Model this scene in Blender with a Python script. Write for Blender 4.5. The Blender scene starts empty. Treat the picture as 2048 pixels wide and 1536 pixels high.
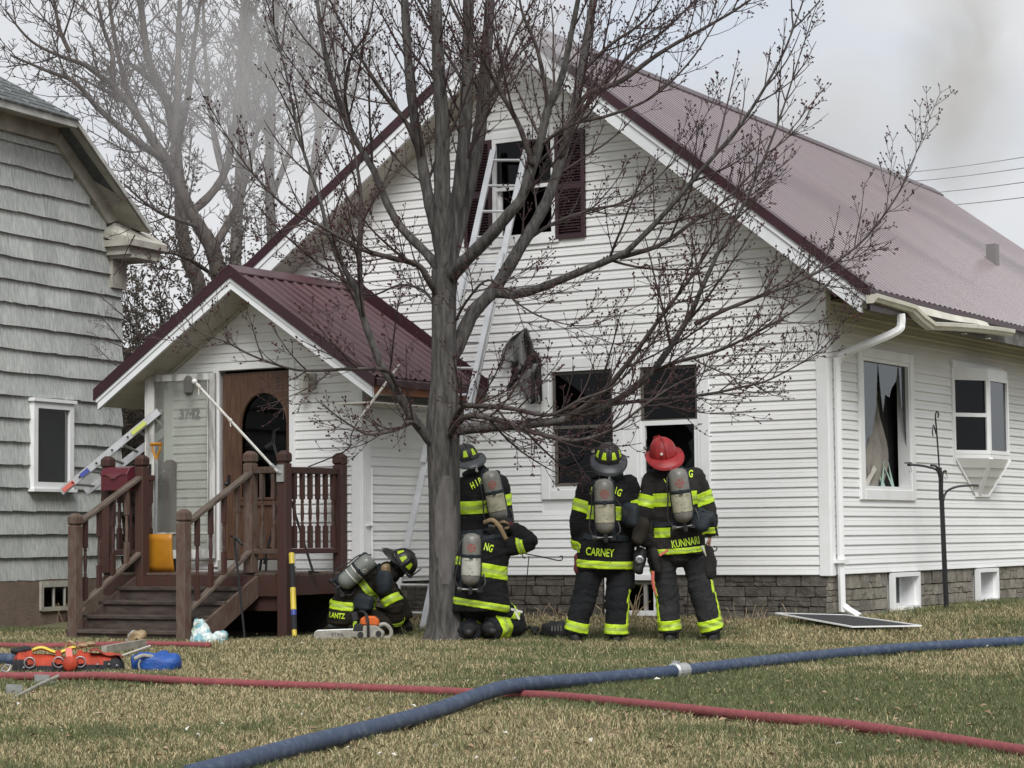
import bpy, bmesh, math, random
import numpy as np
from mathutils import Vector, Matrix, noise
from mathutils.bvhtree import BVHTree
C = bpy.context.scene.collection
SC = bpy.context.scene
rnd = random.Random(7)
# ------------------------------------------------------------------ camera
FPX = 4450.0
RC = np.array([[0.8497386, -0.04512129, -0.52526982],
               [0.52710071, 0.05296653, 0.84815057],
               [-0.01044793, -0.99757637, 0.06879117]])
CP = np.array([9.37703944, -21.34472001, 0.92174418])
cam = bpy.data.objects.new('camera', bpy.data.cameras.new('camera'))
C.objects.link(cam)
m = Matrix.Identity(4)
for i in range(3):
    m[i][0] = RC[i, 0]; m[i][1] = -RC[i, 1]; m[i][2] = -RC[i, 2]; m[i][3] = CP[i]
cam.matrix_world = m
cam.data.sensor_width = 36; cam.data.sensor_fit = 'HORIZONTAL'
cam.data.lens = 36 * FPX / 2048
cam.data.clip_end = 2000
SC.camera = cam
# ------------------------------------------------------------------ sky, sun, exposure
SUN_AZ, SUN_EL = math.radians(37), math.radians(46)   # azimuth from -Y (street) towards +X
w = bpy.data.worlds.new('World'); SC.world = w; w.use_nodes = True
nt = w.node_tree; nt.nodes.clear()
def N(t, typ, **kw):
    n = t.nodes.new(typ)
    for k, v in kw.items(): setattr(n, k, v)
    return n
out = N(nt, 'ShaderNodeOutputWorld'); bg = N(nt, 'ShaderNodeBackground')
bg.inputs['Strength'].default_value = 0.1
sky = N(nt, 'ShaderNodeTexSky'); sky.sky_type = 'NISHITA'; sky.sun_disc = False
sky.sun_elevation = SUN_EL; sky.sun_rotation = math.radians(180) - SUN_AZ; sky.dust_density = 2.0
tc = N(nt, 'ShaderNodeTexCoord'); mp = N(nt, 'ShaderNodeMapping'); mp.inputs['Scale'].default_value = (1.6, 1.6, 3.4)
nz = N(nt, 'ShaderNodeTexNoise'); nz.inputs['Scale'].default_value = 2.3; nz.inputs['Detail'].default_value = 6; nz.inputs['Roughness'].default_value = 0.55
r1 = N(nt, 'ShaderNodeValToRGB'); r1.color_ramp.elements[0].position = .36; r1.color_ramp.elements[1].position = .66
r1.color_ramp.elements[0].color = (3.22, 3.29, 3.42, 1); r1.color_ramp.elements[1].color = (3.86, 3.90, 3.98, 1)
r2 = N(nt, 'ShaderNodeValToRGB'); r2.color_ramp.elements[0].position = .30; r2.color_ramp.elements[1].position = .52
r2.color_ramp.elements[0].color = (.80, .80, .80, 1); r2.color_ramp.elements[1].color = (1, 1, 1, 1)
mx = N(nt, 'ShaderNodeMixRGB')
nt.links.new(tc.outputs['Generated'], mp.inputs['Vector']); nt.links.new(mp.outputs[0], nz.inputs['Vector'])
nt.links.new(nz.outputs['Fac'], r1.inputs[0]); nt.links.new(nz.outputs['Fac'], r2.inputs[0])
nt.links.new(r2.outputs[0], mx.inputs['Fac']); nt.links.new(sky.outputs[0], mx.inputs['Color1']); nt.links.new(r1.outputs[0], mx.inputs['Color2'])
nt.links.new(mx.outputs[0], bg.inputs['Color']); nt.links.new(bg.outputs[0], out.inputs['Surface'])
sl = bpy.data.lights.new('sun', 'SUN'); sl.energy = 1.5; sl.angle = math.radians(30); sl.color = (1, .985, .965)
sun = bpy.data.objects.new('sun', sl); C.objects.link(sun)
sdir = Vector((math.sin(SUN_AZ) * math.cos(SUN_EL), -math.cos(SUN_AZ) * math.cos(SUN_EL), math.sin(SUN_EL)))
sun.rotation_euler = sdir.to_track_quat('Z', 'Y').to_euler(); sun.location = (10, -20, 25)
SC.view_settings.view_transform = 'Standard'; SC.view_settings.look = 'None'
SC.view_settings.exposure = 1.12; SC.view_settings.gamma = 1; SC.view_settings.use_curve_mapping = False
SC.render.engine = 'CYCLES'
SC.cycles.use_denoising = True
try:
    SC.cycles.denoiser = 'OPENIMAGEDENOISE'; SC.cycles.denoising_input_passes = 'RGB_ALBEDO_NORMAL'
except Exception: pass
SC.cycles.max_bounces = 8; SC.cycles.volume_bounces = 2; SC.cycles.transparent_max_bounces = 16
SC.cycles.volume_max_steps = 128; SC.cycles.caustics_reflective = False; SC.cycles.caustics_refractive = False
# ------------------------------------------------------------------ geometry helpers
def ray(px, py): return RC @ np.array([(px - 1024) / FPX, (py - 768) / FPX, 1.0])
def at(px, py, d): return Vector(CP + d * ray(px, py))
def onX(px, py, x):
    r = ray(px, py); return Vector(CP + (x - CP[0]) / r[0] * r)
def onY(px, py, y):
    r = ray(px, py); return Vector(CP + (y - CP[1]) / r[1] * r)
def onZ(px, py, z):
    r = ray(px, py); return Vector(CP + (z - CP[2]) / r[2] * r)
FWD = Vector(RC[:, 2]); RIGHT = Vector(RC[:, 0]); UP = -Vector(RC[:, 1])
def sstep(a, b, x):
    t = min(1, max(0, (x - a) / (b - a))); return t * t * (3 - 2 * t)
def gz(x, y):                                           # ground height
    z = -.10 + .13 * sstep(-2.3, -.2, y) + .06 * sstep(0, 7, y) + .1 * sstep(9, 30, y)
    return z + .012 * math.sin(x * .9 + 1) * math.sin(y * .7)
def ong(px, py):                                        # pixel -> ground
    z = -.1
    for _ in range(12):
        p = onZ(px, py, z); z = .5 * z + .5 * gz(p.x, p.y)
    p = onZ(px, py, z); return p
class MB:
    def __init__(s): s.v = []; s.f = []; s.mi = []; s.cur = 0; s.sm = []; s.smooth = False
    def add(s, vs, fs):
        b = len(s.v); s.v.extend([tuple(q) for q in vs])
        for f in fs: s.f.append(tuple(i + b for i in f)); s.mi.append(s.cur); s.sm.append(s.smooth)
    def box(s, c, d, M=None):
        c = Vector(c); h = Vector(d) / 2
        vs = [Vector((sx * h.x, sy * h.y, sz * h.z)) for sz in (-1, 1) for sy in (-1, 1) for sx in (-1, 1)]
        vs = [(M @ v if M else v) + c for v in vs]
        s.add(vs, [(0, 2, 3, 1), (4, 5, 7, 6), (0, 1, 5, 4), (2, 6, 7, 3), (0, 4, 6, 2), (1, 3, 7, 5)]); return s
    def bb(s, a, b):                                    # box from two corners
        a = Vector(a); b = Vector(b); return s.box((a + b) / 2, [abs(x) for x in (b - a)])
    def bar(s, a, b, w_, h_, up=(0, 0, 1)):             # beam of w_ x h_ between two points
        a = Vector(a); b = Vector(b); z = (b - a); L = z.length; z.normalize(); up = Vector(up)
        x = up.cross(z)
        if x.length < 1e-4: x = Vector((1, 0, 0)).cross(z)
        x.normalize(); y = z.cross(x)
        return s.box((a + b) / 2, (w_, h_, L), Matrix((x, y, z)).transposed())
    def prism(s, poly, off):                            # planar polygon extruded by a vector
        n = len(poly); off = Vector(off); P = [Vector(p) for p in poly]; Q = [p + off for p in P]
        s.add(P + Q, [tuple(range(n - 1, -1, -1)), tuple(range(n, 2 * n))] + [(i, (i + 1) % n, n + (i + 1) % n, n + i) for i in range(n)]); return s
    def tube(s, pts, rad, k=8, caps=True, flat=1.0):
        P = [Vector(p) for p in pts]; n = len(P)
        if not hasattr(rad, '__len__'): rad = [rad] * n
        ref = None; rows = []
        for i in range(n):
            t = (P[min(i + 1, n - 1)] - P[max(i - 1, 0)])
            if t.length < 1e-9: t = Vector((0, 0, 1))
            t.normalize()
            if ref is None:
                ref = Vector((0, 0, 1)) if abs(t.z) < .9 else Vector((1, 0, 0))
            x = ref - t * ref.dot(t)
            if x.length < 1e-5: x = t.orthogonal()
            x.normalize(); ref = x; y = t.cross(x)
            for j in range(k):
                a = 2 * math.pi * j / k
                rows.append(P[i] + (x * math.cos(a) + y * math.sin(a) * flat) * rad[i])
        fs = [(i * k + j, i * k + (j + 1) % k, (i + 1) * k + (j + 1) % k, (i + 1) * k + j) for i in range(n - 1) for j in range(k)]
        if caps and k > 2:
            fs += [tuple(range(k - 1, -1, -1)), tuple(range((n - 1) * k, n * k))]
        s.add(rows, fs); return s
    def lathe(s, prof, k=16, M=None):                   # prof: (r, z) list, about Z
        rows = []
        for r, z in prof:
            for j in range(k):
                a = 2 * math.pi * j / k; v = Vector((r * math.cos(a), r * math.sin(a), z)); rows.append(M @ v if M else v)
        n = len(prof)
        fs = [(i * k + j, i * k + (j + 1) % k, (i + 1) * k + (j + 1) % k, (i + 1) * k + j) for i in range(n - 1) for j in range(k)]
        fs += [tuple(range(k - 1, -1, -1)), tuple(range((n - 1) * k, n * k))]
        s.add(rows, fs); return s
    def ball(s, c, r, k=10, rows=6, M=None):
        c = Vector(c); r = Vector((r, r, r)) if not hasattr(r, '__len__') else Vector(r)
        prof = [(math.sin(math.pi * i / rows), -math.cos(math.pi * i / rows)) for i in range(rows + 1)]
        prof[0] = (1e-4, -1); prof[-1] = (1e-4, 1)
        vs = []
        for q, z in prof:
            for j in range(k):
                a = 2 * math.pi * j / k; v = Vector((q * math.cos(a) * r.x, q * math.sin(a) * r.y, z * r.z)); vs.append((M @ v if M else v) + c)
        s.add(vs, [(i * k + j, i * k + (j + 1) % k, (i + 1) * k + (j + 1) % k, (i + 1) * k + j) for i in range(rows) for j in range(k)]
              + [tuple(range(k - 1, -1, -1)), tuple(range(rows * k, rows * k + k))]); return s
    def grid(s, fn, nu, nv):
        s.add([fn(i / nu, j / nv) for i in range(nu + 1) for j in range(nv + 1)],
              [(i * (nv + 1) + j, (i + 1) * (nv + 1) + j, (i + 1) * (nv + 1) + j + 1, i * (nv + 1) + j + 1) for i in range(nu) for j in range(nv)]); return s
    def mesh(s, name, mats, org=(0, 0, 0)):
        me = bpy.data.meshes.new(name); o = Vector(org)
        me.from_pydata([Vector(v) - o for v in s.v], [], s.f)
        for mt in (mats if isinstance(mats, (list, tuple)) else [mats]): me.materials.append(mt)
        me.polygons.foreach_set('material_index', s.mi); me.polygons.foreach_set('use_smooth', s.sm); me.update(); return me
    def fix(s): return s
ORG = {}
def setp(o, label=None, cat=None, group=None, kind=None):
    if label: o['label'] = label
    if cat: o['category'] = cat
    if group: o['group'] = group
    if kind: o['kind'] = kind
    return o
def thing(name, label, cat, loc=(0, 0, 0), group=None, kind=None):
    o = bpy.data.objects.new(name, None); C.objects.link(o); o.location = loc; o.empty_display_size = .1
    ORG[o.name] = Vector(loc); return setp(o, label, cat, group, kind)
def part(name, mb, mats, parent, kind=None, bev=0, label=None):
    org = ORG[parent.name]
    me = mb if isinstance(mb, bpy.types.Mesh) else mb.mesh(name, mats, org)
    o = bpy.data.objects.new(name, me); C.objects.link(o); o.parent = parent; ORG[o.name] = org
    if bev: bevel(o, bev)
    return setp(o, label, kind=kind)
def solo(name, mb, mats, label=None, cat=None, loc=(0, 0, 0), group=None, kind=None, bev=0):
    o = bpy.data.objects.new(name, mb.mesh(name, mats, loc)); C.objects.link(o); o.location = loc; ORG[o.name] = Vector(loc)
    if bev: bevel(o, bev)
    return setp(o, label, cat, group, kind)
def bevel(o, wd, seg=1):
    b = o.modifiers.new('Bevel', 'BEVEL'); b.width = wd; b.segments = seg; b.limit_method = 'ANGLE'; b.angle_limit = math.radians(40)
def fixn(me):
    bm = bmesh.new(); bm.from_mesh(me); bmesh.ops.recalc_face_normals(bm, faces=bm.faces); bm.to_mesh(me); bm.free()
def spline(P, n):
    """Catmull-Rom through P (list of Vectors or floats-tuples), n points."""
    P = [Vector(p) for p in P]; out_ = []
    m_ = len(P) - 1
    for i in range(n):
        t = i / (n - 1) * m_; k = min(int(t), m_ - 1); u = t - k
        p0 = P[max(k - 1, 0)]; p1 = P[k]; p2 = P[k + 1]; p3 = P[min(k + 2, m_)]
        out_.append(.5 * ((2 * p1) + (p2 - p0) * u + (2 * p0 - 5 * p1 + 4 * p2 - p3) * u * u + (3 * p1 - p0 - 3 * p2 + p3) * u ** 3))
    return out_
def lin(P, n):
    m_ = len(P) - 1; r = []
    for i in range(n):
        t = i / (n - 1) * m_; k = min(int(t), m_ - 1); u = t - k; r.append(P[k] * (1 - u) + P[k + 1] * u)
    return r
# ------------------------------------------------------------------ materials
def mat(name, col, rough=.6, metal=0, var=.0, scale=8, col2=None, bump=0, bscale=40, stretch=(1, 1, 1), rand=0, spec=.5, coord='pos', detail=5, ramp=(.35, .65), sheen=0, coat=0):
    m_ = bpy.data.materials.new(name); m_.use_nodes = True; t = m_.node_tree; b = t.nodes['Principled BSDF']
    b.inputs['Roughness'].default_value = rough; b.inputs['Metallic'].default_value = metal; b.inputs['Specular IOR Level'].default_value = spec
    c1 = tuple(col) + (1,); b.inputs['Base Color'].default_value = c1
    if coat: b.inputs['Coat Weight'].default_value = coat; b.inputs['Coat Roughness'].default_value = .15
    if sheen: b.inputs['Sheen Weight'].default_value = sheen
    last = None
    if col2 or var or bump:
        if coord == 'pos':
            g = N(t, 'ShaderNodeNewGeometry'); src = g.outputs['Position']
        else:
            g = N(t, 'ShaderNodeTexCoord'); src = g.outputs['Object']
        mp_ = N(t, 'ShaderNodeMapping'); mp_.inputs['Scale'].default_value = stretch; t.links.new(src, mp_.inputs['Vector'])
    if col2 or var:
        n1 = N(t, 'ShaderNodeTexNoise'); n1.inputs['Scale'].default_value = scale; n1.inputs['Detail'].default_value = detail; n1.inputs['Roughness'].default_value = .6
        t.links.new(mp_.outputs[0], n1.inputs['Vector'])
        rp = N(t, 'ShaderNodeValToRGB'); rp.color_ramp.elements[0].position = ramp[0]; rp.color_ramp.elements[1].position = ramp[1]
        c2 = tuple(col2) + (1,) if col2 else tuple(x * (1 - var) for x in col) + (1,)
        rp.color_ramp.elements[0].color = c1; rp.color_ramp.elements[1].color = c2
        t.links.new(n1.outputs['Fac'], rp.inputs[0]); last = rp.outputs[0]
        t.links.new(last, b.inputs['Base Color'])
    if rand:
        oi = N(t, 'ShaderNodeObjectInfo'); hs = N(t, 'ShaderNodeHueSaturation')
        mr = N(t, 'ShaderNodeMapRange'); mr.inputs['To Min'].default_value = 1 - rand; mr.inputs['To Max'].default_value = 1 + rand
        t.links.new(oi.outputs['Random'], mr.inputs['Value']); t.links.new(mr.outputs[0], hs.inputs['Value'])
        if last: t.links.new(last, hs.inputs['Color'])
        else: hs.inputs['Color'].default_value = c1
        t.links.new(hs.outputs[0], b.inputs['Base Color'])
    if bump:
        n2 = N(t, 'ShaderNodeTexNoise'); n2.inputs['Scale'].default_value = bscale; n2.inputs['Detail'].default_value = 6; n2.inputs['Roughness'].default_value = .65
        t.links.new(mp_.outputs[0], n2.inputs['Vector'])
        bp = N(t, 'ShaderNodeBump'); bp.inputs['Strength'].default_value = min(1, bump); bp.inputs['Distance'].default_value = .02
        t.links.new(n2.outputs['Fac'], bp.inputs['Height']); t.links.new(bp.outputs[0], b.inputs['Normal'])
    return m_
def glassmat(name, tint=(.35, .4, .42), refl=.16, dirt=0, top=.9):
    m_ = bpy.data.materials.new(name); m_.use_nodes = True; t = m_.node_tree; t.nodes.clear()
    o = N(t, 'ShaderNodeOutputMaterial'); tr = N(t, 'ShaderNodeBsdfTransparent'); tr.inputs[0].default_value = tuple(tint) + (1,)
    gl = N(t, 'ShaderNodeBsdfGlossy'); gl.inputs['Roughness'].default_value = .03; gl.inputs[0].default_value = (.9, .93, .95, 1)
    lw = N(t, 'ShaderNodeLayerWeight'); lw.inputs['Blend'].default_value = .25
    mr = N(t, 'ShaderNodeMapRange'); mr.inputs['To Min'].default_value = refl; mr.inputs['To Max'].default_value = top
    mx_ = N(t, 'ShaderNodeMixShader'); t.links.new(lw.outputs['Fresnel'], mr.inputs[0]); t.links.new(mr.outputs[0], mx_.inputs[0])
    t.links.new(tr.outputs[0], mx_.inputs[1]); t.links.new(gl.outputs[0], mx_.inputs[2]); lastS = mx_.outputs[0]
    if dirt:
        df = N(t, 'ShaderNodeBsdfDiffuse'); df.inputs[0].default_value = (.55, .56, .53, 1)
        g = N(t, 'ShaderNodeNewGeometry'); mp_ = N(t, 'ShaderNodeMapping'); mp_.inputs['Scale'].default_value = (3, 3, 1); nz_ = N(t, 'ShaderNodeTexNoise'); nz_.inputs['Scale'].default_value = 2.2; nz_.inputs['Detail'].default_value = 6
        mm = N(t, 'ShaderNodeMapRange'); mm.inputs['From Min'].default_value = .3; mm.inputs['From Max'].default_value = .7; mm.inputs['To Min'].default_value = dirt * .4; mm.inputs['To Max'].default_value = dirt
        t.links.new(g.outputs['Position'], mp_.inputs[0]); t.links.new(mp_.outputs[0], nz_.inputs['Vector']); t.links.new(nz_.outputs['Fac'], mm.inputs[0])
        m2 = N(t, 'ShaderNodeMixShader'); t.links.new(mm.outputs[0], m2.inputs[0]); t.links.new(lastS, m2.inputs[1]); t.links.new(df.outputs[0], m2.inputs[2]); lastS = m2.outputs[0]
    t.links.new(lastS, o.inputs['Surface']); return m_
M = {}
M['vinyl'] = mat('white_vinyl', (.81, .815, .81), .42, col2=(.72, .72, .70), scale=1.3, stretch=(.6, .6, 1.5), ramp=(.45, .8), bump=.05, bscale=14, rand=.012)
M['trim'] = mat('white_trim', (.82, .83, .83), .4, col2=(.7, .7, .68), scale=3, ramp=(.5, .85))
M['fasciaw'] = mat('white_aluminium', (.78, .80, .82), .35, col2=(.66, .68, .69), scale=2, ramp=(.5, .8))
M['soffit'] = mat('beige_soffit', (.56, .53, .46), .5, col2=(.46, .43, .37), scale=2.5)
M['maroon'] = mat('maroon_trim', (.042, .014, .021), .38, col2=(.033, .011, .016), scale=3)
M['roof'] = mat('maroon_metal_roof', (.070, .030, .040), .30, col2=(.095, .048, .058), scale=1.2, stretch=(.4, 3, .4), spec=.8, rand=.06, coat=.6)
M['roofpan'] = mat('shade_tinted_roof_pan', (.050, .026, .033), .5, col2=(.075, .042, .05), scale=2, stretch=(.4, 3, .4))  # pans coloured darker to stand in for dark reflections between the ribs
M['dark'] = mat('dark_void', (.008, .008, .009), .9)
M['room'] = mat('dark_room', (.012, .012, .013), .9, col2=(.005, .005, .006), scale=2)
M['black'] = mat('black_iron', (.012, .012, .014), .45)
M['rubber'] = mat('black_rubber', (.016, .016, .017), .6, bump=.15)
M['alu'] = mat('aluminium', (.62, .63, .64), .32, metal=.85, col2=(.5, .5, .51), scale=6)
M['steel'] = mat('steel', (.45, .45, .46), .35, metal=.9)
M['galv'] = mat('galvanised', (.5, .51, .5), .45, metal=.6, col2=(.38, .39, .38), scale=20)
M['glass'] = glassmat('window_glass', (.22, .25, .27), .012, top=.22)
M['glassclear'] = glassmat('broken_glass', (.72, .82, .78), .35)
M['glassdirty'] = glassmat('dirty_glass', (.86, .87, .84), .02, dirt=.20, top=.2)
M['redwood'] = mat('stained_wood', (.066, .022, .017), .62, col2=(.05, .027, .021), scale=5, stretch=(4, 4, .8), bump=.35, bscale=30, rand=.18)
M['wornwood'] = mat('weathered_wood', (.085, .043, .032), .75, col2=(.125, .095, .075), scale=6, stretch=(3, 3, 1.2), bump=.5, bscale=35, rand=.15)
M['greywood'] = mat('grey_weathered_rail', (.155, .125, .102), .8, col2=(.08, .055, .042), scale=5, stretch=(6, 1, 1), bump=.5, bscale=30, rand=.12)
M['tread'] = mat('wet_dark_tread', (.04, .027, .023), .5, col2=(.09, .07, .058), scale=4, stretch=(1.2, 5, 5), bump=.4, bscale=30, rand=.15)
M['doorwood'] = mat('brown_door', (.055, .026, .016), .45, col2=(.12, .062, .036), scale=5, stretch=(7, 7, .7), bump=.15)
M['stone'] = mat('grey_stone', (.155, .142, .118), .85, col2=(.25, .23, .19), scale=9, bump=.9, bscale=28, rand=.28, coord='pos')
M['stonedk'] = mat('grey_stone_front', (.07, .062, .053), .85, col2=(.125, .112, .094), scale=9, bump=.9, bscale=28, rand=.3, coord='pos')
M['mortar'] = mat('mortar', (.045, .041, .037), .95, var=.3, bump=.5)
M['shingle'] = mat('grey_green_shingle', (.33, .355, .345), .8, col2=(.56, .575, .545), scale=5, stretch=(9, 9, 1.0), bump=.5, bscale=50, rand=.12, detail=8)
M['nroof'] = mat('asphalt_shingle', (.075, .085, .088), .9, col2=(.13, .14, .142), scale=14, bump=.6, bscale=60, rand=.2)
M['ntrim'] = mat('weathered_cream_paint', (.46, .445, .39), .7, col2=(.31, .295, .25), scale=4, bump=.3, bscale=25)
M['stucco'] = mat('tan_stucco', (.20, .15, .115), .9, col2=(.14, .105, .08), scale=3, bump=.5)
M['bark'] = mat('maple_bark', (.036, .033, .031), .95, col2=(.125, .118, .112), scale=16, stretch=(1.8, 1.8, .28), bump=1, bscale=26, detail=9)
M['limb'] = mat('maple_limb_bark', (.036, .027, .026), .9, col2=(.088, .074, .067), scale=14, bump=.7, bscale=40, detail=8)
M['twig'] = mat('red_brown_twig', (.035, .020, .020), .75, col2=(.065, .044, .042), scale=3)
M['bud'] = mat('red_bud', (.06, .010, .013), .6, col2=(.022, .008, .010), scale=6)
M['bgbark'] = mat('far_bark', (.055, .042, .036), .95, col2=(.10, .084, .072), scale=7, stretch=(2, 2, .5), bump=.6)
M['bgtwig'] = mat('far_twig', (.052, .035, .032), .9, col2=(.08, .06, .055), scale=3)
M['bgpale'] = mat('haze_tinted_far_bark', (.13, .118, .11), .95, col2=(.085, .076, .07), scale=6)  # bark lightened so its colour carries the smoke haze over far trees
M['scrub'] = mat('brown_scrub', (.085, .066, .054), .9, col2=(.055, .05, .038), scale=6)
M['soil'] = mat('soil', (.16, .125, .075), .95, col2=(.085, .095, .04), scale=.9, bump=.6, bscale=20)
M['yellow'] = mat('yellow_plastic', (.46, .20, .012), .45, col2=(.34, .14, .01), scale=5)
M['mailbox'] = mat('maroon_mailbox', (.10, .018, .026), .35)
M['redhose'] = mat('red_hose', (.27, .065, .07), .75, col2=(.19, .045, .05), scale=30, bump=.4, bscale=160)
M['bluehose'] = mat('blue_hose', (.034, .055, .105), .55, col2=(.10, .135, .19), scale=16, bump=.5, bscale=120, ramp=(.5, .72), detail=8)
M['coat'] = mat('black_turnout_cloth', (.0054, .005616, .00684), .88, col2=(.01224, .01224, .01296), scale=6, bump=.6, bscale=55, spec=.3)
M['coatb'] = mat('brown_grey_turnout_cloth', (.01296, .01188, .01152), .88, col2=(.02736, .02448, .02232), scale=5, bump=.6, bscale=55, spec=.3)
M['coatk'] = mat('khaki_turnout_cloth', (.02736, .0216, .0144), .88, col2=(.01296, .01116, .00864), scale=5, bump=.6, bscale=55, spec=.3)
M['trousers'] = mat('dark_turnout_trousers', (.00756, .00828, .01008), .88, col2=(.01584, .01692, .01944), scale=6, bump=.6, bscale=50, spec=.3)
M['navy'] = mat('navy_harness', (.010, .016, .022), .7, bump=.3, bscale=80)
M['lime'] = mat('lime_reflective', (.52, .74, .025), .5, col2=(.30, .44, .04), scale=9, detail=8, ramp=(.45, .78))
M['limegrey'] = mat('silver_lime_reflective', (.38, .52, .09), .4, col2=(.24, .33, .09), scale=9, detail=8, ramp=(.45, .75))
M['tank'] = mat('grey_composite_tank', (.135, .13, .115), .38, col2=(.19, .185, .165), scale=16, bump=.1)
M['tanklabel'] = mat('worn_tank_label', (.42, .40, .29), .5, col2=(.26, .25, .18), scale=14, detail=8)
M['tankgreen'] = mat('grey_green_tank', (.16, .175, .16), .32, col2=(.21, .225, .205), scale=16)
M['tankwhite'] = mat('pale_tank_label', (.5, .5, .45), .5, col2=(.36, .36, .32), scale=12)
M['emblem'] = mat('red_emblem', (.34, .07, .06), .6, col2=(.24, .10, .08), scale=30)
M['pale'] = mat('pale_print', (.6, .58, .52), .6)
M['helmet'] = mat('black_helmet', (.010, .010, .012), .42, col2=(.034, .032, .03), scale=12, detail=8, bump=.15)
M['helmetred'] = mat('red_helmet', (.36, .024, .028), .48, col2=(.20, .018, .02), scale=11, detail=8, ramp=(.42, .75), bump=.15)
M['brimgrey'] = mat('grey_brim', (.06, .066, .075), .4, col2=(.035, .038, .042), scale=8)
M['skin'] = mat('skin', (.45, .25, .19), .55)
M['glove'] = mat('dark_red_glove', (.10, .018, .02), .7)
M['leather'] = mat('tan_leather', (.32, .235, .13), .6, col2=(.22, .15, .08), scale=10)
M['hood'] = mat('black_hood', (.013, .013, .014), .9, bump=.3, bscale=90)
M['orange'] = mat('orange_fabric', (.46, .05, .016), .7, col2=(.27, .03, .012), scale=9, bump=.4, bscale=30)
M['pinkred'] = mat('faded_red_strap', (.55, .13, .10), .6)
M['blackfab'] = mat('black_fabric', (.016, .016, .019), .8, bump=.4, bscale=50)
M['bluefab'] = mat('blue_nylon', (.012, .085, .36), .45, col2=(.01, .06, .26), scale=10, bump=.5, bscale=30)
M['bag'] = mat('printed_plastic_bag', (.62, .68, .66), .35, col2=(.16, .36, .42), scale=13, bump=.4, bscale=20, detail=3, ramp=(.48, .56))
M['baggreen'] = mat('green_plastic_bag', (.30, .44, .30), .35, col2=(.55, .62, .55), scale=16, bump=.4, bscale=20)
M['orangeplastic'] = mat('orange_saw_cover', (.62, .13, .025), .35)
M['cream'] = mat('cream_plastic', (.40, .385, .33), .5, col2=(.24, .225, .19), scale=12)
M['curtain'] = mat('grey_taupe_curtain', (.27, .25, .215), .85, col2=(.19, .175, .15), scale=4, bump=.3)
M['tarp'] = mat('grey_torn_cloth', (.13, .13, .13), .8, col2=(.22, .22, .22), scale=6, bump=.5)
M['charred'] = mat('charred_cloth', (.025, .022, .021), .9, bump=.5)
M['leaf'] = mat('dead_leaf', (.25, .15, .08), .8, col2=(.36, .28, .19), scale=3, rand=.2)
M['screen'] = mat('dark_screen_mesh', (.035, .036, .038), .7, var=.3, scale=30)
M['blueprint'] = mat('blue_sticker', (.05, .07, .3), .5)
M['soot'] = mat('soot_grey', (.30, .29, .265), .7)
M['brownfascia'] = mat('brown_fascia', (.24, .085, .03), .6, col2=(.16, .06, .025), scale=4)
M['neon'] = mat('yellow_handle', (.72, .56, .07), .45, col2=(.6, .45, .06), scale=8)
M['whitestick'] = mat('white_flaked_pole', (.66, .63, .58), .55, col2=(.35, .32, .29), scale=18, ramp=(.55, .65))
M['debrisglass'] = mat('green_glass_bits', (.38, .55, .47), .2)
M['wire'] = mat('power_cable', (.16, .16, .17), .7)
# ------------------------------------------------------------------ ground
def axis(segs):
    r = []
    for a, b, n in segs: r += [a + (b - a) * i / n for i in range(n)]
    return r + [segs[-1][1]]
gxs = axis([(-500, -60, 8), (-60, -14, 16), (-14, 12, 104), (12, 60, 16), (60, 500, 8)])
gys = axis([(-120, -26, 8), (-26, -14, 12), (-14, 3, 85), (3, 40, 37), (40, 900, 12)])
g = MB(); g.smooth = True
g.add([(x, y, gz(x, y)) for x in gxs for y in gys],
      [(i * len(gys) + j, (i + 1) * len(gys) + j, (i + 1) * len(gys) + j + 1, i * len(gys) + j + 1) for i in range(len(gxs) - 1) for j in range(len(gys) - 1)])
solo('ground', g, M['soil'], 'brown and green lawn soil of the front yard', kind='structure')
def vn(x, y, seed):
    xi = np.floor(x).astype(np.int64); yi = np.floor(y).astype(np.int64); fx = x - xi; fy = y - yi
    fx = fx * fx * (3 - 2 * fx); fy = fy * fy * (3 - 2 * fy)
    def h(a, b):
        n = (a * 374761393 + b * 668265263 + seed * 144665) & 0x7fffffff
        n = ((n ^ (n >> 13)) * 1274126177) & 0x7fffffff
        return ((n ^ (n >> 16)) & 0xffff) / 65535.0
    return (h(xi, yi) * (1 - fx) + h(xi + 1, yi) * fx) * (1 - fy) + (h(xi, yi + 1) * (1 - fx) + h(xi + 1, yi + 1) * fx) * fy
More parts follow.
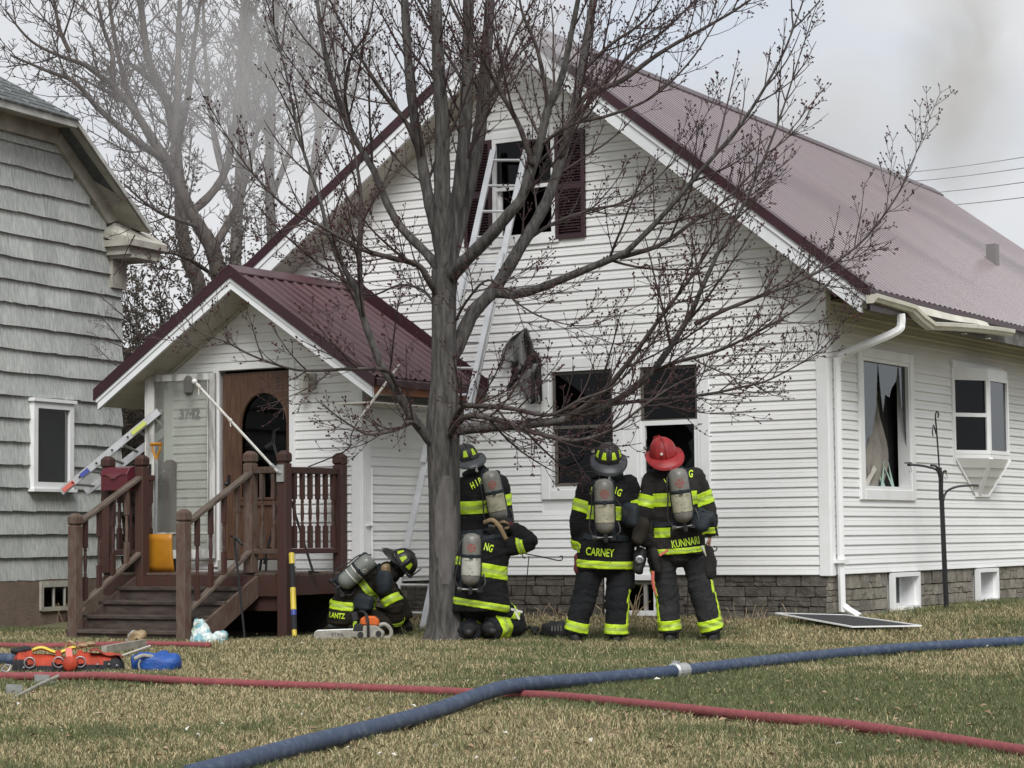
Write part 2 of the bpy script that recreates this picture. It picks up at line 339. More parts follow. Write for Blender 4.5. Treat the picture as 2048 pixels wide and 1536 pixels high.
def build_grass():
    rg = np.random.default_rng(5)
    n = 640000
    d = 9.0 + (27.0 - 9.0) * rg.random(n) ** 1.15
    lat = (rg.random(n) * 2 - 1) * (.235 * d + .7)
    x = CP[0] + FWD.x * d + RIGHT.x * lat; y = CP[1] + FWD.y * d + RIGHT.y * lat
    ok = ((y < -.06) | ((x > .12) & (y < 9)) | ((x < -8.0) & (y < 3)))
    ok &= ~((x > -7.5) & (x < -4.8) & (y > -3.55))                      # porch and vestibule
    ok &= ~((x < -7.6) & (y > -2.2) & (x < -8.3))
    ok &= ~((np.hypot(x + 2.75, y + 3.03) < .2))
    x = x[ok]; y = y[ok]; d = d[ok]; n = len(x)
    t = .50 * vn(x * .55, y * .55, 1) + .30 * vn(x * 1.7, y * 1.7, 2) + .20 * vn(x * 5, y * 5, 3)
    side = (x * .85 + y * .25 + .3) / 6.0                               # the right of the yard is greener
    green = np.clip((t - .47) * 5.0 + .44 + np.clip(side, -.6, .36) * 1.0, 0, 1)
    bare = vn(x * .9 + 7, y * .9, 9) * .6 + vn(x * 3, y * 3, 10) * .4
    bl = np.where((bare > .63) & (rg.random(n) < .85), .30, 1.0)
    isg = rg.random(n) < (.16 + .60 * green)
    h = (.026 + .034 * rg.random(n)) * bl * np.where(isg, 1.15, .95)
    h *= np.where(y > -.7, 1.5, 1)
    lay = np.where(isg, .55, 1.25)                                      # dead blades lie flatter
    a = rg.random(n) * 2 * np.pi; wd = (.0013 + .0011 * rg.random(n)) * (d / 12) ** .6
    lean = lay * (.35 + .9 * rg.random(n)); dx = np.cos(a); dy = np.sin(a)
    b = rg.random(n) * 2 * np.pi; wx = np.cos(b) * wd; wy = np.sin(b) * wd
    zz = -.10 + .13 * (lambda q: q * q * (3 - 2 * q))(np.clip((y + 2.3) / 2.1, 0, 1)) + .06 * (lambda q: q * q * (3 - 2 * q))(np.clip(y / 7, 0, 1)) + .012 * np.sin(x * .9 + 1) * np.sin(y * .7)
    V = np.zeros((n, 5, 3), np.float32)
    V[:, 0] = np.stack([x - wx, y - wy, zz - .004], 1); V[:, 1] = np.stack([x + wx, y + wy, zz - .004], 1)
    mx_, my_ = x + dx * h * lean * .4, y + dy * h * lean * .4; mz = zz + h * .62
    V[:, 2] = np.stack([mx_ + wx * .8, my_ + wy * .8, mz], 1); V[:, 3] = np.stack([mx_ - wx * .8, my_ - wy * .8, mz], 1)
    V[:, 4] = np.stack([x + dx * h * lean, y + dy * h * lean, zz + h * (1.0 - .28 * lean)], 1)
    me = bpy.data.meshes.new('grass'); me.vertices.add(n * 5); me.vertices.foreach_set('co', V.ravel())
    base = (np.arange(n) * 5)[:, None]
    loops = (base + np.array([0, 1, 2, 3, 3, 2, 4])[None]).ravel().astype(np.int32)
    me.loops.add(n * 7); me.loops.foreach_set('vertex_index', loops)
    ls = (np.arange(n) * 7)[:, None] + np.array([0, 4])[None]; me.polygons.add(n * 2)
    me.polygons.foreach_set('loop_start', ls.ravel().astype(np.int32))
    me.update(calc_edges=True)
    r_ = rg.random(n)
    straw = np.stack([.33 + .22 * r_, .275 + .19 * r_, .155 + .125 * r_], 1); gr = np.stack([.078 + .055 * r_, .098 + .058 * r_, .040 + .030 * r_], 1)
    dk = np.stack([.14 + .1 * r_, .11 + .08 * r_, .06 + .045 * r_], 1)
    col = np.where(isg[:, None], gr, np.where((rg.random(n) < .3)[:, None], dk, straw))
    cc = np.ones((n, 5, 4), np.float32); cc[:, :, :3] = col[:, None, :]
    at_ = me.color_attributes.new('tint', 'FLOAT_COLOR', 'POINT'); at_.data.foreach_set('color', cc.ravel())
    mt = bpy.data.materials.new('grass_blades'); mt.use_nodes = True; t_ = mt.node_tree; bs = t_.nodes['Principled BSDF']
    an = N(t_, 'ShaderNodeAttribute'); an.attribute_name = 'tint'; t_.links.new(an.outputs['Color'], bs.inputs['Base Color'])
    bs.inputs['Roughness'].default_value = .75; bs.inputs['Specular IOR Level'].default_value = .25
    me.materials.append(mt)
    o = bpy.data.objects.new('grass', me); C.objects.link(o); setp(o, 'patchy straw and green lawn grass of the front yard', kind='stuff')
build_grass()
# ------------------------------------------------------------------ white house
HL = -7.75                                              # left wall
AP = -3.6                                               # ridge x
def zroof(x, y):
    """top of the roof deck"""
    r = 6.74 - .0225 * (y + .45); sl_ = .781 if x > AP else .693
    return r - abs(x - AP) * (sl_ - .0032 * (y + .45))
house = thing('white_house', 'white vinyl sided gable house with maroon metal roof and upstairs window', 'house', (-3.6, 0, 0))
def subtract(a, b, rects):
    out_ = [(a, b)]
    for r0, r1 in rects:
        nx = []
        for p, q in out_:
            if r1 <= p or r0 >= q: nx.append((p, q)); continue
            if r0 > p: nx.append((p, r0))
            if r1 < q: nx.append((r1, q))
        out_ = nx
    return [(p, q) for p, q in out_ if q - p > .012]
def siding(name, wallpart, orig, ux, nrm, zs, zt, lo, hi, holes, h=.1016, mt=None, seams=()):
    """boards along ux from z zs to zt; lo(z), hi(z) give the ends; holes are (a,b,z0,z1); nrm points outward"""
    ux = Vector(ux); nrm = Vector(nrm); orig = Vector(orig); z = zs; mt = mt or M['vinyl']
    while z < zt - .01:
        z1 = min(z + h, zt); zm = (z + z1) / 2
        hs = [(a, b) for a, b, c, d in holes if c < zm < d]
        lo_b, lo_t, hi_b, hi_t = lo(z), lo(z1), hi(z), hi(z1)
        for a, b in subtract(max(lo_b, lo_t) if False else lo(zm), hi(zm), hs):
            a0 = a1 = a; b0 = b1 = b
            if abs(a - lo(zm)) < 1e-6: a0, a1 = lo_b, lo_t
            if abs(b - hi(zm)) < 1e-6: b0, b1 = hi_b, hi_t
            if b1 < a1: a1 = b1 = (a1 + b1) / 2
            mb = MB(); j = 0
            pr = [(-.002, z + .002), (.019 + j, z), (.021 + j, z + .006), (.0125 + j, z + .052), (.0145 + j, z + .055), (.003, z1 + .001), (-.002, z1 + .001)]
            n = len(pr); vs = []
            for e0, e1 in ((a0, a1), (b0, b1)):
                for d_, zz in pr:
                    u = (zz - z) / (z1 - z); e = e0 * (1 - u) + e1 * u
                    vs.append(orig + ux * e + nrm * d_ + Vector((0, 0, zz)))
            mb.add(vs, [tuple(range(n)), tuple(range(2 * n - 1, n - 1, -1))] + [(i, n + i, n + (i + 1) % n, (i + 1) % n) for i in range(n)])
            me = mb.mesh(name, mt, ORG[wallpart.name]); fixn(me); part(name, me, mt, wallpart)
        z = z1
def wallcells(mb, orig, ux, nrm, x0, x1, z0, z1, holes, thick=.12, clip=None):
    """wall slab made of rectangles between the openings, clipped by clip(x0,x1,z0,z1)->poly"""
    ux = Vector(ux); nrm = Vector(nrm); orig = Vector(orig)
    xs = sorted({x0, x1} | {v for h in holes for v in h[:2] if x0 < v < x1}); zs = sorted({z0, z1} | {v for h in holes for v in h[2:] if z0 < v < z1})
    for i in range(len(xs) - 1):
        for j in range(len(zs) - 1):
            cx, cz = (xs[i] + xs[i + 1]) / 2, (zs[j] + zs[j + 1]) / 2
            if any(a < cx < b and c < cz < d for a, b, c, d in holes): continue
            poly = [(xs[i], zs[j]), (xs[i + 1], zs[j]), (xs[i + 1], zs[j + 1]), (xs[i], zs[j + 1])]
            if clip: poly = clip(poly)
            if len(poly) < 3: continue
            mb.prism([orig + ux * p + Vector((0, 0, q)) for p, q in poly], -nrm * thick)
def halfplanes(*hp):
    def f(poly):
        for a, b, c in hp:                              # keep a*x+b*z<=c
            o = []
            for i in range(len(poly)):
                p, q = poly[i], poly[(i + 1) % len(poly)]
                dp, dq = a * p[0] + b * p[1] - c, a * q[0] + b * q[1] - c
                if dp <= 0: o.append(p)
                if dp * dq < 0:
                    t = dp / (dp - dq); o.append((p[0] + (q[0] - p[0]) * t, p[1] + (q[1] - p[1]) * t))
            poly = o
            if len(poly) < 3: return []
        return poly
    return f
SOF = .27                                               # soffit below the roof top
def zf(x): return zroof(x, 0) - SOF
fw_holes = [(-3.34, -2.50, 1.45, 2.79), (-2.22, -1.46, 1.33, 2.79), (-4.06, -3.23, 4.29, 5.46), (-2.65, -1.99, .06, .50)]
FO = (0, 0, 0)
front = MB(); wallcells(front, (0, 0, 0), (1, 0, 0), (0, -1, 0), HL, 0, .5, 6.6, fw_holes, clip=halfplanes((.781, 1, 6.74 - SOF + .781 * AP * 1.0 + 0), (-.693, 1, 6.74 - SOF - .693 * AP)))
front_wall = part('front_wall', front, M['trim'], house)
def loF(z): return max(HL, AP - (6.73 - SOF - z) / .693)
def hiF(z): return min(-.10, AP + (6.73 - SOF - z) / .781)
tw = .115                                               # window trim width
fh = [(a - tw, b + tw, c - tw, d + tw) for a, b, c, d in fw_holes[:2]]
fh = [(fh[0][0], fh[1][1], fh[1][2], fh[0][3])]
fh += [(-4.44, -2.84, 4.22, 5.53)]
siding('siding_board', front_wall, FO, (1, 0, 0), (0, -1, 0), .5, 6.44, loF, hiF, fh)
SW = 12.4
sw_holes = [(.90, 2.24, 1.40, 2.82), (1.60, 2.38, .08, .49), (4.27, 4.96, .08, .49)]
side = MB(); wallcells(side, (0, 0, 0), (0, 1, 0), (1, 0, 0), .121, SW, .5, 3.6, sw_holes)
side_wall = part('side_wall', side, M['trim'], house)
sh = [(.78, 2.35, 1.28, 2.94), (3.62, 5.28, 1.80, 2.86)]
siding('siding_board', side_wall, FO, (0, 1, 0), (1, 0, 0), .5, 3.56, lambda z: .10, lambda z: 8.2, sh)
bk = MB(); bk.bb((-.121, 8.2, .5), (0.005, SW, 3.6)); bk.bb((HL, .121, .5), (HL + .12, SW, 3.4)); bk.bb((HL, SW, .5), (0, SW + .12, 3.4))
bk.prism([(HL, SW + .12, 3.4), (0, SW + .12, 3.4), (AP, SW + .12, 6.0)], (0, -.1, 0)); part('rear_wall', bk, M['vinyl'], house)
# corner posts
cpst = MB(); cpst.bb((-.105, -.026, .488), (.026, .0, 3.62)); cpst.bb((.0, .001, .488), (.0262, .105, 3.60)); part('corner_post', cpst, M['trim'], house, bev=.006)
cpst = MB(); cpst.bb((HL - .026, -.026, .488), (HL + .105, 0, 3.7)); part('corner_post', cpst, M['trim'], house)
# foundation with stones
fd = MB(); wallcells(fd, (0, .035, 0), (1, 0, 0), (0, -1, 0), HL + .05, -.045, -.3, .495, [fw_holes[3]]); wallcells(fd, (-.035, 0, 0), (0, 1, 0), (1, 0, 0), .16, SW, -.3, .495, sw_holes[1:])
foundation = part('foundation', fd, M['mortar'], house)
def stone_mesh(i, dim):
    r_ = random.Random(i); bm = bmesh.new(); bmesh.ops.create_cube(bm, size=1)
    bmesh.ops.subdivide_edges(bm, edges=bm.edges[:], cuts=1)
    for v in bm.verts:
        f = v.co.copy(); v.co.x = f.x * (.97 - .10 * abs(f.z) * r_.random()); v.co.z = f.z * (.95 - .14 * abs(f.x) * r_.random())
        if f.y < 0: v.co.y = f.y * (1 - .55 * (abs(f.x) > .4 or abs(f.z) > .4)) + r_.uniform(-.12, .12)
    me = bpy.data.meshes.new('stone'); bm.to_mesh(me); bm.free(); me.materials.append(dim); return me
SM = {k: [stone_mesh(i, M[k]) for i in range(8)] for k in ('stone', 'stonedk')}
def put_stone(c, w_, h_, d_, rot, key):
    o = bpy.data.objects.new('stone', rnd.choice(SM[key])); C.objects.link(o); o.parent = foundation
    o.location = Vector(c) - ORG[foundation.name]; o.scale = (w_ * .985, d_ * rnd.uniform(.75, 1.15), h_ * .975); o.rotation_euler = (rnd.uniform(-.03, .03), rnd.uniform(-.025, .025), rot)
def courses(a, b, z0, z1, place, holes, hmean, wmean):
    z = z1
    while z > z0 + .02:
        h_ = hmean * rnd.uniform(.75, 1.25); h_ = min(h_, z - z0)
        if z - h_ - z0 < .04: h_ = z - z0
        x = a + rnd.uniform(-.1, 0)
        while x < b - .03:
            w_ = wmean * rnd.uniform(.55, 1.6); x1 = min(x + w_, b)
            for p, q in subtract(max(x, a), x1, [(c, d) for c, d, e, f in holes if e < z - h_ / 2 < f]):
                if rnd.random() < .34 and h_ > .075:
                    f_ = rnd.uniform(.35, .65); place((p + q) / 2, q - p, z - h_ * f_ / 2, h_ * f_)
                    if rnd.random() < .5 and q - p > .14: g_ = rnd.uniform(.35, .65); m_ = p + (q - p) * g_; place((p + m_) / 2, m_ - p, z - h_ * (1 + f_) / 2, h_ * (1 - f_)); place((m_ + q) / 2, q - m_, z - h_ * (1 + f_) / 2, h_ * (1 - f_))
                    else: place((p + q) / 2, q - p, z - h_ * (1 + f_) / 2, h_ * (1 - f_))
                else: place((p + q) / 2, q - p, z - h_ / 2, h_)
            x = x1
        z -= h_
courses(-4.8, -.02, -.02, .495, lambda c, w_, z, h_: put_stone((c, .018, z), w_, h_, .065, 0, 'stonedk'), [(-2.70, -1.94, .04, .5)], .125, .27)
courses(.0, 6.3, -.02, .495, lambda c, w_, z, h_: put_stone((-.018, c, z), w_, h_, .065, math.pi / 2, 'stone'), [(1.55, 2.43, .04, .5), (4.22, 5.01, .04, .5)], .125, .21)
edge = MB(); edge.bb((-4.75, -.24, -.08), (-.3, -.14, .055)); solo('ground_edging', edge, M['wornwood'], 'weathered timber edging along the front foundation', 'edging', bev=.01)
# ---- roof
def roof_sheet(y0, y1, xe, xr, sl_, sgn):
    """corrugated strip from the ridge to the eave"""
    mb = MB(); prof = []; y = y0; step = .1524
    while y < y1 - 1e-6:
        prof += [(y, 0), (y + .080, 0), (y + .088, .013), (y + .138, .013), (y + .150, 0)]; y += step
    prof.append((y1, 0)); rows = []
    for k in range(5):
        x = xr + (xe - xr) * k / 4
        for yy, zz in prof: rows.append((x, yy, zroof(x, yy) + .012 + zz - .004 * (k == 4)))
    n = len(prof); mb.cur = 0; mb.add(rows, [(k * n + i, k * n + i + 1, (k + 1) * n + i + 1, (k + 1) * n + i) if sgn > 0 else (k * n + i, (k + 1) * n + i, (k + 1) * n + i + 1, k * n + i + 1) for k in range(4) for i in range(n - 1)])
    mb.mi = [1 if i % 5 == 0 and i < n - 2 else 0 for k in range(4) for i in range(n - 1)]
    return mb
deck = MB()
for xe in (.66, -8.40):
    for a, b in ((-.44, 6), (6, 12.5)):
        vs = [(AP, a), (xe, a), (xe, b), (AP, b)]
        top = [(x, y, zroof(x, y)) for x, y in vs]; bot = [(x, y, zroof(x, y) - .09) for x, y in vs]
        deck.add(top + bot, [(0, 1, 2, 3), (7, 6, 5, 4), (0, 4, 5, 1), (1, 5, 6, 2), (2, 6, 7, 3), (3, 7, 4, 0)])
roof = part('roof', deck, M['maroon'], house)
y = -.47
while y < 12.6:
    y1 = min(y + .9144, 12.62)
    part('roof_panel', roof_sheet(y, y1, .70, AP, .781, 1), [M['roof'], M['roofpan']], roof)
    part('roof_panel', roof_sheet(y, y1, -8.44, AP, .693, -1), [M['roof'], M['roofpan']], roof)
    y = y1
rc = MB()
for s in (-1, 1):
    sl_ = .781 if s > 0 else .693
    vs = [(AP, -.49), (AP + s * .17, -.49), (AP + s * .17, 12.64), (AP, 12.64)]
    rc.add([(x, yy, zroof(x, yy) + .045) for x, yy in vs] + [(x, yy, zroof(x, yy) + .028) for x, yy in vs], [(0, 1, 2, 3), (7, 6, 5, 4), (0, 4, 5, 1), (1, 5, 6, 2), (2, 6, 7, 3)])
part('ridge_cap', rc, M['maroon'], roof)
def rake(xa, xb, y0, y1, za, zb, ya, name, mt, dz0=0):
    """sloped band on the gable end: between offsets za..zb below the roof top, from y0 to y1"""
    mb = MB(); n = 2
    P = [(xa, zroof(xa, ya) - za), (xb, zroof(xb, ya) - za), (xb, zroof(xb, ya) - zb), (xa, zroof(xa, ya) - zb)]
    mb.prism([(x, y0, z) for x, z in P], (0, y1 - y0, 0)); return part(name, mb, mt, roof)
for s, xe in ((1, .70), (-1, -8.44)):
    rake(AP, xe, -.495, -.47, -.034, .085, -.45, 'rake_trim', M['maroon'])
    mb = MB(); P = [(AP, -.034), (xe, -.034)]
    mb.add([(AP, -.495, zroof(AP, -.45) + .034), (xe, -.495, zroof(xe, -.45) + .034), (xe, -.36, zroof(xe, -.45) + .036), (AP, -.36, zroof(AP, -.45) + .036)], [(0, 1, 2, 3)]); part('rake_cap', mb, M['maroon'], roof)
    rake(AP, xe - .03 * s, -.475, -.44, .086, .155, -.45, 'fascia_board', M['fasciaw'])
    rake(AP, xe - .10 * s, -.458, -.42, .156, .315, -.45, 'fascia_board', M['fasciaw'])
    # soffit: boards under the overhang
    for k in range(10):
        xa = AP + (xe - s * .1 - AP) * k / 10; xb = AP + (xe - s * .1 - AP) * (k + 1) / 10 - s * .008
        mb = MB(); mb.prism([(xa, -.43, zroof(xa, 0) - .275), (xb, -.43, zroof(xb, 0) - .275), (xb, -.43, zroof(xb, 0) - .30), (xa, -.43, zroof(xa, 0) - .30)], (0, .46, 0)); part('soffit_panel', mb, M['soffit'], roof)
# eave of the right side: drip edge, rafter fascia, boxed end
ev = MB(); ev.add([(.705, -.47, zroof(.705, -.45) + .012), (.705, 12.6, zroof(.705, 12.6) + .012), (.705, 12.6, zroof(.705, 12.6) - .05), (.705, -.47, zroof(.705, -.45) - .05)], [(0, 1, 2, 3)])
ev.bb((.655, -.44, 3.17), (.69, .9, 3.335)); part('drip_edge', ev, M['maroon'], roof)
ev = MB(); ev.bb((.64, .9, 3.12), (.672, 12.5, 3.31)); part('fascia_board', ev, mat('bare_grey_wood', (.19, .19, .18), .85, col2=(.09, .085, .08), scale=9, bump=.5), roof)
ev = MB(); ev.prism([(.575, -.45, 3.20), (.64, -.45, 3.30), (.575, -.45, 3.34)], (0, .44, 0)); part('eave_return', ev, M['fasciaw'], roof)
ev = MB()
for i in range(6): ev.bb((.02, .1 + i * 2.0, 3.36), (.655, .1 + i * 2.0 + 1.98, 3.375))
part('eave_soffit', ev, M['wornwood'], roof)
pv = MB(); q = onX(1985, 497, -1.05); pv.box((-1.05, q.y, zroof(-1.05, q.y) + .10), (.14, .14, .34)); part('roof_vent', pv, mat('grey_vent', (.24, .23, .23), .5, metal=.3), roof)
# gutter torn off the eave
gp = [(.735, -.5, 3.255), (.735, .1, 3.24), (.74, .55, 3.225), (.765, .75, 3.14), (.80, .95, 3.07), (.80, 1.6, 3.11), (.79, 2.4, 3.15), (.78, 3.1, 3.175), (.77, 3.55, 3.185)]
def gutter(P, prof, name, mt, par):
    P = [Vector(p) for p in P]; rows = []; n = len(prof)
    for p in P:
        for a, b in prof: rows.append(p + Vector((a, 0, b)))
    mb = MB(); mb.add(rows, [(i * n + j, (i + 1) * n + j, (i + 1) * n + j + 1, i * n + j + 1) for i in range(len(P) - 1) for j in range(n - 1)])
    o = part(name, mb, mt, par); sd = o.modifiers.new('Solidify', 'SOLIDIFY'); sd.thickness = .006; return o
gp2 = lin([Vector(p) for p in gp], 33)
M['gutter'] = mat('cream_gutter', (.68, .67, .58), .4, col2=(.52, .5, .42), scale=3)
gut = gutter(gp2, [(-.06, .075), (-.06, 0), (.02, 0), (.032, .025), (.052, .038), (.056, .075), (.045, .08)], 'gutter', M['gutter'], house)
cap = MB(); cap.prism([(.675, -.503, 3.325), (.675, -.503, 3.235), (.755, -.503, 3.235), (.795, -.503, 3.28), (.80, -.503, 3.325)], (0, .012, 0)); part('end_cap', cap, M['gutter'], gut)
ft = MB(); ft.grid(lambda u, v: (.698 + .03 * v + .02 * math.sin(3.1 * u), .45 + 2.5 * u, 3.315 - .012 * u - .10 * v + .05 * v * u + .006 * math.sin(u * 9)), 18, 2)
o = part('fascia_wrap', ft, M['gutter'], house); o.modifiers.new('Solidify', 'SOLIDIFY').thickness = .004
hg = MB()
for yy in (1.35, 2.0, 2.75): hg.bb((.74, yy, 3.10), (.80, yy + .02, 3.11))
part('hanger', hg, M['gutter'], gut)
dsp = [(.72, .30, 3.19), (.72, .30, 3.09), (.66, .27, 3.0), (.18, .13, 2.80), (.085, .115, 2.70), (.078, .115, 2.55), (.078, .115, .32), (.10, .12, .18), (.23, .13, .09), (.27, .132, .07)]
mb = MB(); mb.smooth = False; mb.tube(spline(dsp, 48), .047, 8, flat=.8); dn = part('downspout', mb, M['trim'], house)
mb = MB(); mb.bb((.02, .045, .62), (.135, .185, .66)); part('strap', mb, M['trim'], dn)
# ------------------------------------------------------------------ windows
def frame_rect(mb, orig, ux, nrm, a, b, c, d, wd, out_, dep):
    ux = Vector(ux); nrm = Vector(nrm); orig = Vector(orig); up = Vector((0, 0, 1))
    def bx(p, q, r_, s_):
        lo_ = orig + ux * p + up * r_ + nrm * out_; hi_ = orig + ux * q + up * s_ + nrm * (out_ - dep); mb.bb(lo_, hi_)
    bx(a, a + wd, c, d); bx(b - wd, b, c, d); bx(a + wd, b - wd, c, c + wd); bx(a + wd, b - wd, d - wd, d)
def pane(mb, orig, ux, nrm, a, b, c, d, off):
    ux = Vector(ux); nrm = Vector(nrm); orig = Vector(orig) + nrm * off; up = Vector((0, 0, 1))
    P = [orig + ux * a + up * c, orig + ux * b + up * c, orig + ux * b + up * d, orig + ux * a + up * d]
    mb.prism(P, -nrm * .005)
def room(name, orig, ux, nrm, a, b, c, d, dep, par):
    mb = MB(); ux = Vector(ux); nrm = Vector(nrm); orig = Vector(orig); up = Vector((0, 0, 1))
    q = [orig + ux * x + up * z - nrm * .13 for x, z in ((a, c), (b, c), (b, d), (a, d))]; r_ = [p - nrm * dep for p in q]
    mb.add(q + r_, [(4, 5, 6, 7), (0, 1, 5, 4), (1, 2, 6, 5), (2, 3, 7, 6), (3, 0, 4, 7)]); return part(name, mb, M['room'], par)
X, Y_, NF, NS = (1, 0, 0), (0, 1, 0), (0, -1, 0), (1, 0, 0)
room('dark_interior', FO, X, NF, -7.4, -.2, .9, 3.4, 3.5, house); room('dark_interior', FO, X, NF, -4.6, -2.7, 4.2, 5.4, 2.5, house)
def trim_boards(par, orig, ux, nrm, a, b, c, d, wd=.115, out_=.036):
    for (p, q, r_, s_) in ((a - wd, a, c - wd, d + wd), (b, b + wd, c - wd, d + wd), (a, b, d, d + wd), (a, b, c - wd, c)):
        mb = MB(); uxx = Vector(ux); nn = Vector(nrm); oo = Vector(orig)
        mb.bb(oo + uxx * p + nn * out_ + Vector((0, 0, r_)), oo + uxx * q + Vector((0, 0, s_))); part('casing', mb, M['trim'], par, bev=.008)
# left front window: double hung, whole
mb = MB(); frame_rect(mb, FO, X, NF, -3.34, -2.50, 1.45, 2.79, .03, .03, .14); w1 = part('window', mb, M['trim'], house)
trim_boards(w1, FO, X, NF, -3.34, -2.50, 1.45, 2.79)
mb = MB(); frame_rect(mb, FO, X, NF, -3.31, -2.53, 2.12, 2.76, .035, .0, .03); part('sash', mb, mat('brown_sash', (.10, .088, .075), .6), w1)
mb = MB(); frame_rect(mb, FO, X, NF, -3.31, -2.53, 1.48, 2.16, .04, -.035, .03); part('sash', mb, bpy.data.materials['brown_sash'], w1)
mb = MB(); pane(mb, FO, X, NF, -3.275, -2.565, 2.155, 2.725, -.012); part('pane', mb, M['glass'], w1)
mb = MB(); pane(mb, FO, X, NF, -3.27, -2.57, 1.52, 2.12, -.05); part('pane', mb, M['glass'], w1)
mb = MB(); mb.bb((-3.27, .075, 1.52), (-2.57, .11, 1.66)); part('stool', mb, bpy.data.materials['brown_sash'], w1)
# right front window: lower pane smashed
mb = MB(); frame_rect(mb, FO, X, NF, -2.22, -1.46, 1.33, 2.79, .03, .03, .14); w2 = part('window', mb, M['trim'], house)
for (p, q, r_, s_) in ((-2.385, -2.22, 1.335, 2.905), (-1.46, -1.345, 1.215, 2.905), (-2.22, -1.46, 2.79, 2.905), (-2.22, -1.46, 1.215, 1.33)):
    mb = MB(); mb.bb((p, -.036, r_), (q, 0, s_)); part('casing', mb, M['trim'], w2, bev=.008)
mb = MB(); frame_rect(mb, FO, X, NF, -2.19, -1.49, 2.15, 2.76, .035, .0, .03); part('sash', mb, bpy.data.materials['brown_sash'], w2)
mb = MB(); frame_rect(mb, FO, X, NF, -2.19, -1.49, 1.56, 2.17, .05, .012, .04); part('sash', mb, M['trim'], w2)
mb = MB(); pane(mb, FO, X, NF, -2.155, -1.525, 2.185, 2.725, -.012); part('pane', mb, M['glass'], w2)
for poly in ([(-2.14, 1.61), (-2.02, 1.61), (-2.10, 1.85), (-2.14, 1.98)], [(-1.54, 1.61), (-1.54, 2.0), (-1.62, 1.92), (-1.58, 1.78), (-1.70, 1.61)], [(-1.54, 2.12), (-1.66, 2.12), (-1.58, 2.02), (-1.54, 2.04)]):
    mb = MB(); mb.prism([(x, .01, z) for x, z in poly], (0, .004, 0)); part('glass_shard', mb, M['glass'], w2)
# upper window with shutters
mb = MB(); frame_rect(mb, FO, X, NF, -4.06, -3.23, 4.29, 5.46, .05, .035, .15); w3 = part('window', mb, M['trim'], house)
for (p, q, r_, s_) in ((-4.06, -3.23, 5.46, 5.53), (-4.10, -3.19, 4.22, 4.29)):
    mb = MB(); mb.bb((p, -.04, r_), (q, 0, s_)); part('casing', mb, M['trim'], w3)
mb = MB(); mb.bb((-4.01, -.02, 4.86), (-3.28, .03, 4.90)); mb.bb((-4.01, .03, 4.34), (-3.975, .06, 4.9)); part('sash', mb, M['trim'], w3)
mb = MB(); pane(mb, FO, X, NF, -4.01, -3.60, 4.90, 5.41, .005); part('pane', mb, M['glass'], w3)
mb = MB(); mb.prism([(-3.60, -.01, 4.9), (-3.28, -.01, 4.9), (-3.28, -.01, 5.3), (-3.4, -.01, 5.1)], (0, .004, 0)); part('glass_shard', mb, M['glass'], w3)
for a, b in ((-4.44, -4.065), (-3.225, -2.845)):
    mb = MB(); frame_rect(mb, FO, X, NF, a, b, 4.25, 5.46, .045, .045, .035); mb.bb((a + .045, -.045, 4.80), (b - .045, -.012, 4.86)); mb.bb((a + .045, -.014, 4.3), (b - .045, -.008, 5.42)); s_ = part('shutter', mb, M['maroon'], house)
    mb = MB(); z = 4.31
    while z < 5.40:
        if not 4.77 < z < 4.86: mb.box(((a + b) / 2, -.027, z + .013), (b - a - .09, .024, .007), Matrix.Rotation(math.radians(-35), 3, 'X'))
        z += .032
    part('louvre', mb, M['maroon'], s_, kind='stuff')
# side picture window, broken, with torn curtain
mb = MB(); frame_rect(mb, FO, Y_, NS, .90, 2.24, 1.40, 2.82, .035, .03, .14); w4 = part('window', mb, M['trim'], house)
trim_boards(w4, FO, Y_, NS, .90, 2.24, 1.40, 2.82, .118, .042)
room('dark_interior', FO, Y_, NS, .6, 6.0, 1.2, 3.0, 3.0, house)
def shard(poly, mt, x=-.01, nm='glass_shard'):
    mb = MB(); mb.prism([(x, y, z) for y, z in poly], (-.004, 0, 0)); part(nm, mb, mt, w4)
M['glassref'] = glassmat('reflecting_glass', (.35, .39, .41), .12, top=.34)
shard([(.935, 1.75), (.935, 2.785), (1.42, 2.785), (1.36, 2.3), (1.22, 2.0), (1.10, 1.95), (1.03, 1.8)], M['glassref'])
shard([(1.43, 2.785), (2.00, 2.785), (1.95, 2.62), (1.80, 2.52), (1.74, 2.42), (1.62, 2.45), (1.55, 2.25), (1.50, 2.42)], M['glassref'])
shard([(2.03, 2.785), (2.205, 2.785), (2.205, 1.9), (2.16, 2.1), (2.13, 2.4), (2.08, 2.3)], M['glassref'])
for i in range(16):
    y0 = rnd.uniform(.98, 1.95); a = rnd.uniform(-.9, .9); L = rnd.uniform(.12, .4); q = rnd.uniform(.03, .1)
    shard([(y0, 1.44), (y0 + q, 1.44), (min(2.19, max(.95, y0 + L * math.sin(a))), 1.44 + L * .8)], M['debrisglass'] if i % 3 else M['glassref'], x=-.03 - .006 * i)
shard([(.99, 1.44), (1.10, 1.44), (1.36, 1.62), (1.28, 1.66)], M['pale'], -.02, 'debris_strip')
def curt(u, v):
    z = 1.42 + 1.18 * v; cy = 1.50 + .62 * (u - .5) * (1.5 - .95 * v) + (v - .5) * .22 - .22 * (1 - v) ** 2
    return (-.09 + .045 * math.sin(u * 19 + v * 2.2) * (1.2 - .5 * v) - .08 * v + .05 * math.sin(v * 6), cy, z - .25 * max(0, u - .55) * (v > .9))
mb = MB(); mb.smooth = True; mb.grid(curt, 26, 14); part('curtain', mb, M['curtain'], w4)
mb = MB(); mb.smooth = True; mb.grid(lambda u, v: (-.2 + .05 * math.sin(u * 14), 1.78 + .28 * u * (1 - .35 * v), 1.42 + 1.25 * v), 14, 8); part('curtain', mb, M['charred'], w4)
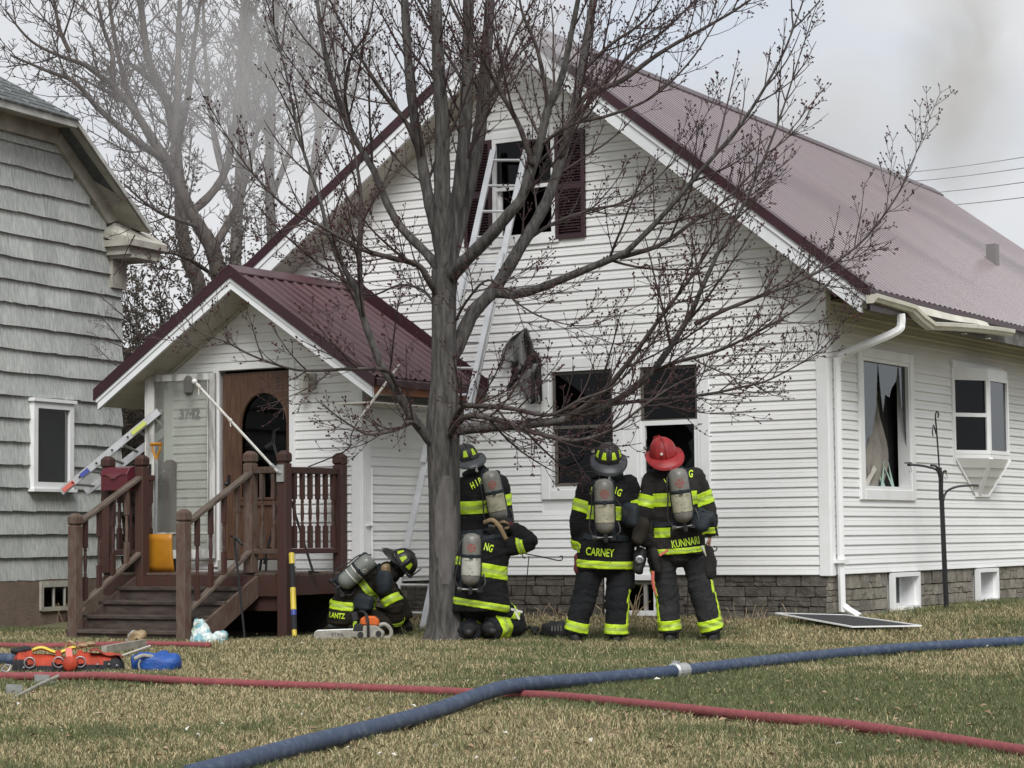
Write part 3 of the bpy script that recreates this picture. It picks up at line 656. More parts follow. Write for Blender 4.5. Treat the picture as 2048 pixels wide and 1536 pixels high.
mb = MB(); mb.smooth = True; mb.grid(lambda u, v: (-.22 + .05 * math.sin(u * 14), .93 + .16 * u, 1.9 + .5 * v), 8, 8); part('curtain', mb, M['charred'], w4)
# bay window on the side wall
BO = .28
bay = MB(); A_, B_, C_, D_ = (0, 3.64), (BO, 4.12), (BO, 4.80), (0, 5.26)
pl = [A_, B_, C_, D_]
bay.prism([(x, y, 1.80) for x, y in pl], (0, 0, .05)); bay.prism([(x * .98, y, 2.77) for x, y in pl], (0, 0, .10))
w5 = part('bay_window', bay, M['trim'], house)
mb = MB(); mb.bb((.0, 3.56, 2.87), (.05, 5.34, 2.95)); part('casing', mb, M['trim'], w5)
mb = MB(); mb.bb((0, 3.58, 1.72), (.032, 3.64, 2.87)); mb.bb((0, 5.262, 1.72), (.032, 5.32, 2.87)); part('casing', mb, M['trim'], w5)
for (p, q, split) in ((A_, B_, 1), (B_, C_, 0), (C_, D_, 1)):
    P0, P1 = Vector((p[0], p[1], 0)), Vector((q[0], q[1], 0)); u = (P1 - P0); L = u.length; u.normalize(); nn = Vector((u.y, -u.x, 0))
    mb = MB()
    def rot_box(a, b, c, d, o0, o1):
        vs = [P0 + u * s + nn * o + Vector((0, 0, z)) for z in (c, d) for o in (o0, o1) for s in (a, b)]
        mb.add(vs, [(0, 2, 3, 1), (4, 5, 7, 6), (0, 1, 5, 4), (2, 6, 7, 3), (0, 4, 6, 2), (1, 3, 7, 5)])
    e = .045
    rot_box(0, e, 1.85, 2.77, -.05, .006); rot_box(L - e, L, 1.85, 2.77, -.05, .006); rot_box(e, L - e, 1.85, 1.85 + e, -.05, .005); rot_box(e, L - e, 2.77 - e, 2.77, -.05, .005)
    if split: rot_box(e, L - e, 2.29, 2.335, -.05, .004)
    part('sash', mb, M['trim'], w5)
    for c, d in (((1.895, 2.29), (2.335, 2.725)) if split else ((1.895, 2.725),)):
        mb = MB(); mb.prism([P0 + u * s + Vector((0, 0, z)) - nn * .02 for s, z in ((e, c), (L - e, c), (L - e, d), (e, d))], -nn * .004); part('pane', mb, M['glass'], w5)
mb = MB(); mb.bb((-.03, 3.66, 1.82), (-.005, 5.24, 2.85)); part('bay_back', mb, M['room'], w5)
bt = [(.0, 4.30), (.03, 4.36), (.03, 4.70), (0, 4.76)]   # bottom of the sided apron
for i in range(3):
    a0, a1, b0, b1 = pl[i], pl[i + 1], bt[i], bt[i + 1]
    for k in range(4):
        t0, t1 = k / 4, (k + 1) / 4 - .012; mb = MB()
        def L_(p, q, t): return Vector((p[0] + (q[0] - p[0]) * t, p[1] + (q[1] - p[1]) * t, 1.80 - .43 * t))
        v = [L_(a0, b0, t0), L_(a1, b1, t0), L_(a1, b1, t1), L_(a0, b0, t1)]; n_ = (v[1] - v[0]).cross(v[3] - v[0]).normalized()
        if n_.x < 0: n_ = -n_
        mb.add([v[0], v[1], v[2] + n_ * .012, v[3] + n_ * .012] + [p - n_ * .01 for p in v], [(0, 1, 2, 3), (7, 6, 5, 4), (0, 4, 5, 1), (1, 5, 6, 2), (2, 6, 7, 3), (3, 7, 4, 0)]); me = mb.mesh('apron_board', M['vinyl'], ORG[w5.name]); fixn(me); part('apron_board', me, M['vinyl'], w5)
mb = MB()
for p, q in zip(pl, bt): mb.bar((p[0] + .008, p[1], 1.80), (q[0] + .008, q[1], 1.37), .05, .03)
mb.bb((0, 4.28, 1.35), (.05, 4.78, 1.39)); part('apron_trim', mb, M['trim'], w5)
# basement windows
mb = MB(); frame_rect(mb, FO, X, NF, -2.65, -1.99, .06, .50, .055, .045, .13); w6 = part('basement_window', mb, M['trim'], house)
mb = MB(); mb.bb((-2.595, .005, .40), (-2.045, .03, .43)); mb.bb((-2.19, .0, .115), (-2.15, .03, .40)); part('sash', mb, M['soot'], w6)
mb = MB(); pane(mb, FO, X, NF, -2.595, -2.045, .115, .445, -.04); part('pane', mb, M['glass'], w6)
room('dark_interior', FO, X, NF, -4.5, -.3, -.2, .47, 2.0, house)
for a, b in ((1.60, 2.38), (4.27, 4.96)):
    mb = MB(); frame_rect(mb, FO, Y_, NS, a, b, .08, .49, .045, .055, .06); w7 = part('basement_window', mb, M['trim'], house)
    mb = MB(); v_ = [(-.02, b - .045), (-.34, b - .045)]; mb.bb((-.20, b - .06, .1), (.0, b - .045, .46)); mb.bb((-.20, a + .045, .1), (.0, a + .06, .46)); mb.bb((-.20, a + .05, .085), (.0, b - .05, .11)); part('reveal', mb, M['trim'], w7)
    mb = MB(); frame_rect(mb, (-.16, 0, 0), Y_, NS, a + .06, b - .06, .11, .46, .035, 0, .03); part('sash', mb, M['trim'], w7)
    mb = MB(); pane(mb, (-.17, 0, 0), Y_, NS, a + .09, b - .09, .14, .43, 0); part('pane', mb, M['glass'], w7)
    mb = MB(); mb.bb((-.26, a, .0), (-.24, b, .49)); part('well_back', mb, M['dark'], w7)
# ------------------------------------------------------------------ vestibule (part of the house)
VY, VL, VR = -1.65, -7.50, -4.75
VA, VZ, VE, VEL = -6.12, 3.92, -4.2, -8.08
def zv(x): return VZ - abs(x - VA) * (.672 if x > VA else .645)
VS = .20
vholes = [(-6.72, -5.72, .70, 2.84)]
vw = MB(); wallcells(vw, (0, VY, 0), X, NF, VL, VR, .45, 3.7, vholes, .1, clip=halfplanes((.672, 1, VZ - VS + .672 * VA), (-.645, 1, VZ - VS - .645 * VA)))
vest_front = part('vestibule_front_wall', vw, M['trim'], house)
vfh = [(-6.80, -5.64, .45, 2.93)]
siding('siding_board', vest_front, (0, VY, 0), X, NF, .5, 3.70, lambda z: max(VL + .1, VA - (VZ - VS - z) / .645), lambda z: min(VR - .12, VA + (VZ - VS - z) / .672), vfh)
vs_ = MB(); vs_.bb((VR - .1, VY + .101, .45), (VR, -.001, 2.72)); vs_.bb((VL, VY + .101, .45), (VL + .1, -.001, 2.72)); vest_side = part('vestibule_side_wall', vs_, M['trim'], house)
siding('siding_board', vest_side, (VR, 0, 0), Y_, NS, .5, 2.62, lambda z: VY + .13, lambda z: -.002, [])
mb = MB(); mb.bb((VR - .125, VY - .028, .44), (VR + .003, VY - .001, 2.66)); mb.bb((VR + .0012, VY - .0285, .44), (VR + .03, VY + .13, 2.66)); part('corner_post', mb, M['trim'], house, bev=.006)
mb = MB(); mb.bb((VL - .03, VY - .028, .44), (VL + .10, VY, 2.66)); part('corner_post', mb, M['trim'], house)
mb = MB(); mb.tube([(VR + .045, VY + .12, .46), (VR + .045, VY + .12, 1.7)], .012, 6); mb.bb((VR + .03, VY + .02, 1.06), (VR + .06, VY + .14, 1.075)); part('cable_strap', mb, M['trim'], house)
mb = MB(); mb.bb((VL + .05, VY + .04, -.2), (VR - .04, -.0, .45)); part('vestibule_foundation', mb, M['mortar'], house)
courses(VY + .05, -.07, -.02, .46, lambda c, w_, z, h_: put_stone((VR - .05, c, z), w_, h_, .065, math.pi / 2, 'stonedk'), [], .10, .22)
# vestibule roof
vd = MB()
for xe in (VE + .03, VEL - .0):
    vs = [(VA, -2.18), (xe, -2.18), (xe, -.02), (VA, -.02)]
    vd.add([(x, y, zv(x)) for x, y in vs] + [(x, y, zv(x) - .07) for x, y in vs], [(0, 1, 2, 3), (7, 6, 5, 4), (0, 4, 5, 1), (1, 5, 6, 2), (2, 6, 7, 3), (3, 7, 4, 0)])
vroof = part('vestibule_roof', vd, M['maroon'], house)
M['vroof'] = mat('maroon_porch_roof_metal', (.060, .023, .030), .42, col2=(.082, .036, .044), scale=1.5, stretch=(.4, 3, .4), rand=.05)
def vsheet(y0, y1, xe):
    mb = MB(); prof = []; y = y0
    while y < y1 - .02:
        prof += [(y, 0), (y + .06, 0), (y + .075, .02), (y + .105, .02), (y + .12, 0)]; y += .18
    prof.append((y1, 0)); n = len(prof); rows = []
    for k in range(3):
        x = VA + (xe - VA) * k / 2
        for yy, zz in prof: rows.append((x, yy, zv(x) + .01 + zz))
    mb.add(rows, [(k * n + i, (k + 1) * n + i, (k + 1) * n + i + 1, k * n + i + 1) for k in range(2) for i in range(n - 1)]); return mb
for a, b in ((-2.22, -1.14), (-1.14, -.06)):
    part('roof_panel', vsheet(a, b, VE), M['vroof'], vroof); part('roof_panel', vsheet(a, b, VEL - .03), M['vroof'], vroof)
mb = MB()
for s, k in ((1, .672), (-1, .645)):
    v = [(VA, -2.24), (VA + s * .15, -2.24), (VA + s * .15, -.03), (VA, -.03)]
    mb.add([(x, y, zv(x) + .045) for x, y in v] + [(x, y, zv(x) + .03) for x, y in v], [(0, 1, 2, 3), (7, 6, 5, 4), (0, 4, 5, 1), (1, 5, 6, 2), (2, 6, 7, 3)])
part('ridge_cap', mb, M['vroof'], vroof)
for s, xe in ((1, VE + .02), (-1, VEL - .03)):
    def vb(za, zb, y0, y1, name, mt, xe=xe):
        mb = MB(); mb.prism([(VA, y0, zv(VA) - za), (xe, y0, zv(xe) - za), (xe, y0, zv(xe) - zb), (VA, y0, zv(VA) - zb)], (0, y1 - y0, 0)); part(name, mb, mt, vroof)
    vb(-.032, .10, -2.235, -2.21, 'rake_trim', M['maroon']); vb(.101, .145, -2.215, -2.18, 'fascia_board', M['fasciaw'], xe - s * .03); vb(.146, .23, -2.20, -2.16, 'fascia_board', M['fasciaw'], xe - s * .04)
    for k in range(9):
        xa = VA + (xe - s * .06 - VA) * k / 9; xb = VA + (xe - s * .06 - VA) * (k + 1) / 9 - s * .007
        mb = MB(); mb.prism([(xa, -2.17, zv(xa) - .195), (xb, -2.17, zv(xb) - .195), (xb, -2.17, zv(xb) - .215), (xa, -2.17, zv(xa) - .215)], (0, 2.14 if s < 0 and k > 6 else .54, 0)); part('soffit_panel', mb, M['soffit'], vroof)
    mb = MB(); mb.bar((VA, VY - .034, zv(VA) - .235), (xe - s * .5, VY - .034, zv(xe - s * .5) - .235), .03, .03); part('soffit_channel', mb, M['soffit'], vroof)
mb = MB(); mb.bb((VE - .05, -2.15, zv(VE) - .17), (VE - .02, -.04, zv(VE) - .035)); part('eave_fascia', mb, M['brownfascia'], vroof)
mb = MB(); mb.bb((VR + .04, VY - .5, 2.36), (VE - .06, -.04, 2.375)); part('eave_soffit', mb, M['soffit'], vroof)
mb = MB(); mb.prism([(VA, -.03, zv(VA) + .16), (VE + .05, -.03, zv(VE) + .09), (VE + .05, -.03, zv(VE) - .02), (VA, -.03, zv(VA))], (0, .028, 0)); part('wall_flashing', mb, M['maroon'], vroof)
mb = MB(); mb.bb((-4.95, -.045, 2.50), (-4.25, -.0, 2.56)); part('trim_strip', mb, M['trim'], vroof)
# door, casing, storm door
mb = MB()
for a, b, c, d in ((-6.80, -6.72, .62, 2.92), (-5.72, -5.64, .62, 2.92), (-6.72, -5.72, 2.84, 2.92)): mb.bb((a, VY - .034, c), (b, VY + .10, d))
part('door_casing', mb, M['trim'], house, bev=.006)
mb = MB(); mb.bb((-6.72, VY - .05, .585), (-5.72, VY + .1, .70)); part('threshold', mb, M['soot'], house)
def arch(a, b, c, d, n=16):
    cx, r = (a + b) / 2, (b - a) / 2; zz = d - r * 1.1
    return [(a, c), (b, c)] + [(cx + r * math.cos(math.pi * i / n), zz + r * 1.1 * math.sin(math.pi * i / n)) for i in range(n + 1)]
DY = VY + .045
ar = arch(-6.44, -5.765, 1.38, 2.58)
mb = MB()                                               # slab with arched opening, built as a ring
outr = [(-6.70, .71), (-5.74, .71), (-5.74, 2.81), (-6.70, 2.81)]
bm = bmesh.new(); ov = [bm.verts.new((x, DY, z)) for x, z in outr]; iv = [bm.verts.new((x, DY, z)) for x, z in ar]
ee = [bm.edges.new((ov[i], ov[(i + 1) % 4])) for i in range(4)] + [bm.edges.new((iv[i], iv[(i + 1) % len(iv)])) for i in range(len(iv))]
bmesh.ops.triangle_fill(bm, edges=ee, use_beauty=True)
me = bpy.data.meshes.new('front_door'); bm.to_mesh(me); bm.free(); me.transform(Matrix.Translation(-ORG[house.name])); me.materials.append(M['doorwood'])
door = part('front_door', me, None, house); sd = door.modifiers.new('Solidify', 'SOLIDIFY'); sd.thickness = .045; sd.offset = 0
mb = MB(); mb.prism([(x, DY, z) for x, z in ar], (0, .008, 0)); part('pane', mb, M['glass'], door)
mb = MB(); pts = [(x, DY - .028, z) for x, z in ar] + [(ar[0][0], DY - .028, ar[0][1])]; mb.tube(pts, .022, 6); part('moulding', mb, M['doorwood'], door)
for a, b in ((-6.40, -6.14), (-6.06, -5.80)):
    mb = MB(); mb.bb((a, DY - .04, .84), (b, DY - .02, 1.26)); mb.bb((a + .05, DY - .055, .89), (b - .05, DY - .039, 1.21)); part('door_panel', mb, M['doorwood'], door, bev=.012)
mb = MB(); mb.bb((-6.45, DY - .045, 1.30), (-5.78, DY - .02, 1.36)); part('moulding', mb, M['doorwood'], door, bev=.01)
mb = MB(); mb.ball((-6.61, DY - .07, 1.56), .03); mb.bb((-6.63, DY - .03, 1.5), (-6.59, DY - .02, 1.66)); part('door_knob', mb, M['black'], door)
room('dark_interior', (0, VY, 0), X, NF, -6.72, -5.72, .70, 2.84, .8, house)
ang = math.radians(13); hx = Vector((-6.73, VY - .06, 0)); du = Vector((-math.cos(ang), -math.sin(ang), 0)); dn_ = Vector((math.sin(ang), -math.cos(ang), 0))
def dbox(a, b, c, d, o0, o1):
    vs = [hx + du * s + dn_ * o + Vector((0, 0, z)) for z in (c, d) for o in (o0, o1) for s in (a, b)]
    mb = MB(); mb.add(vs, [(0, 2, 3, 1), (4, 5, 7, 6), (0, 1, 5, 4), (2, 6, 7, 3), (0, 4, 6, 2), (1, 3, 7, 5)]); return mb
DW = .87
mb = dbox(0, .07, .72, 2.82, 0, .035)
for b in (dbox(DW - .10, DW, .72, 2.82, 0, .035), dbox(.07, DW - .10, 2.74, 2.82, .002, .033), dbox(.07, DW - .10, .72, .82, .002, .033), dbox(DW - .012, DW + .012, .72, 2.83, -.03, .05), dbox(.09, .1, .82, 2.74, .0, .03)): mb.add(b.v, b.f)
M['stormframe'] = mat('grimy_storm_frame', (.60, .60, .57), .45, col2=(.27, .27, .25), scale=2.5, stretch=(4, 4, .8), ramp=(.45, .62))
storm = part('storm_door', mb, M['stormframe'], house, bev=.004)
part('pane', dbox(.08, DW - .10, .82, 2.74, .012, .018), M['glassdirty'], storm)
mb = dbox(DW - .07, DW - .03, 1.55, 1.80, .036, .052); h_ = hx + du * (DW - .05) + dn_ * .07; mb.tube([h_ + Vector((0, 0, 1.60)), h_ + dn_ * .03 + Vector((0, 0, 1.64)), h_ + dn_ * .03 + Vector((0, 0, 1.74)), h_ + Vector((0, 0, 1.78))], .01, 6); part('handle', mb, M['black'], storm)
part('kick_bar', dbox(.08, DW - .1, 1.0, 1.02, .02, .03), M['stormframe'], storm)
def text_mesh(txt, size, ext=0.0, bold=0.0, sx=1):
    cu = bpy.data.curves.new('txt', 'FONT'); cu.body = txt; cu.size = size; cu.extrude = ext; cu.offset = bold; cu.align_x = 'CENTER'; cu.align_y = 'CENTER'; cu.resolution_u = 3
    o = bpy.data.objects.new('txt', cu); C.objects.link(o); dg = bpy.context.evaluated_depsgraph_get(); dg.update()
    me = bpy.data.meshes.new_from_object(o.evaluated_get(dg)); bpy.data.objects.remove(o); bpy.data.curves.remove(cu)
    me.transform(Matrix.Diagonal((sx, 1, 1, 1))); me.materials.clear(); return me
nm = text_mesh('3742', .155, .006, .004); c_ = onY(379, 828, VY - .024); nm.materials.append(mat('grey_numerals', (.10, .10, .095), .7))
nm.transform(Matrix.Translation(c_ - ORG[house.name]) @ Matrix.Rotation(math.pi / 2, 4, 'X')); part('house_number', nm, None, house)
M['lampmetal'] = mat('dull_grey_lamp', (.12, .12, .11), .5); M['lampbeige'] = mat('beige_wall_lamp', (.42, .41, .36), .5)
for px, mt in ((392, M['lampmetal']), (622, M['lampbeige'])):
    c_ = onY(px, 762, VY - .03); mb = MB(); mb.box(c_, (.13, .03, .17)); mb.tube([c_ + Vector((0, -.02, .02)), c_ + Vector((0, -.10, .08)), c_ + Vector((0, -.13, .02))], .014, 6)
    mb.lathe([(.03, .05), (.065, .0), (.055, -.14), (.02, -.17)], 6, Matrix.Translation(c_ + Vector((0, -.13, 0)))); part('wall_lamp', mb, mt, house)
# ------------------------------------------------------------------ porch with steps
porch = thing('porch', 'dark red stained wooden porch with five steps and turned balusters', 'porch', (-6.2, -2.7, -.1))
PZ = .575
y = -1.70
while y > -2.66:
    mb = MB(); mb.bb((-7.56, y - .133, PZ - .03), (-4.94, y, PZ)); part('deck_board', mb, M['wornwood'], porch, bev=.004); y -= .138
mb = MB(); mb.bb((-7.52, -2.70, PZ - .245), (-4.97, -2.662, PZ - .032)); part('rim_joist', mb, M['redwood'], porch)
mb = MB(); mb.bb((-4.968, -2.66, PZ - .235), (-4.93, -1.69, PZ - .032)); part('rim_joist', mb, M['redwood'], porch)
mb = MB(); mb.bb((-7.56, -2.66, PZ - .235), (-7.522, -1.69, PZ - .032)); part('rim_joist', mb, M['redwood'], porch)
mb = MB(); mb.bb((-5.9, -2.655, PZ - .40), (-5.06, -2.615, PZ - .247)); part('beam', mb, M['redwood'], porch)
mb = MB(); mb.bb((-7.4, -1.74, -.1), (-5.0, -1.72, .33)); part('under_deck_shade', mb, M['dark'], porch)  # black sheet standing in for the deep shade under the deck
def post(x, y, z0, z1, mt, r=.0575):
    mb = MB(); mb.bb((x - r, y - r, z0), (x + r, y + r, z1 - .135)); p = part('newel_post', mb, mt, porch, bev=.006)
    mb = MB(); c = .045
    s4 = lambda q, z: [(x - q, y - q, z), (x + q, y - q, z), (x + q, y + q, z), (x - q, y + q, z)]
    rings = [s4(r - .012, z1 - .135), s4(r - .012, z1 - .118), s4(r + .004, z1 - .115), s4(r + .004, z1 - .035), s4(r - .028, z1)]
    vs = sum(rings, []); fs = [(k * 4 + i, k * 4 + (i + 1) % 4, k * 4 + 4 + (i + 1) % 4, k * 4 + 4 + i) for k in range(4) for i in range(4)] + [(16, 17, 18, 19)]
    mb.add(vs, fs); part('post_cap', mb, mt, p, bev=.008); return p
post(-7.485, -2.67, PZ, 1.87, M['redwood']); post(-6.99, -2.67, PZ - .2, 1.87, M['redwood']); post(-5.475, -2.67, PZ, 1.87, M['wornwood'])
post(-5.0, -2.70, -.14, 1.86, M['redwood']); post(-4.985, -1.735, PZ, 1.86, M['redwood']); post(-7.40, -1.725, PZ, 1.85, M['redwood'])
post(-5.45, -3.79, -.17, 1.245, M['wornwood']); post(-6.985, -3.73, -.17, 1.225, M['wornwood'])
def baluster(x, y, z0, z1, mt):
    L = z1 - z0; r = .019; q = .022
    mb = MB(); a, b = z0 + L * .30, z1 - L * .34
    mb.box((x, y, (z0 + a) / 2), (2 * q, 2 * q, a - z0)); mb.box((x, y, (b + z1) / 2), (2 * q, 2 * q, z1 - b)); mb.smooth = True
    mb.lathe([(.022, a), (.014, a + .012), (.021, a + .03), (.013, a + .045), (.017, a + .07), (.0205, (a + b) / 2), (.017, b - .07), (.013, b - .045), (.021, b - .03), (.014, b - .012), (.022, b)], 8, Matrix.Translation((x, y, 0)))
    part('baluster', mb, mt, porch)
def rail(a, b, mt, w_=.085, h_=.038, nm='handrail'): 
    mb = MB(); mb.bar(a, b, w_, h_); part(nm, mb, mt, porch, bev=.006)
# right side rail, front short rail, left rails
rail((-5.0, -2.64, 1.655), (-4.99, -1.79, 1.655), M['redwood'], .06, .07); rail((-5.0, -2.64, .80), (-4.99, -1.79, .80), M['redwood'], .045, .055, 'bottom_rail')
for i in range(6): baluster(-4.998, -2.53 + i * .137, .83, 1.62, M['redwood'])
rail((-5.42, -2.67, 1.66), (-5.05, -2.69, 1.66), M['wornwood'], .06, .07); rail((-5.42, -2.67, .80), (-5.05, -2.69, .80), M['wornwood'], .045, .055, 'bottom_rail')
for i in range(2): baluster(-5.31 + i * .155, -2.68, .83, 1.62, M['wornwood'])
rail((-7.43, -2.67, 1.64), (-7.04, -2.67, 1.64), M['redwood'], .06, .06); rail((-7.43, -2.67, .80), (-7.04, -2.67, .80), M['redwood'], .045, .055, 'bottom_rail')
for i in range(2): baluster(-7.32 + i * .17, -2.67, .83, 1.62, M['redwood'])
rail((-7.47, -2.62, 1.64), (-7.43, -1.93, 1.64), M['redwood'], .06, .06); rail((-7.47, -2.62, .80), (-7.43, -1.93, .80), M['redwood'], .045, .055, 'bottom_rail')
for i in range(4): baluster(-7.465 + .01 * i, -2.5 + i * .16, .83, 1.62, M['redwood'])
for x, zt, zb in ((-5.45, (1.10, 1.63), (.20, .80)), (-6.985, (1.09, 1.62), (.19, .79))):
    yn = -3.74; rail((x, yn + .0, zt[0]), (x, -2.72, zt[1]), M['greywood'], .09, .04); rail((x, yn, zb[0]), (x, -2.72, zb[1]), M['greywood'], .075, .04)
    for i in range(4):
        t = (i + .75) / 4.7; yy = yn + (-2.72 - yn) * t; baluster(x, yy, zb[0] + (zb[1] - zb[0]) * t, zt[0] + (zt[1] - zt[0]) * t - .02, M['redwood'] if i < 3 else M['wornwood'])
# steps
RY = .255; rz = (PZ + .14) / 5
for i in range(5):
    z = PZ - (i + 1) * rz; yb = -2.70 - i * RY
    mb = MB(); mb.bb((-7.04, yb - .022, z - .02), (-5.40, yb, z + rz - .04)); part('riser', mb, M['redwood'] if i == 0 else M['tread'], porch)
    if i < 4:
        for k in range(2):
            mb = MB(); mb.bb((-7.09, yb - .035 - (k + 1) * .135, z - .04), (-5.36, yb - .035 - k * .135 + .008 * k - .006, z)); part('tread', mb, M['tread'], porch, bev=.006)
for x in (-5.385, -7.06): mb = MB(); mb.prism([(x, -2.705, PZ - .26), (x, -2.705, PZ - .03), (x, -3.78, -.02), (x, -3.78, -.17), (x, -3.6, -.17)], (.038, 0, 0)); part('stringer', mb, M['wornwood'], porch)
# mailbox
c_ = Vector((-7.245, -2.775, 1.62)); mbx = MB(); mbx.prism([(c_.x - .19, c_.y - .07, 1.48), (c_.x - .19, c_.y + .065, 1.48), (c_.x - .19, c_.y + .065, 1.74), (c_.x - .19, c_.y - .03, 1.715), (c_.x - .19, c_.y - .07, 1.66)], (.38, 0, 0))
mail = solo('mailbox', mbx, M['mailbox'], 'maroon metal mailbox hanging on the porch railing', 'mailbox', loc=c_, bev=.006)
mb = MB(); mb.prism([(c_.x - .195, c_.y + .068, 1.75), (c_.x - .195, c_.y - .034, 1.725), (c_.x - .195, c_.y - .078, 1.66), (c_.x - .195, c_.y - .078, 1.645), (c_.x - .195, c_.y - .0, 1.71)], (.39, 0, 0)); part('lid', mb, M['mailbox'], mail, bev=.004)
mb = MB(); mb.prism([(c_.x - .13, c_.y - .081, 1.665), (c_.x + .13, c_.y - .081, 1.665), (c_.x + .04, c_.y - .081, 1.625), (c_.x - .04, c_.y - .081, 1.625)], (0, .004, 0)); mb.bb((c_.x - .04, c_.y - .09, 1.612), (c_.x + .04, c_.y - .075, 1.624)); part('flap', mb, mat('mailbox_trim', (.17, .05, .06), .35), mail)
# snow shovel
sc = thing('snow_shovel', 'yellow plastic snow shovel standing on the porch behind the railing', 'shovel', (-7.0, -2.4, PZ))
mb = MB(); mb.smooth = True; mb.grid(lambda u, v: (-7.20 + .46 * u, -2.42 - .10 * math.sin(math.pi * u) * .5 - .09 * v + .05 * v * v, PZ + .005 + .42 * v), 12, 6); o = part('blade', mb, M['yellow'], sc); o.modifiers.new('Solidify', 'SOLIDIFY').thickness = .01
mb = MB(); mb.tube([(-6.98, -2.46, PZ + .25), (-7.03, -2.38, 1.83)], .017, 8); part('shaft', mb, M['alu'], sc)
mb = MB(); t0 = Vector((-7.03, -2.38, 1.80)); mb.tube([t0, t0 + Vector((-.02, 0, .06)), t0 + Vector((-.062, 0, .14)), t0 + Vector((-.066, 0, .20))], .013, 8); mb.tube([t0 + Vector((0, 0, .0)), t0 + Vector((.01, 0, .06)), t0 + Vector((.05, 0, .14)), t0 + Vector((.053, 0, .20))], .013, 8); mb.tube([t0 + Vector((-.085, 0, .20)), t0 + Vector((.07, 0, .20))], .019, 8); part('grip', mb, M['yellow'], sc)
# flag pole on the corner post
fp0 = Vector((-5.0, -2.79, 1.62)); fp1 = onY(389, 763, -3.35)
fpo = thing('flag_pole', 'empty white flag pole slanting from a bracket on the porch post', 'flag pole', fp0)
mb = MB(); mb.tube([fp0 + (fp1 - fp0) * .02, fp1], .0145, 10); part('pole', mb, mat('white_pole', (.72, .71, .67), .4, col2=(.55, .54, .5), scale=10), fpo)
mb = MB(); mb.ball(fp1, .03, 10, 8); part('finial', mb, bpy.data.materials['white_pole'], fpo)
dv = (fp1 - fp0).normalized(); mb = MB(); mb.bb((-5.045, -2.775, 1.53), (-4.955, -2.758, 1.71)); mb.tube([fp0 + Vector((0, .02, 0)), fp0 + dv * .12], .021, 10); part('bracket', mb, M['galv'], fpo)
mb = MB(); pm = fp0 + (fp1 - fp0) * .58; mb.tube([pm - dv * .015, pm + dv * .015], .021, 8); mb.tube([pm + Vector((0, 0, -.02)), pm + Vector((.01, 0, -.07))], .006, 5); pm = fp0 + (fp1 - fp0) * .95; mb.tube([pm - dv * .02, pm + dv * .02], .02, 8); mb.tube([pm + Vector((0, 0, -.02)), pm + Vector((0, 0, -.09))], .007, 5); part('ring', mb, M['pale'], fpo)
# flaked stick with a bent black tip
a_, b_ = onY(799, 729, -2.25), onY(716, 842, -2.35)
wp = thing('white_pole', 'flaking white pole with a thin curved black end by the porch corner', 'pole', onY(690, 930, -2.4))
mb = MB(); mb.tube(lin([a_, b_], 8), [.008, .013, .015, .014, .015, .013, .014, .012], 7); part('shaft', mb, M['whitestick'], wp)
mb = MB(); mb.tube(spline([b_, onY(703, 868, -2.37), onY(693, 900, -2.39), Vector((-5.02, -2.25, 1.70))], 14), .007, 6); part('black_end', mb, M['black'], wp)
# tools leaning on the porch
def segtool(name, label, cat, P, rad, segs):
    P = [Vector(p) for p in P]; t_ = thing(name, label, cat, P[0]); L = (P[-1] - P[0])
    for a, b, mt, nm, r_ in segs:
        mb = MB(); mb.tube([P[0] + L * a, P[0] + L * (a + .02 * (b - a)), P[0] + L * (b - .02 * (b - a)), P[0] + L * b], [r_ * .9, r_, r_, r_ * .9], 10); part(nm, mb, mt, t_)
    return t_
g0 = Vector((-4.72, -2.90, -.08)); g1 = Vector((-4.86, -2.76, .735))
segtool('pike_pole', 'black and yellow tool handle leaning against the porch edge', 'pole', [g0, g1], .02, [(0, .09, M['neon'], 'end_cap', .026), (.09, .27, M['blackfab'], 'grip', .03), (.27, .34, bpy.data.materials['blue_sticker'], 'band', .0305), (.34, .62, M['neon'], 'sleeve', .03), (.62, .92, M['blackfab'], 'shaft', .027), (.92, 1.06, M['neon'], 'head', .03)])
t_ = thing('pry_bar', 'black steel pry bar leaning behind the porch corner post', 'pry bar', (-4.72, -2.5, PZ))
mb = MB(); A0 = onY(626, 1143, -2.35); A1 = onY(546, 885, -2.25); mb.tube([A0, A0 + (A1 - A0) * .5, A1], .014, 7); part('bar', mb, M['black'], t_)
mb = MB(); mb.bar(A1, A1 + Vector((-.10, 0, -.05)), .03, .03); mb.tube([A1, A1 + Vector((.03, -.02, .12)), A1 + Vector((.12, -.04, .15))], [.02, .015, .005], 6); part('pick_head', mb, M['black'], t_)
mb = MB(); mb.bar(A0 + Vector((-.05, 0, 0)), A0 + Vector((.07, 0, -.01)), .03, .02); part('claw', mb, M['black'], t_)
t_ = thing('fork_tool', 'dark forked tool lying across the porch boards behind the short rail', 'tool', (-5.5, -2.4, PZ))
mb = MB(); A0 = onY(528, 1128, -2.45); mb.tube([A0, onY(556, 1010, -2.3)], .013, 6); part('shaft', mb, M['black'], t_)
mb = MB()
for q in (-.035, .035): mb.bar(A0 + Vector((q, 0, .05)), A0 + Vector((q * 1.2, -.02, -.07)), .02, .02)
mb.bar(A0 + Vector((-.045, 0, .05)), A0 + Vector((.045, 0, .05)), .025, .02); part('fork', mb, M['black'], t_)
t_ = thing('rod_tool', 'thin black rod with a hooked grip standing beside the steps', 'rod', (-4.95, -3.3, -.1))
x0 = Vector((-5.0, -3.36, -.12)); x1 = onY(469, 1078, -3.32); mb = MB(); mb.tube([x0, x1], .012, 7); part('shaft', mb, M['black'], t_)
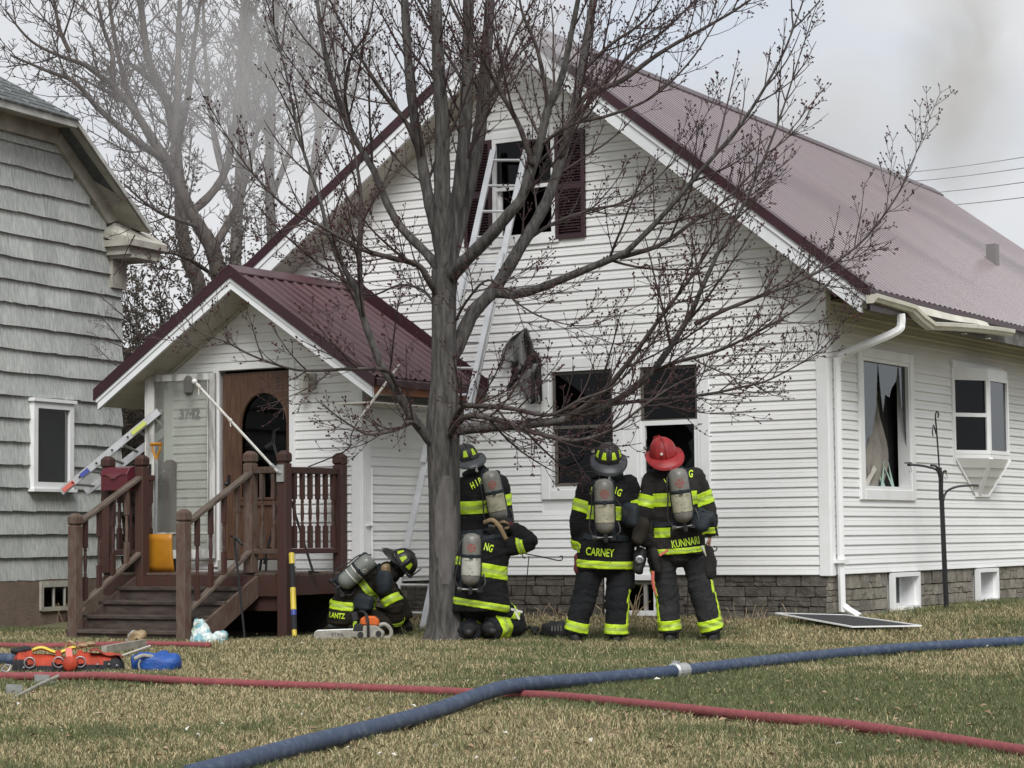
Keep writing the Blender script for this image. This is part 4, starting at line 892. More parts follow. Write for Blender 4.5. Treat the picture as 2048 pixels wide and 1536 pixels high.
mb = MB(); mb.tube([x1 + Vector((-.05, 0, .03)), x1 + Vector((-.02, 0, .03)), x1, x1 + Vector((.0, 0, -.08))], .012, 6); mb.tube([x1 + Vector((.02, 0, .01)), x1 + Vector((.10, 0, -.06))], [.022, .014], 6); part('grip', mb, M['black'], t_)
# ------------------------------------------------------------------ neighbour house
NW = Vector((-.128, .992, 0)); NN = Vector((.992, .128, 0)); N0 = at(246, 1160, 28.0); N0.z = 0
def np_(s, z, o=0): return N0 + NW * s + NN * o + Vector((0, 0, z))
def nhit(px, py, o=0):
    r = Vector(ray(px, py)); c = Vector(CP); t = ((N0 + NN * o) - c).dot(NN) / r.dot(NN); p = c + r * t; return (p - N0).dot(NW), p.z
nb = thing('neighbour_house', 'grey green shingle sided house with clipped gable at the left', 'house', np_(-3, 0))
zb = nhit(150, 1157)[1]; OV = .34
kS, kZ = nhit(112, 288); eS, eZ = nhit(214, 447); cS, cZ = nhit(244, 500)
S0 = -7.0
wl = MB(); wl.prism([np_(S0, -.3), np_(0, -.3), np_(0, zb), np_(S0, zb)], -NN * .1); nfound = part('foundation', wl, M['stucco'], nb)
zb2 = zb
nh = [(nhit(68, 815)[0], nhit(136, 815)[0], nhit(100, 968)[1], nhit(100, 815)[1])]
body = MB(); body.prism([np_(S0, zb - .02, -.06), np_(0, zb - .02, -.06), np_(0, eZ - .1, -.06), np_(eS, eZ, -.06), np_(kS, kZ, -.06), np_(S0, kZ, -.06)], -NN * .1)
body.prism([np_(0, zb, -.06), np_(0, zb, -6), np_(0, eZ, -6), np_(0, eZ, -.06)], -NW * .1)
nwall = part('wall', body, M['ntrim'], nb)
shm = []
for i in range(6):
    r_ = random.Random(i); bm = bmesh.new(); bmesh.ops.create_cube(bm, size=1)
    for v in bm.verts:
        v.co.x += .5; v.co.z += .5
        if v.co.z < .5: v.co.z += r_.uniform(-.035, .02)
        v.co.y = (.5 if v.co.y > 0 else (-.5 if v.co.z < .5 else .25))
    me = bpy.data.meshes.new('shingle'); bm.to_mesh(me); bm.free(); me.materials.append(M['shingle']); shm.append(me)
EXP = .272; z = zb; rowi = 0; rotz = math.atan2(NW.y, NW.x)
while z < kZ - .03:
    z1 = min(z + EXP, kZ); zm = (z + z1) / 2
    hi = 0 if zm < eZ - .25 else (eS + (kS - eS) * (zm - eZ) / (kZ - eZ) + .06 if zm > eZ else eS + .1)
    s = S0 + rnd.uniform(0, .3)
    while s < hi - .02:
        w_ = rnd.choice((.14, .2, .28, .35, .45, .55)); s1 = min(s + w_, hi)
        if hi - s1 < .08: s1 = hi
        for a, b in subtract(s, s1, [(h[0] - .06, h[1] + .06) for h in nh if h[2] - .1 < zm < h[3] + .1]):
            if np_(b, 0).y < -8: continue
            o = bpy.data.objects.new('shingle', rnd.choice(shm)); C.objects.link(o); o.parent = nwall
            o.location = np_(a, z, -.02) - ORG[nwall.name]; o.rotation_euler = (rnd.uniform(-.008, .008), rnd.uniform(-.006, .006), rotz); o.scale = (b - a - .004, .05, (z1 - z) * 1.03)
        s = s1
    z = z1; rowi += 1
# rake, frieze, soffit, roof
oK = nhit(150, 247, OV); oE = nhit(300, 466, OV); 
mb = MB(); mb.prism([np_(S0, kZ, .03), np_(kS, kZ, .03), np_(kS + .02, kZ + .24, .03), np_(S0, kZ + .24, .03)], -NN * .09); part('frieze', mb, M['ntrim'], nb)
d_ = Vector((eS - kS, eZ - kZ, 0)); 
mb = MB(); mb.prism([np_(kS, kZ, .032), np_(eS, eZ, .032), np_(eS + .20, eZ + .06, .032), np_(kS + .06, kZ + .24, .032)], -NN * .09); part('rake_board', mb, M['ntrim'], nb)
mb = MB(); mb.add([np_(S0, kZ + .2, .0), np_(kS + .1, kZ + .2, .0), np_(oK[0], oK[1] - .03, OV), np_(S0, oK[1] - .03, OV), np_(eS + .22, eZ + .03, 0), np_(oE[0], oE[1] - .02, OV)], [(0, 1, 2, 3), (1, 4, 5, 2)]); part('soffit', mb, M['ntrim'], nb)
sd = nb.children[-1].modifiers.new('Solidify', 'SOLIDIFY'); sd.thickness = .02
mb = MB(); mb.prism([np_(S0, oK[1] - .05, OV + .02), np_(oK[0] + .02, oK[1] - .05, OV + .02), np_(oK[0] + .02, oK[1] + .055, OV + .02), np_(S0, oK[1] + .055, OV + .02)], -NN * .04); part('fascia_board', mb, mat('faded_white_fascia', (.5, .5, .47), .6, col2=(.3, .29, .26), scale=7), nb)
dl_ = math.hypot(oE[0] - oK[0], oE[1] - oK[1]); nrm_ = (-(oE[1] - oK[1]) / dl_, (oE[0] - oK[0]) / dl_)
def rk(p, off): return (p[0] + nrm_[0] * off, p[1] + nrm_[1] * off)
a1, b1 = rk(oK, .055), rk(oE, .055)
mb = MB(); mb.prism([np_(*oK, OV + .02), np_(*oE, OV + .02), np_(*b1, OV + .02), np_(*a1, OV + .02)], -NN * .04); part('fascia_board', mb, bpy.data.materials['faded_white_fascia'], nb)
a0_, b0_ = rk(oK, .03), rk(oE, .03); mb = MB(); mb.prism([np_(*a0_, OV - .03), np_(*b0_, OV - .03), np_(*b1, OV - .03), np_(*a1, OV - .03)], -NN * 7); part('steep_roof', mb, M['nroof'], nb)
hp = nhit(0, 158, -2.6); sl2 = (hp[1] - oK[1] - .06) / (OV + 2.6)
nr = 26; hroof = None
for k in range(nr):
    o0 = OV + .05 - k * .125; o1 = o0 - .145; z0 = oK[1] + .055 + (OV + .02 - o0) * .62; z1 = z0 + .145 * .62
    se = oK[0] + .06 - (OV + .05 - o0) * .55
    mb = MB(); s = S0
    while s < se:
        s1 = min(s + .31, se); j = rnd.uniform(0, .006)
        mb.add([np_(s, z0 + .012 + j, o0), np_(s1 - .008, z0 + .012 + j, o0), np_(s1 - .008, z1 + .003, o1), np_(s, z1 + .003, o1), np_(s, z0 - .004, o0), np_(s1 - .008, z0 - .004, o0)], [(0, 1, 2, 3), (4, 5, 1, 0)]); s = s1
    if k == 0: hroof = part('clipped_roof', mb, M['nroof'], nb)
    else: part('shingle_course', mb, M['nroof'], hroof)
# cornice return
mb = MB()
for (sa, sb, za, zb_, o) in ((-.42, .38, eZ - .30, eZ - .22, .40), (-.36, .34, eZ - .40, eZ - .30, .33), (-.30, .30, eZ - .44, eZ - .40, .36)):
    mb.prism([np_(sa, za, o), np_(sb, za, o), np_(sb, zb_, o), np_(sa, zb_, o)], -NN * (o + .5))
mb.prism([np_(-.42, eZ - .22, .4), np_(.42, eZ - .22, .4), np_(.3, eZ - .08, .2), np_(-.25, eZ + .02, .05), np_(-.42, eZ - .1, .1)], -NN * .3)
mb.prism([np_(-.28, eZ - .80, .03), np_(.03, eZ - .80, .03), np_(.03, eZ - .44, .03), np_(-.28, eZ - .44, .03)], -NN * .2)
part('cornice_return', mb, M['ntrim'], nb)
# its windows
a, b, c, d = nh[0]
def obl(mbx, a, b, c, d, o, dep): mbx.prism([np_(a, c, o), np_(b, c, o), np_(b, d, o), np_(a, d, o)], -NN * dep)
mb = MB()
for q in ((a - .06, a + .02, c - .06, d + .06), (b - .02, b + .06, c - .06, d + .06), (a + .02, b - .02, c - .06, c + .02), (a + .02, b - .02, d - .02, d + .06)): obl(mb, *q, .05, .12)
obl(mb, a - .09, b + .09, c - .095, c - .06, .08, .1); obl(mb, a - .09, b + .09, d + .06, d + .10, .075, .1)
nwin = part('window', mb, M['trim'], nb)
mb = MB(); obl(mb, a + .02, b - .02, c + .02, d - .02, .012, .004); part('pane', mb, M['glass'], nwin)
mb = MB(); obl(mb, a + .02, b - .02, c + .02, d - .02, -.05, .01); part('shade', mb, M['room'], nwin)
ba, bb_ = nhit(84, 1158)[0], nhit(150, 1158)[0]; bz0, bz1 = nhit(110, 1213)[1], nhit(110, 1157)[1] - .03
mb = MB()
for q in ((ba - .05, ba, bz0 - .04, bz1), (bb_, bb_ + .05, bz0 - .04, bz1), (ba, bb_, bz1 - .07, bz1), (ba - .03, bb_ + .03, bz0 - .05, bz0)): obl(mb, *q, .03, .06)
for t in (.33, .66): obl(mb, ba + (bb_ - ba) * t - .012, ba + (bb_ - ba) * t + .012, bz0, bz1 - .07, .02, .03)
nw2 = part('basement_window', mb, M['ntrim'], nb)
mb = MB(); obl(mb, ba, bb_, bz0, bz1 - .06, .006, .004); part('pane', mb, M['glass'], nw2)
mb = MB(); obl(mb, ba, bb_, bz0, bz1 - .06, .001, .003); part('shade', mb, M['dark'], nw2)
mb = MB(); q0, q1 = ong(0, 1247), ong(135, 1243); mb.bar(q0 + Vector((-1.2, -1.2, 0)) * 0 + Vector((0, 0, .03)), q1 + Vector((0, 0, .03)), .1, .09); solo('border_edging', mb, M['redwood'], 'dark red border edging along the neighbour foundation', 'edging')
# ------------------------------------------------------------------ people
def loft(mb, pts, ax, ay, k=18):
    """closed tube with elliptic rings; pts: centre list, ax/ay: (vector half axes) per ring"""
    n = len(pts); vs = []
    for c, x, y in zip(pts, ax, ay):
        for j in range(k):
            a = 2 * math.pi * j / k; vs.append(c + x * math.cos(a) + y * math.sin(a))
    fs = [(i * k + j, i * k + (j + 1) % k, (i + 1) * k + (j + 1) % k, (i + 1) * k + j) for i in range(n - 1) for j in range(k)]
    fs += [tuple(range(k - 1, -1, -1)), tuple(range((n - 1) * k, n * k))]
    mb.add(vs, fs)
def remesh(mb, vox, smooth=3):
    me = mb.mesh('tmp', []); fixn(me)
    o = bpy.data.objects.new('tmp', me); C.objects.link(o)
    r = o.modifiers.new('r', 'REMESH'); r.mode = 'VOXEL'; r.voxel_size = vox; r.use_smooth_shade = True
    s = o.modifiers.new('s', 'SMOOTH'); s.factor = .5; s.iterations = smooth
    dg = bpy.context.evaluated_depsgraph_get(); dg.update()
    res = bpy.data.meshes.new_from_object(o.evaluated_get(dg)); bpy.data.objects.remove(o); bpy.data.meshes.remove(me); return res
def folds(me, amp, seed, segs, fr=9):
    """cloth folds running across the limbs, stronger near the joints"""
    n = len(me.vertices); co = np.empty(n * 3, np.float32); me.vertices.foreach_get('co', co); co = co.reshape(-1, 3)
    no = np.empty(n * 3, np.float32); me.vertices.foreach_get('normal', no); no = no.reshape(-1, 3)
    off = Vector((seed * 3.1, seed * 1.7, 0)); d = np.empty(n, np.float32)
    for i in range(n):
        p = Vector(co[i]); q = Vector((p.x * fr * .55, p.y * fr * .55, p.z * fr * 1.5)) + off
        wv = noise.noise(q * .6) ; a = 1 - abs(noise.noise(q + Vector((wv, wv, wv)) * 1.4)) * 2
        d[i] = a * amp * 1.25 + noise.noise(p * 4.2 + off) * amp * 1.9
    co += no * d[:, None]; me.vertices.foreach_set('co', co.ravel()); me.update()
M['valve'] = mat('dark_metal_valve', (.09, .09, .092), .4, metal=.7, col2=(.03, .03, .032), scale=20)
class Fig: pass
def bonelabel(bones, p):
    best, bl = 1e9, None
    for nm, a, b, r in bones:
        ab = b - a; t = max(0, min(1, (p - a).dot(ab) / ab.length_squared)); d = (p - (a + ab * t)).length - r
        if d < best: best, bl = d, nm
    return bl
def bandmesh(me, bones, labels, a, b, t0, t1, mats, off=.006, extra=None, plain=False):
    bm = bmesh.new(); bm.from_mesh(me); ax = (b - a).normalized(); L = (b - a).length
    kill = []
    for f in bm.faces:
        c = f.calc_center_median(); t = (c - a).dot(ax) / L
        if not (t0 - .08 < t < t1 + .08) or bonelabel(bones, c) not in labels: kill.append(f)
    bmesh.ops.delete(bm, geom=kill, context='FACES')
    cuts = [(t0, True, False), (t1, False, True)] if plain else [(t0, True, False), (t1, False, True), (t0 + (t1 - t0) * .34, False, False), (t0 + (t1 - t0) * .66, False, False)]
    for t, inn, outr in cuts:
        if not bm.faces: break
        bmesh.ops.bisect_plane(bm, geom=bm.verts[:] + bm.edges[:] + bm.faces[:], plane_co=a + ax * (L * t), plane_no=ax, clear_inner=inn, clear_outer=outr)
    if extra:
        for co, no in extra:
            if bm.faces: bmesh.ops.bisect_plane(bm, geom=bm.verts[:] + bm.edges[:] + bm.faces[:], plane_co=co, plane_no=no, clear_inner=True)
    if not bm.faces: bm.free(); return None
    bm.normal_update()
    for v in bm.verts: v.co += v.normal * off
    for f in bm.faces:
        t = ((f.calc_center_median() - a).dot(ax) / L - t0) / (t1 - t0); f.material_index = 1 if (not plain and .34 < t < .66) else 0; f.smooth = True
    r = bpy.data.meshes.new('band'); bm.to_mesh(r); bm.free()
    for m_ in mats: r.materials.append(m_)
    return r
def addmesh(name, me, parent, label=None, solid=0):
    me.transform(Matrix.Translation(-ORG[parent.name])); o = bpy.data.objects.new(name, me); C.objects.link(o); o.parent = parent; ORG[o.name] = ORG[parent.name]
    if solid: sd = o.modifiers.new('Solidify', 'SOLIDIFY'); sd.thickness = solid; sd.offset = -1
    if label: o['label'] = label
    return o
def decal(bvh, me, px, py, d, angle, mt, name, parent, off=.008):
    """flat print laid on a curved surface: me is drawn in metres in its own xy plane"""
    bm = bmesh.new(); bm.from_mesh(me)
    for ax_ in (0, 1):
        lo_ = min(v.co[ax_] for v in bm.verts); hi_ = max(v.co[ax_] for v in bm.verts); q = lo_ + .014
        while q < hi_:
            no_ = Vector((0, 0, 0)); no_[ax_] = 1; co_ = Vector((0, 0, 0)); co_[ax_] = q
            bmesh.ops.bisect_plane(bm, geom=bm.verts[:] + bm.edges[:] + bm.faces[:], plane_co=co_, plane_no=no_); q += .014
    bmesh.ops.triangulate(bm, faces=bm.faces[:]); bm.to_mesh(me); bm.free()
    ca, sa = math.cos(angle), math.sin(angle); o = at(px, py, d) - FWD * 1.2; vs = []
    for v in me.vertices:
        x, y = v.co.x * ca - v.co.y * sa, v.co.x * sa + v.co.y * ca
        s = o + RIGHT * x + UP * y; h = bvh.ray_cast(s, FWD, 3)
        vs.append((h[0] if h[0] else s + FWD * 1.2) - FWD * off)
    for v, c in zip(me.vertices, vs): v.co = c
    me.materials.clear(); me.materials.append(mt)
    return addmesh(name, me, parent)
def bvh_of(me): return BVHTree.FromPolygons([v.co.copy() for v in me.vertices], [tuple(p.vertices) for p in me.polygons])
def hand(parent, wrist, dirv, pal, mt, name='hand', curl=.5, s=1.0):
    """palm, four curled fingers and a thumb; pal points out of the palm"""
    y = Vector(dirv).normalized(); z = Vector(pal); z = (z - y * z.dot(y)).normalized(); x = y.cross(z); mb = MB(); s *= .98
    def P(a, b, c): return Vector(wrist) + (x * a + y * b + z * c) * s
    loft(mb, [P(0, -.03, 0), P(0, .01, 0), P(0, .05, 0), P(0, .095, 0)], [x * .028 * s, x * .033 * s, x * .043 * s, x * .040 * s], [z * .022 * s, z * .017 * s, z * .016 * s, z * .013 * s], 12)
    for i, (xx, L) in enumerate(((-.031, .068), (-.0105, .078), (.0105, .073), (.030, .058))):
        p = P(xx, .085, 0); pts = [p]; a = .15
        for q in (.45, .32, .23):
            a += curl * .55; p = p + (y * math.cos(a) + z * math.sin(a)) * L * q * s; pts.append(p)
        mb.tube(pts, [.0095 * s, .009 * s, .0085 * s, .007 * s], 8)
    mb.tube([P(-.028, .015, .004), P(-.052, .045, .014), P(-.058, .075, .028), P(-.050, .098, .036)], [.013 * s, .0115 * s, .0105 * s, .008 * s], 8)
    me = remesh(mb, .0045, 2); me.materials.append(mt); return addmesh(name, me, parent)
def helmet(parent, c, up, back, mt, mbrim, patches=True, s=1.0):
    z = Vector(up).normalized(); yb = Vector(back); yb = (yb - z * yb.dot(z)).normalized(); x = z.cross(yb)
    MT = Matrix((x, yb, z)).transposed()                # local: +y is the back of the helmet
    def dome(th, ph, k=1.0):
        rib = 1 + .045 * max(0, math.cos(8 * th)) ** 6 * math.sin(ph) ** .5 if ph > .05 else 1.0
        r = math.sin(ph) ** .85 if ph > 0 else 0
        return Vector(c) + MT @ Vector((.122 * r * math.cos(th) * rib * k, .142 * r * math.sin(th) * rib * k, .152 * math.cos(ph) * k)) * s
    mb = MB(); mb.smooth = True; mb.grid(lambda u, v: dome(2 * math.pi * u, (math.pi / 2) * v), 64, 12)
    h = part('helmet', mb, mt, parent)
    def brim(u, v):
        th = 2 * math.pi * u; bk_ = max(0, math.sin(th)); e = (.026 + .016 * abs(math.cos(th)) + .072 * bk_ ** 1.4) * v
        r0 = 1.0; zz = -.006 - .006 * v - .062 * bk_ ** 1.5 * v * v + .016 * abs(math.cos(th)) ** 3 * v * v
        return Vector(c) + MT @ Vector(((.122 + e) * math.cos(th), (.142 + e) * math.sin(th), zz)) * s
    mb = MB(); mb.smooth = True; mb.grid(brim, 48, 5); o = part('brim', mb, mbrim, h); sd = o.modifiers.new('Solidify', 'SOLIDIFY'); sd.thickness = .007; sd.offset = 0
    mb = MB(); mb.tube([brim(i / 48, 1.0) for i in range(49)], .0055 * s, 6, caps=False); part('brim_edge', mb, mt, h)
    mb = MB(); mb.tube([dome(math.pi / 2, a, 1.05) for a in [math.pi / 2 * i / 10 for i in range(11)]] , .006 * s, 6); part('comb', mb, mt, h)
    if patches:
        for th in (math.pi * .5 + q for q in (-1.18, -.42, .42, 1.18, 2.0, -2.0)):
            mb = MB(); mb.grid(lambda u, v: dome(th + (u - .5) * .42 * (1 - .35 * (1 - v)), .86 + .46 * v, 1.018), 5, 5); part('reflective_patch', mb, M['lime'], h)
    mb = MB(); mb.prism([Vector(c) + MT @ Vector((a, -.152, b)) * s for a, b in ((-.045, 0), (.045, 0), (.05, .07), (.03, .12), (-.03, .12), (-.05, .07))], MT @ Vector((0, -.008, 0))); part('front_shield', mb, mt, h)
    mb = MB(); q = brim(.25, .93); mb.box(q + MT @ Vector((0, .004, -.02)) * s, (.02, .012, .05)); mb.tube([q + MT @ Vector((.013 * math.cos(a), .006, -.04 + .013 * math.sin(a))) * s for a in [i * .7 for i in range(10)]], .0035, 5); part('hanger_ring', mb, M['steel'], h)
    return h
def tank(parent, top, bot, d, r, mt, mlabel, valve=True, yaw=0, style=0):
    A = at(*top, d); B = at(*bot, d); z = (A - B).normalized(); L = (A - B).length; x = z.cross(FWD).normalized(); y = z.cross(x)
    MT = Matrix((x, y, z)).transposed().to_4x4(); MT.translation = B
    prof = [(.001, 0), (r * .35, .004), (r * .75, r * .28), (r * .96, r * .62), (r, r), (r, L - r * .95), (r * .96, L - r * .6), (r * .8, L - r * .28), (r * .45, L - .006), (.001, L)]
    mb = MB(); mb.smooth = True; mb.lathe(prof, 28, MT); t = part('air_tank', mb, mt, parent)
    me = t.data.copy(); me.transform(Matrix.Translation(ORG[parent.name])); bv = bvh_of(me)
    mb = MB(); mb.smooth = True
    if style == 0: mb.lathe([(r + .0015, L * .20), (r + .002, L * .22), (r + .002, L * .52), (r + .0015, L * .54)], 28, MT); part('label', mb, mlabel, t)
    else:
        for a, b_, mm in ((.34, .365, M['pale']), (.50, .52, M['pale'])): 
            mb = MB(); mb.smooth = True; mb.lathe([(r + .001, L * a), (r + .002, L * a + .002), (r + .002, L * b_), (r + .001, L * b_ + .002)], 28, MT); part('ring_stripe', mb, mm, t)
    mb = MB(); mb.smooth = True; mb.lathe([(r + .001, L * .545), (r + .008, L * .55), (r + .008, L * .60), (r + .001, L * .605)], 24, MT); q = B + z * L * .575 - FWD * (r + .012); mb.smooth = False; mb.box(q, (.035, .02, .035)); part('tank_strap', mb, M['navy'], t)
    if style == 0:
        e = at(top[0] + (bot[0] - top[0]) * .27, top[1] + (bot[1] - top[1]) * .27, d)
        px, py = top[0] + (bot[0] - top[0]) * .27, top[1] + (bot[1] - top[1]) * .27
        for kind in ('ring', 'cross'):
            bm = bmesh.new(); R = .042
            if kind == 'ring':
                n = 24; o_ = [bm.verts.new((R * math.cos(2 * math.pi * i / n), R * math.sin(2 * math.pi * i / n), 0)) for i in range(n)]; i_ = [bm.verts.new((R * .86 * math.cos(2 * math.pi * i / n), R * .86 * math.sin(2 * math.pi * i / n), 0)) for i in range(n)]
                for i in range(n): bm.faces.new((o_[i], o_[(i + 1) % n], i_[(i + 1) % n], i_[i]))
            else:
                for k in range(4):
                    a = math.pi / 2 * k; f = lambda rr, dd: bm.verts.new((rr * math.cos(a + dd), rr * math.sin(a + dd), 0))
                    bm.faces.new((f(.012, -.5), f(.033, -.36), f(.035, 0), f(.033, .36), f(.012, .5)))
                bm.faces.new([bm.verts.new(q) for q in ((-.012, -.004, 0), (.012, -.004, 0), (.012, .004, 0), (-.012, .004, 0))])
            me2 = bpy.data.meshes.new('emblem'); bm.to_mesh(me2); bm.free(); decal(bv, me2, px, py, d, .1, M['emblem'], 'emblem', t, .003)
        for i in range(5):
            tx = text_mesh(('30 MIN', 'O', '2216', 'AIR', '4500')[i], (.018, .03, .014, .014, .012)[i]); u = (.51, .49, .66, .72, .78)[i]; qx = top[0] + (bot[0] - top[0]) * u + (-7, 12, -2, 3, -3)[i]; qy = top[1] + (bot[1] - top[1]) * u
            decal(bv, tx, qx, qy, d, 0, M['blackfab'], 'print', t, .004)
    if valve:
        mb = MB(); V = B - z * .035
        mb.tube([B + z * .01, B - z * .07], .022, 10); mb.tube([V - x * .09, V + x * .085], .014, 8); mb.tube([V + x * .085, V + x * .125], .026, 10); mb.box(V - x * .085, (.05, .04, .045)); mb.tube([V - z * .02 - FWD * .0, V - z * .025 - FWD * .06], .02, 10); part('valve', mb, M['valve'], t)
        mb = MB(); mb.tube(spline([V + x * .10, V + x * .15 + z * .1, B + x * (r + .03) + z * L * .5, B + x * (r + .02) + z * L * .8, A + x * .03 + FWD * .12], 24), .0075, 6); mb.tube(spline([V - x * .08, V - x * .14 + z * .06, B - x * (r + .03) + z * L * .22 + FWD * .05], 12), .009, 6); part('air_hose', mb, M['rubber'], t)
    return t
def person(spec):
    F = Fig(); D = spec['d']; J = {}
    for k, v in spec['j'].items(): J[k] = at(v[0], v[1], D + (v[2] if len(v) > 2 else 0))
    F.J = J; k = spec.get('k', 1.0); yaw = spec.get('yaw', 0)
    rx = (RIGHT * math.cos(yaw) + FWD * math.sin(yaw)); rx.z = 0; rx.normalize(); ry = Vector((0, 0, 1)).cross(rx)
    zc = min(p.z for p in J.values()); base = (J['anL'] + J['anR']) / 2; base.z = gz(base.x, base.y)
    # --- body: legs, pelvis, inner trunk, arms, neck and head as one surface
    mb = MB(); S = spec['torso']; tp = [at(q[0], q[1], D + q[4]) for q in S]
    loft(mb, tp, [rx * q[2] * .86 for q in S], [ry * q[3] * .86 for q in S])
    lg = spec.get('leg', (.125, .115, .108, .112))
    for s in 'LR':
        h, kn, an = J['hip' + s], J['kn' + s], J['an' + s]
        P = [h + (h - kn).normalized() * .06, h, h.lerp(kn, .5), kn, kn.lerp(an, .5), kn.lerp(an, .93)]; R_ = [lg[0], lg[0] + .01, (lg[0] + lg[1]) / 2, lg[1], lg[2], lg[3]]
        mb.tube(spline(P, 12), list(np.interp(np.linspace(0, 1, 12), np.linspace(0, 1, 6), R_)), 14)
        mb.ball(kn, lg[1] * 1.0, 12, 8)
    pel = (J['hipL'] + J['hipR']) / 2; mb.ball(pel + Vector((0, 0, .06)), (.20 * k, .20 * k, .17 * k), 14, 10)
    for s in 'LR': mb.tube([J['sh' + s], J['el' + s], J['wr' + s]], [.06, .05, .035], 10)
    hd = J['head']; nk = J['neck']; up = (hd - nk).normalized()
    fw = spec.get('face', ry); fw = (fw - up * fw.dot(up)).normalized(); sx = up.cross(fw)
    mb.tube([nk - up * .1, nk, hd], [.075, .062, .06], 12)
    HM = Matrix((sx, fw, up)).transposed(); mb.ball(hd, (.078, .098, .118), 16, 12, HM); mb.ball(hd + HM @ Vector((0, .085, -.03)), (.016, .026, .022), 8, 6, HM); mb.ball(hd + HM @ Vector((0, .07, -.08)), (.035, .03, .022), 8, 6, HM)
    for q in (-1, 1): mb.ball(hd + HM @ Vector((q * .08, -.005, -.012)), (.012, .022, .034), 8, 6, HM)
    me = remesh(mb, .013, 3); folds(me, spec.get('fold', .0075), spec['seed'] + 5, None)
    me.materials.append(spec.get('mleg', M['trousers'])); me.materials.append(spec.get('mhead', M['hood']))
    for p in me.polygons:
        if (p.center - nk).dot(up) > .0 and (p.center - hd).length < .26: p.material_index = 1
    root = bpy.data.objects.new('person', me); C.objects.link(root); me.transform(Matrix.Translation(-base)); root.location = base; ORG[root.name] = base.copy()
    setp(root, spec['label'], 'person', 'firefighters outside the house'); F.root = root
    full = me.copy(); full.transform(Matrix.Translation(base)); F.legs = full
    # --- coat
    mb = MB(); loft(mb, tp, [rx * q[2] for q in S], [ry * q[3] for q in S], 22); ar_ = spec.get('arm', (.088, .080, .066))
    for s in 'LR':
        sh, el, wr = J['sh' + s], J['el' + s], J['wr' + s]
        inn = sh.lerp(tp[-2], .35)
        mb.tube(spline([inn, sh, sh.lerp(el, .5), el, el.lerp(wr, .5), wr], 14), list(np.interp(np.linspace(0, 1, 14), np.linspace(0, 1, 6), [ar_[0] * .95, ar_[0], (ar_[0] + ar_[1]) / 2, ar_[1], (ar_[1] + ar_[2]) / 2, ar_[2]])), 14); mb.ball(sh, ar_[0], 12, 8); mb.ball(el, ar_[1] * 1.02, 12, 8)
    mb.tube([nk - up * .04, nk + up * .055], [.115, .092], 14)
    cm = remesh(mb, .0125, 3); folds(cm, spec.get('fold', .0075), spec['seed'], None); cm.materials.append(spec['mcoat'])
    F.coat = cm.copy(); coat = addmesh('turnout_coat', cm, root); F.coatobj = coat
    bones = [('T', tp[0], tp[-1], .2)] + [(n_ + s, J[a + s], J[b + s], .085) for s in 'LR' for n_, a, b in (('U', 'sh', 'el'), ('F', 'el', 'wr'))]
    F.bones = bones; F.tp = tp
    lb = [('L' + s, J['hip' + s], J['kn' + s], .1) for s in 'LR'] + [('S' + s, J['kn' + s], J['an' + s], .1) for s in 'LR'] + [('P', pel, pel + Vector((0, 0, .5)), .15)]
    LM = [M['lime'], M['limegrey']]
    for b_ in spec.get('bands', []):
        nm, t0, t1 = b_[:3]
        if nm[0] in 'UFT':
            bn = [q for q in bones if q[0] == nm][0]; pl_ = len(b_) == 4; ba, bb2 = (at(*b_[4], D), at(*b_[5], D)) if len(b_) > 4 else bn[1:3]
            r = bandmesh(F.coat, bones, [nm], ba, bb2, t0, t1, b_[3] if pl_ else LM, plain=pl_, off=.011 if pl_ else .006, extra=[(at(b_[6], 1060, D), -RIGHT)] if len(b_) > 6 else None)
            if r: addmesh('belt' if pl_ else 'reflective_band', r, coat, solid=.004)
        else:
            bn = [q for q in lb if q[0] == nm][0]; r = bandmesh(F.legs, lb, [nm], bn[1], bn[2], t0, t1, LM, off=.006)
            if r: addmesh('reflective_band', r, root, solid=.004)
    for s, sg in spec.get('sidestripe', []):
        for bn in [q for q in lb if q[0] in ('L' + s, 'S' + s)]:
            a, b = bn[1], bn[2]; sd_ = rx * sg; wv = (-FWD); wv.z = 0; wv.normalize(); mid = a
            r = bandmesh(F.legs, lb, [bn[0]], a, b, .3 if bn[0][0] == 'L' else -.02, 1.0 if bn[0][0] == 'L' else .78, LM, plain=True, extra=[(a + sd_ * .02, sd_), (a + wv * .005, wv), (a + wv * .055, -wv)])
            if r: addmesh('side_stripe', r, root, solid=.004)
    # --- boots
    for s in 'LR':
        an, kn = J['an' + s], J['kn' + s]; fdir = spec.get('foot' + s, ry); fdir = Vector((fdir.x, fdir.y, spec.get('footz', 0))).normalized()
        g_ = gz(an.x, an.y) if not spec.get('kneel') else an.z - .05
        mbb = MB(); t_ = Vector((an.x, an.y, max(an.z, g_ + .06)))
        sh_ = (kn - an).normalized(); mbb.tube([t_ + sh_ * .14, t_ + sh_ * .02, t_ - Vector((0, 0, max(.02, t_.z - g_ - .05)))], [.082, .075, .07], 12)
        c0 = Vector((an.x, an.y, g_ + .045)); sxx = fdir.cross(Vector((0, 0, 1)))
        loft(mbb, [c0 - fdir * .10, c0 - fdir * .06, c0 + fdir * .05, c0 + fdir * .14, c0 + fdir * .20], [sxx * q for q in (.03, .048, .055, .052, .03)], [Vector((0, 0, q)) for q in (.035, .05, .055, .042, .028)], 12)
        bmx = remesh(mbb, .011, 2); bmx.materials.append(M['rubber']); addmesh('boot', bmx, root)
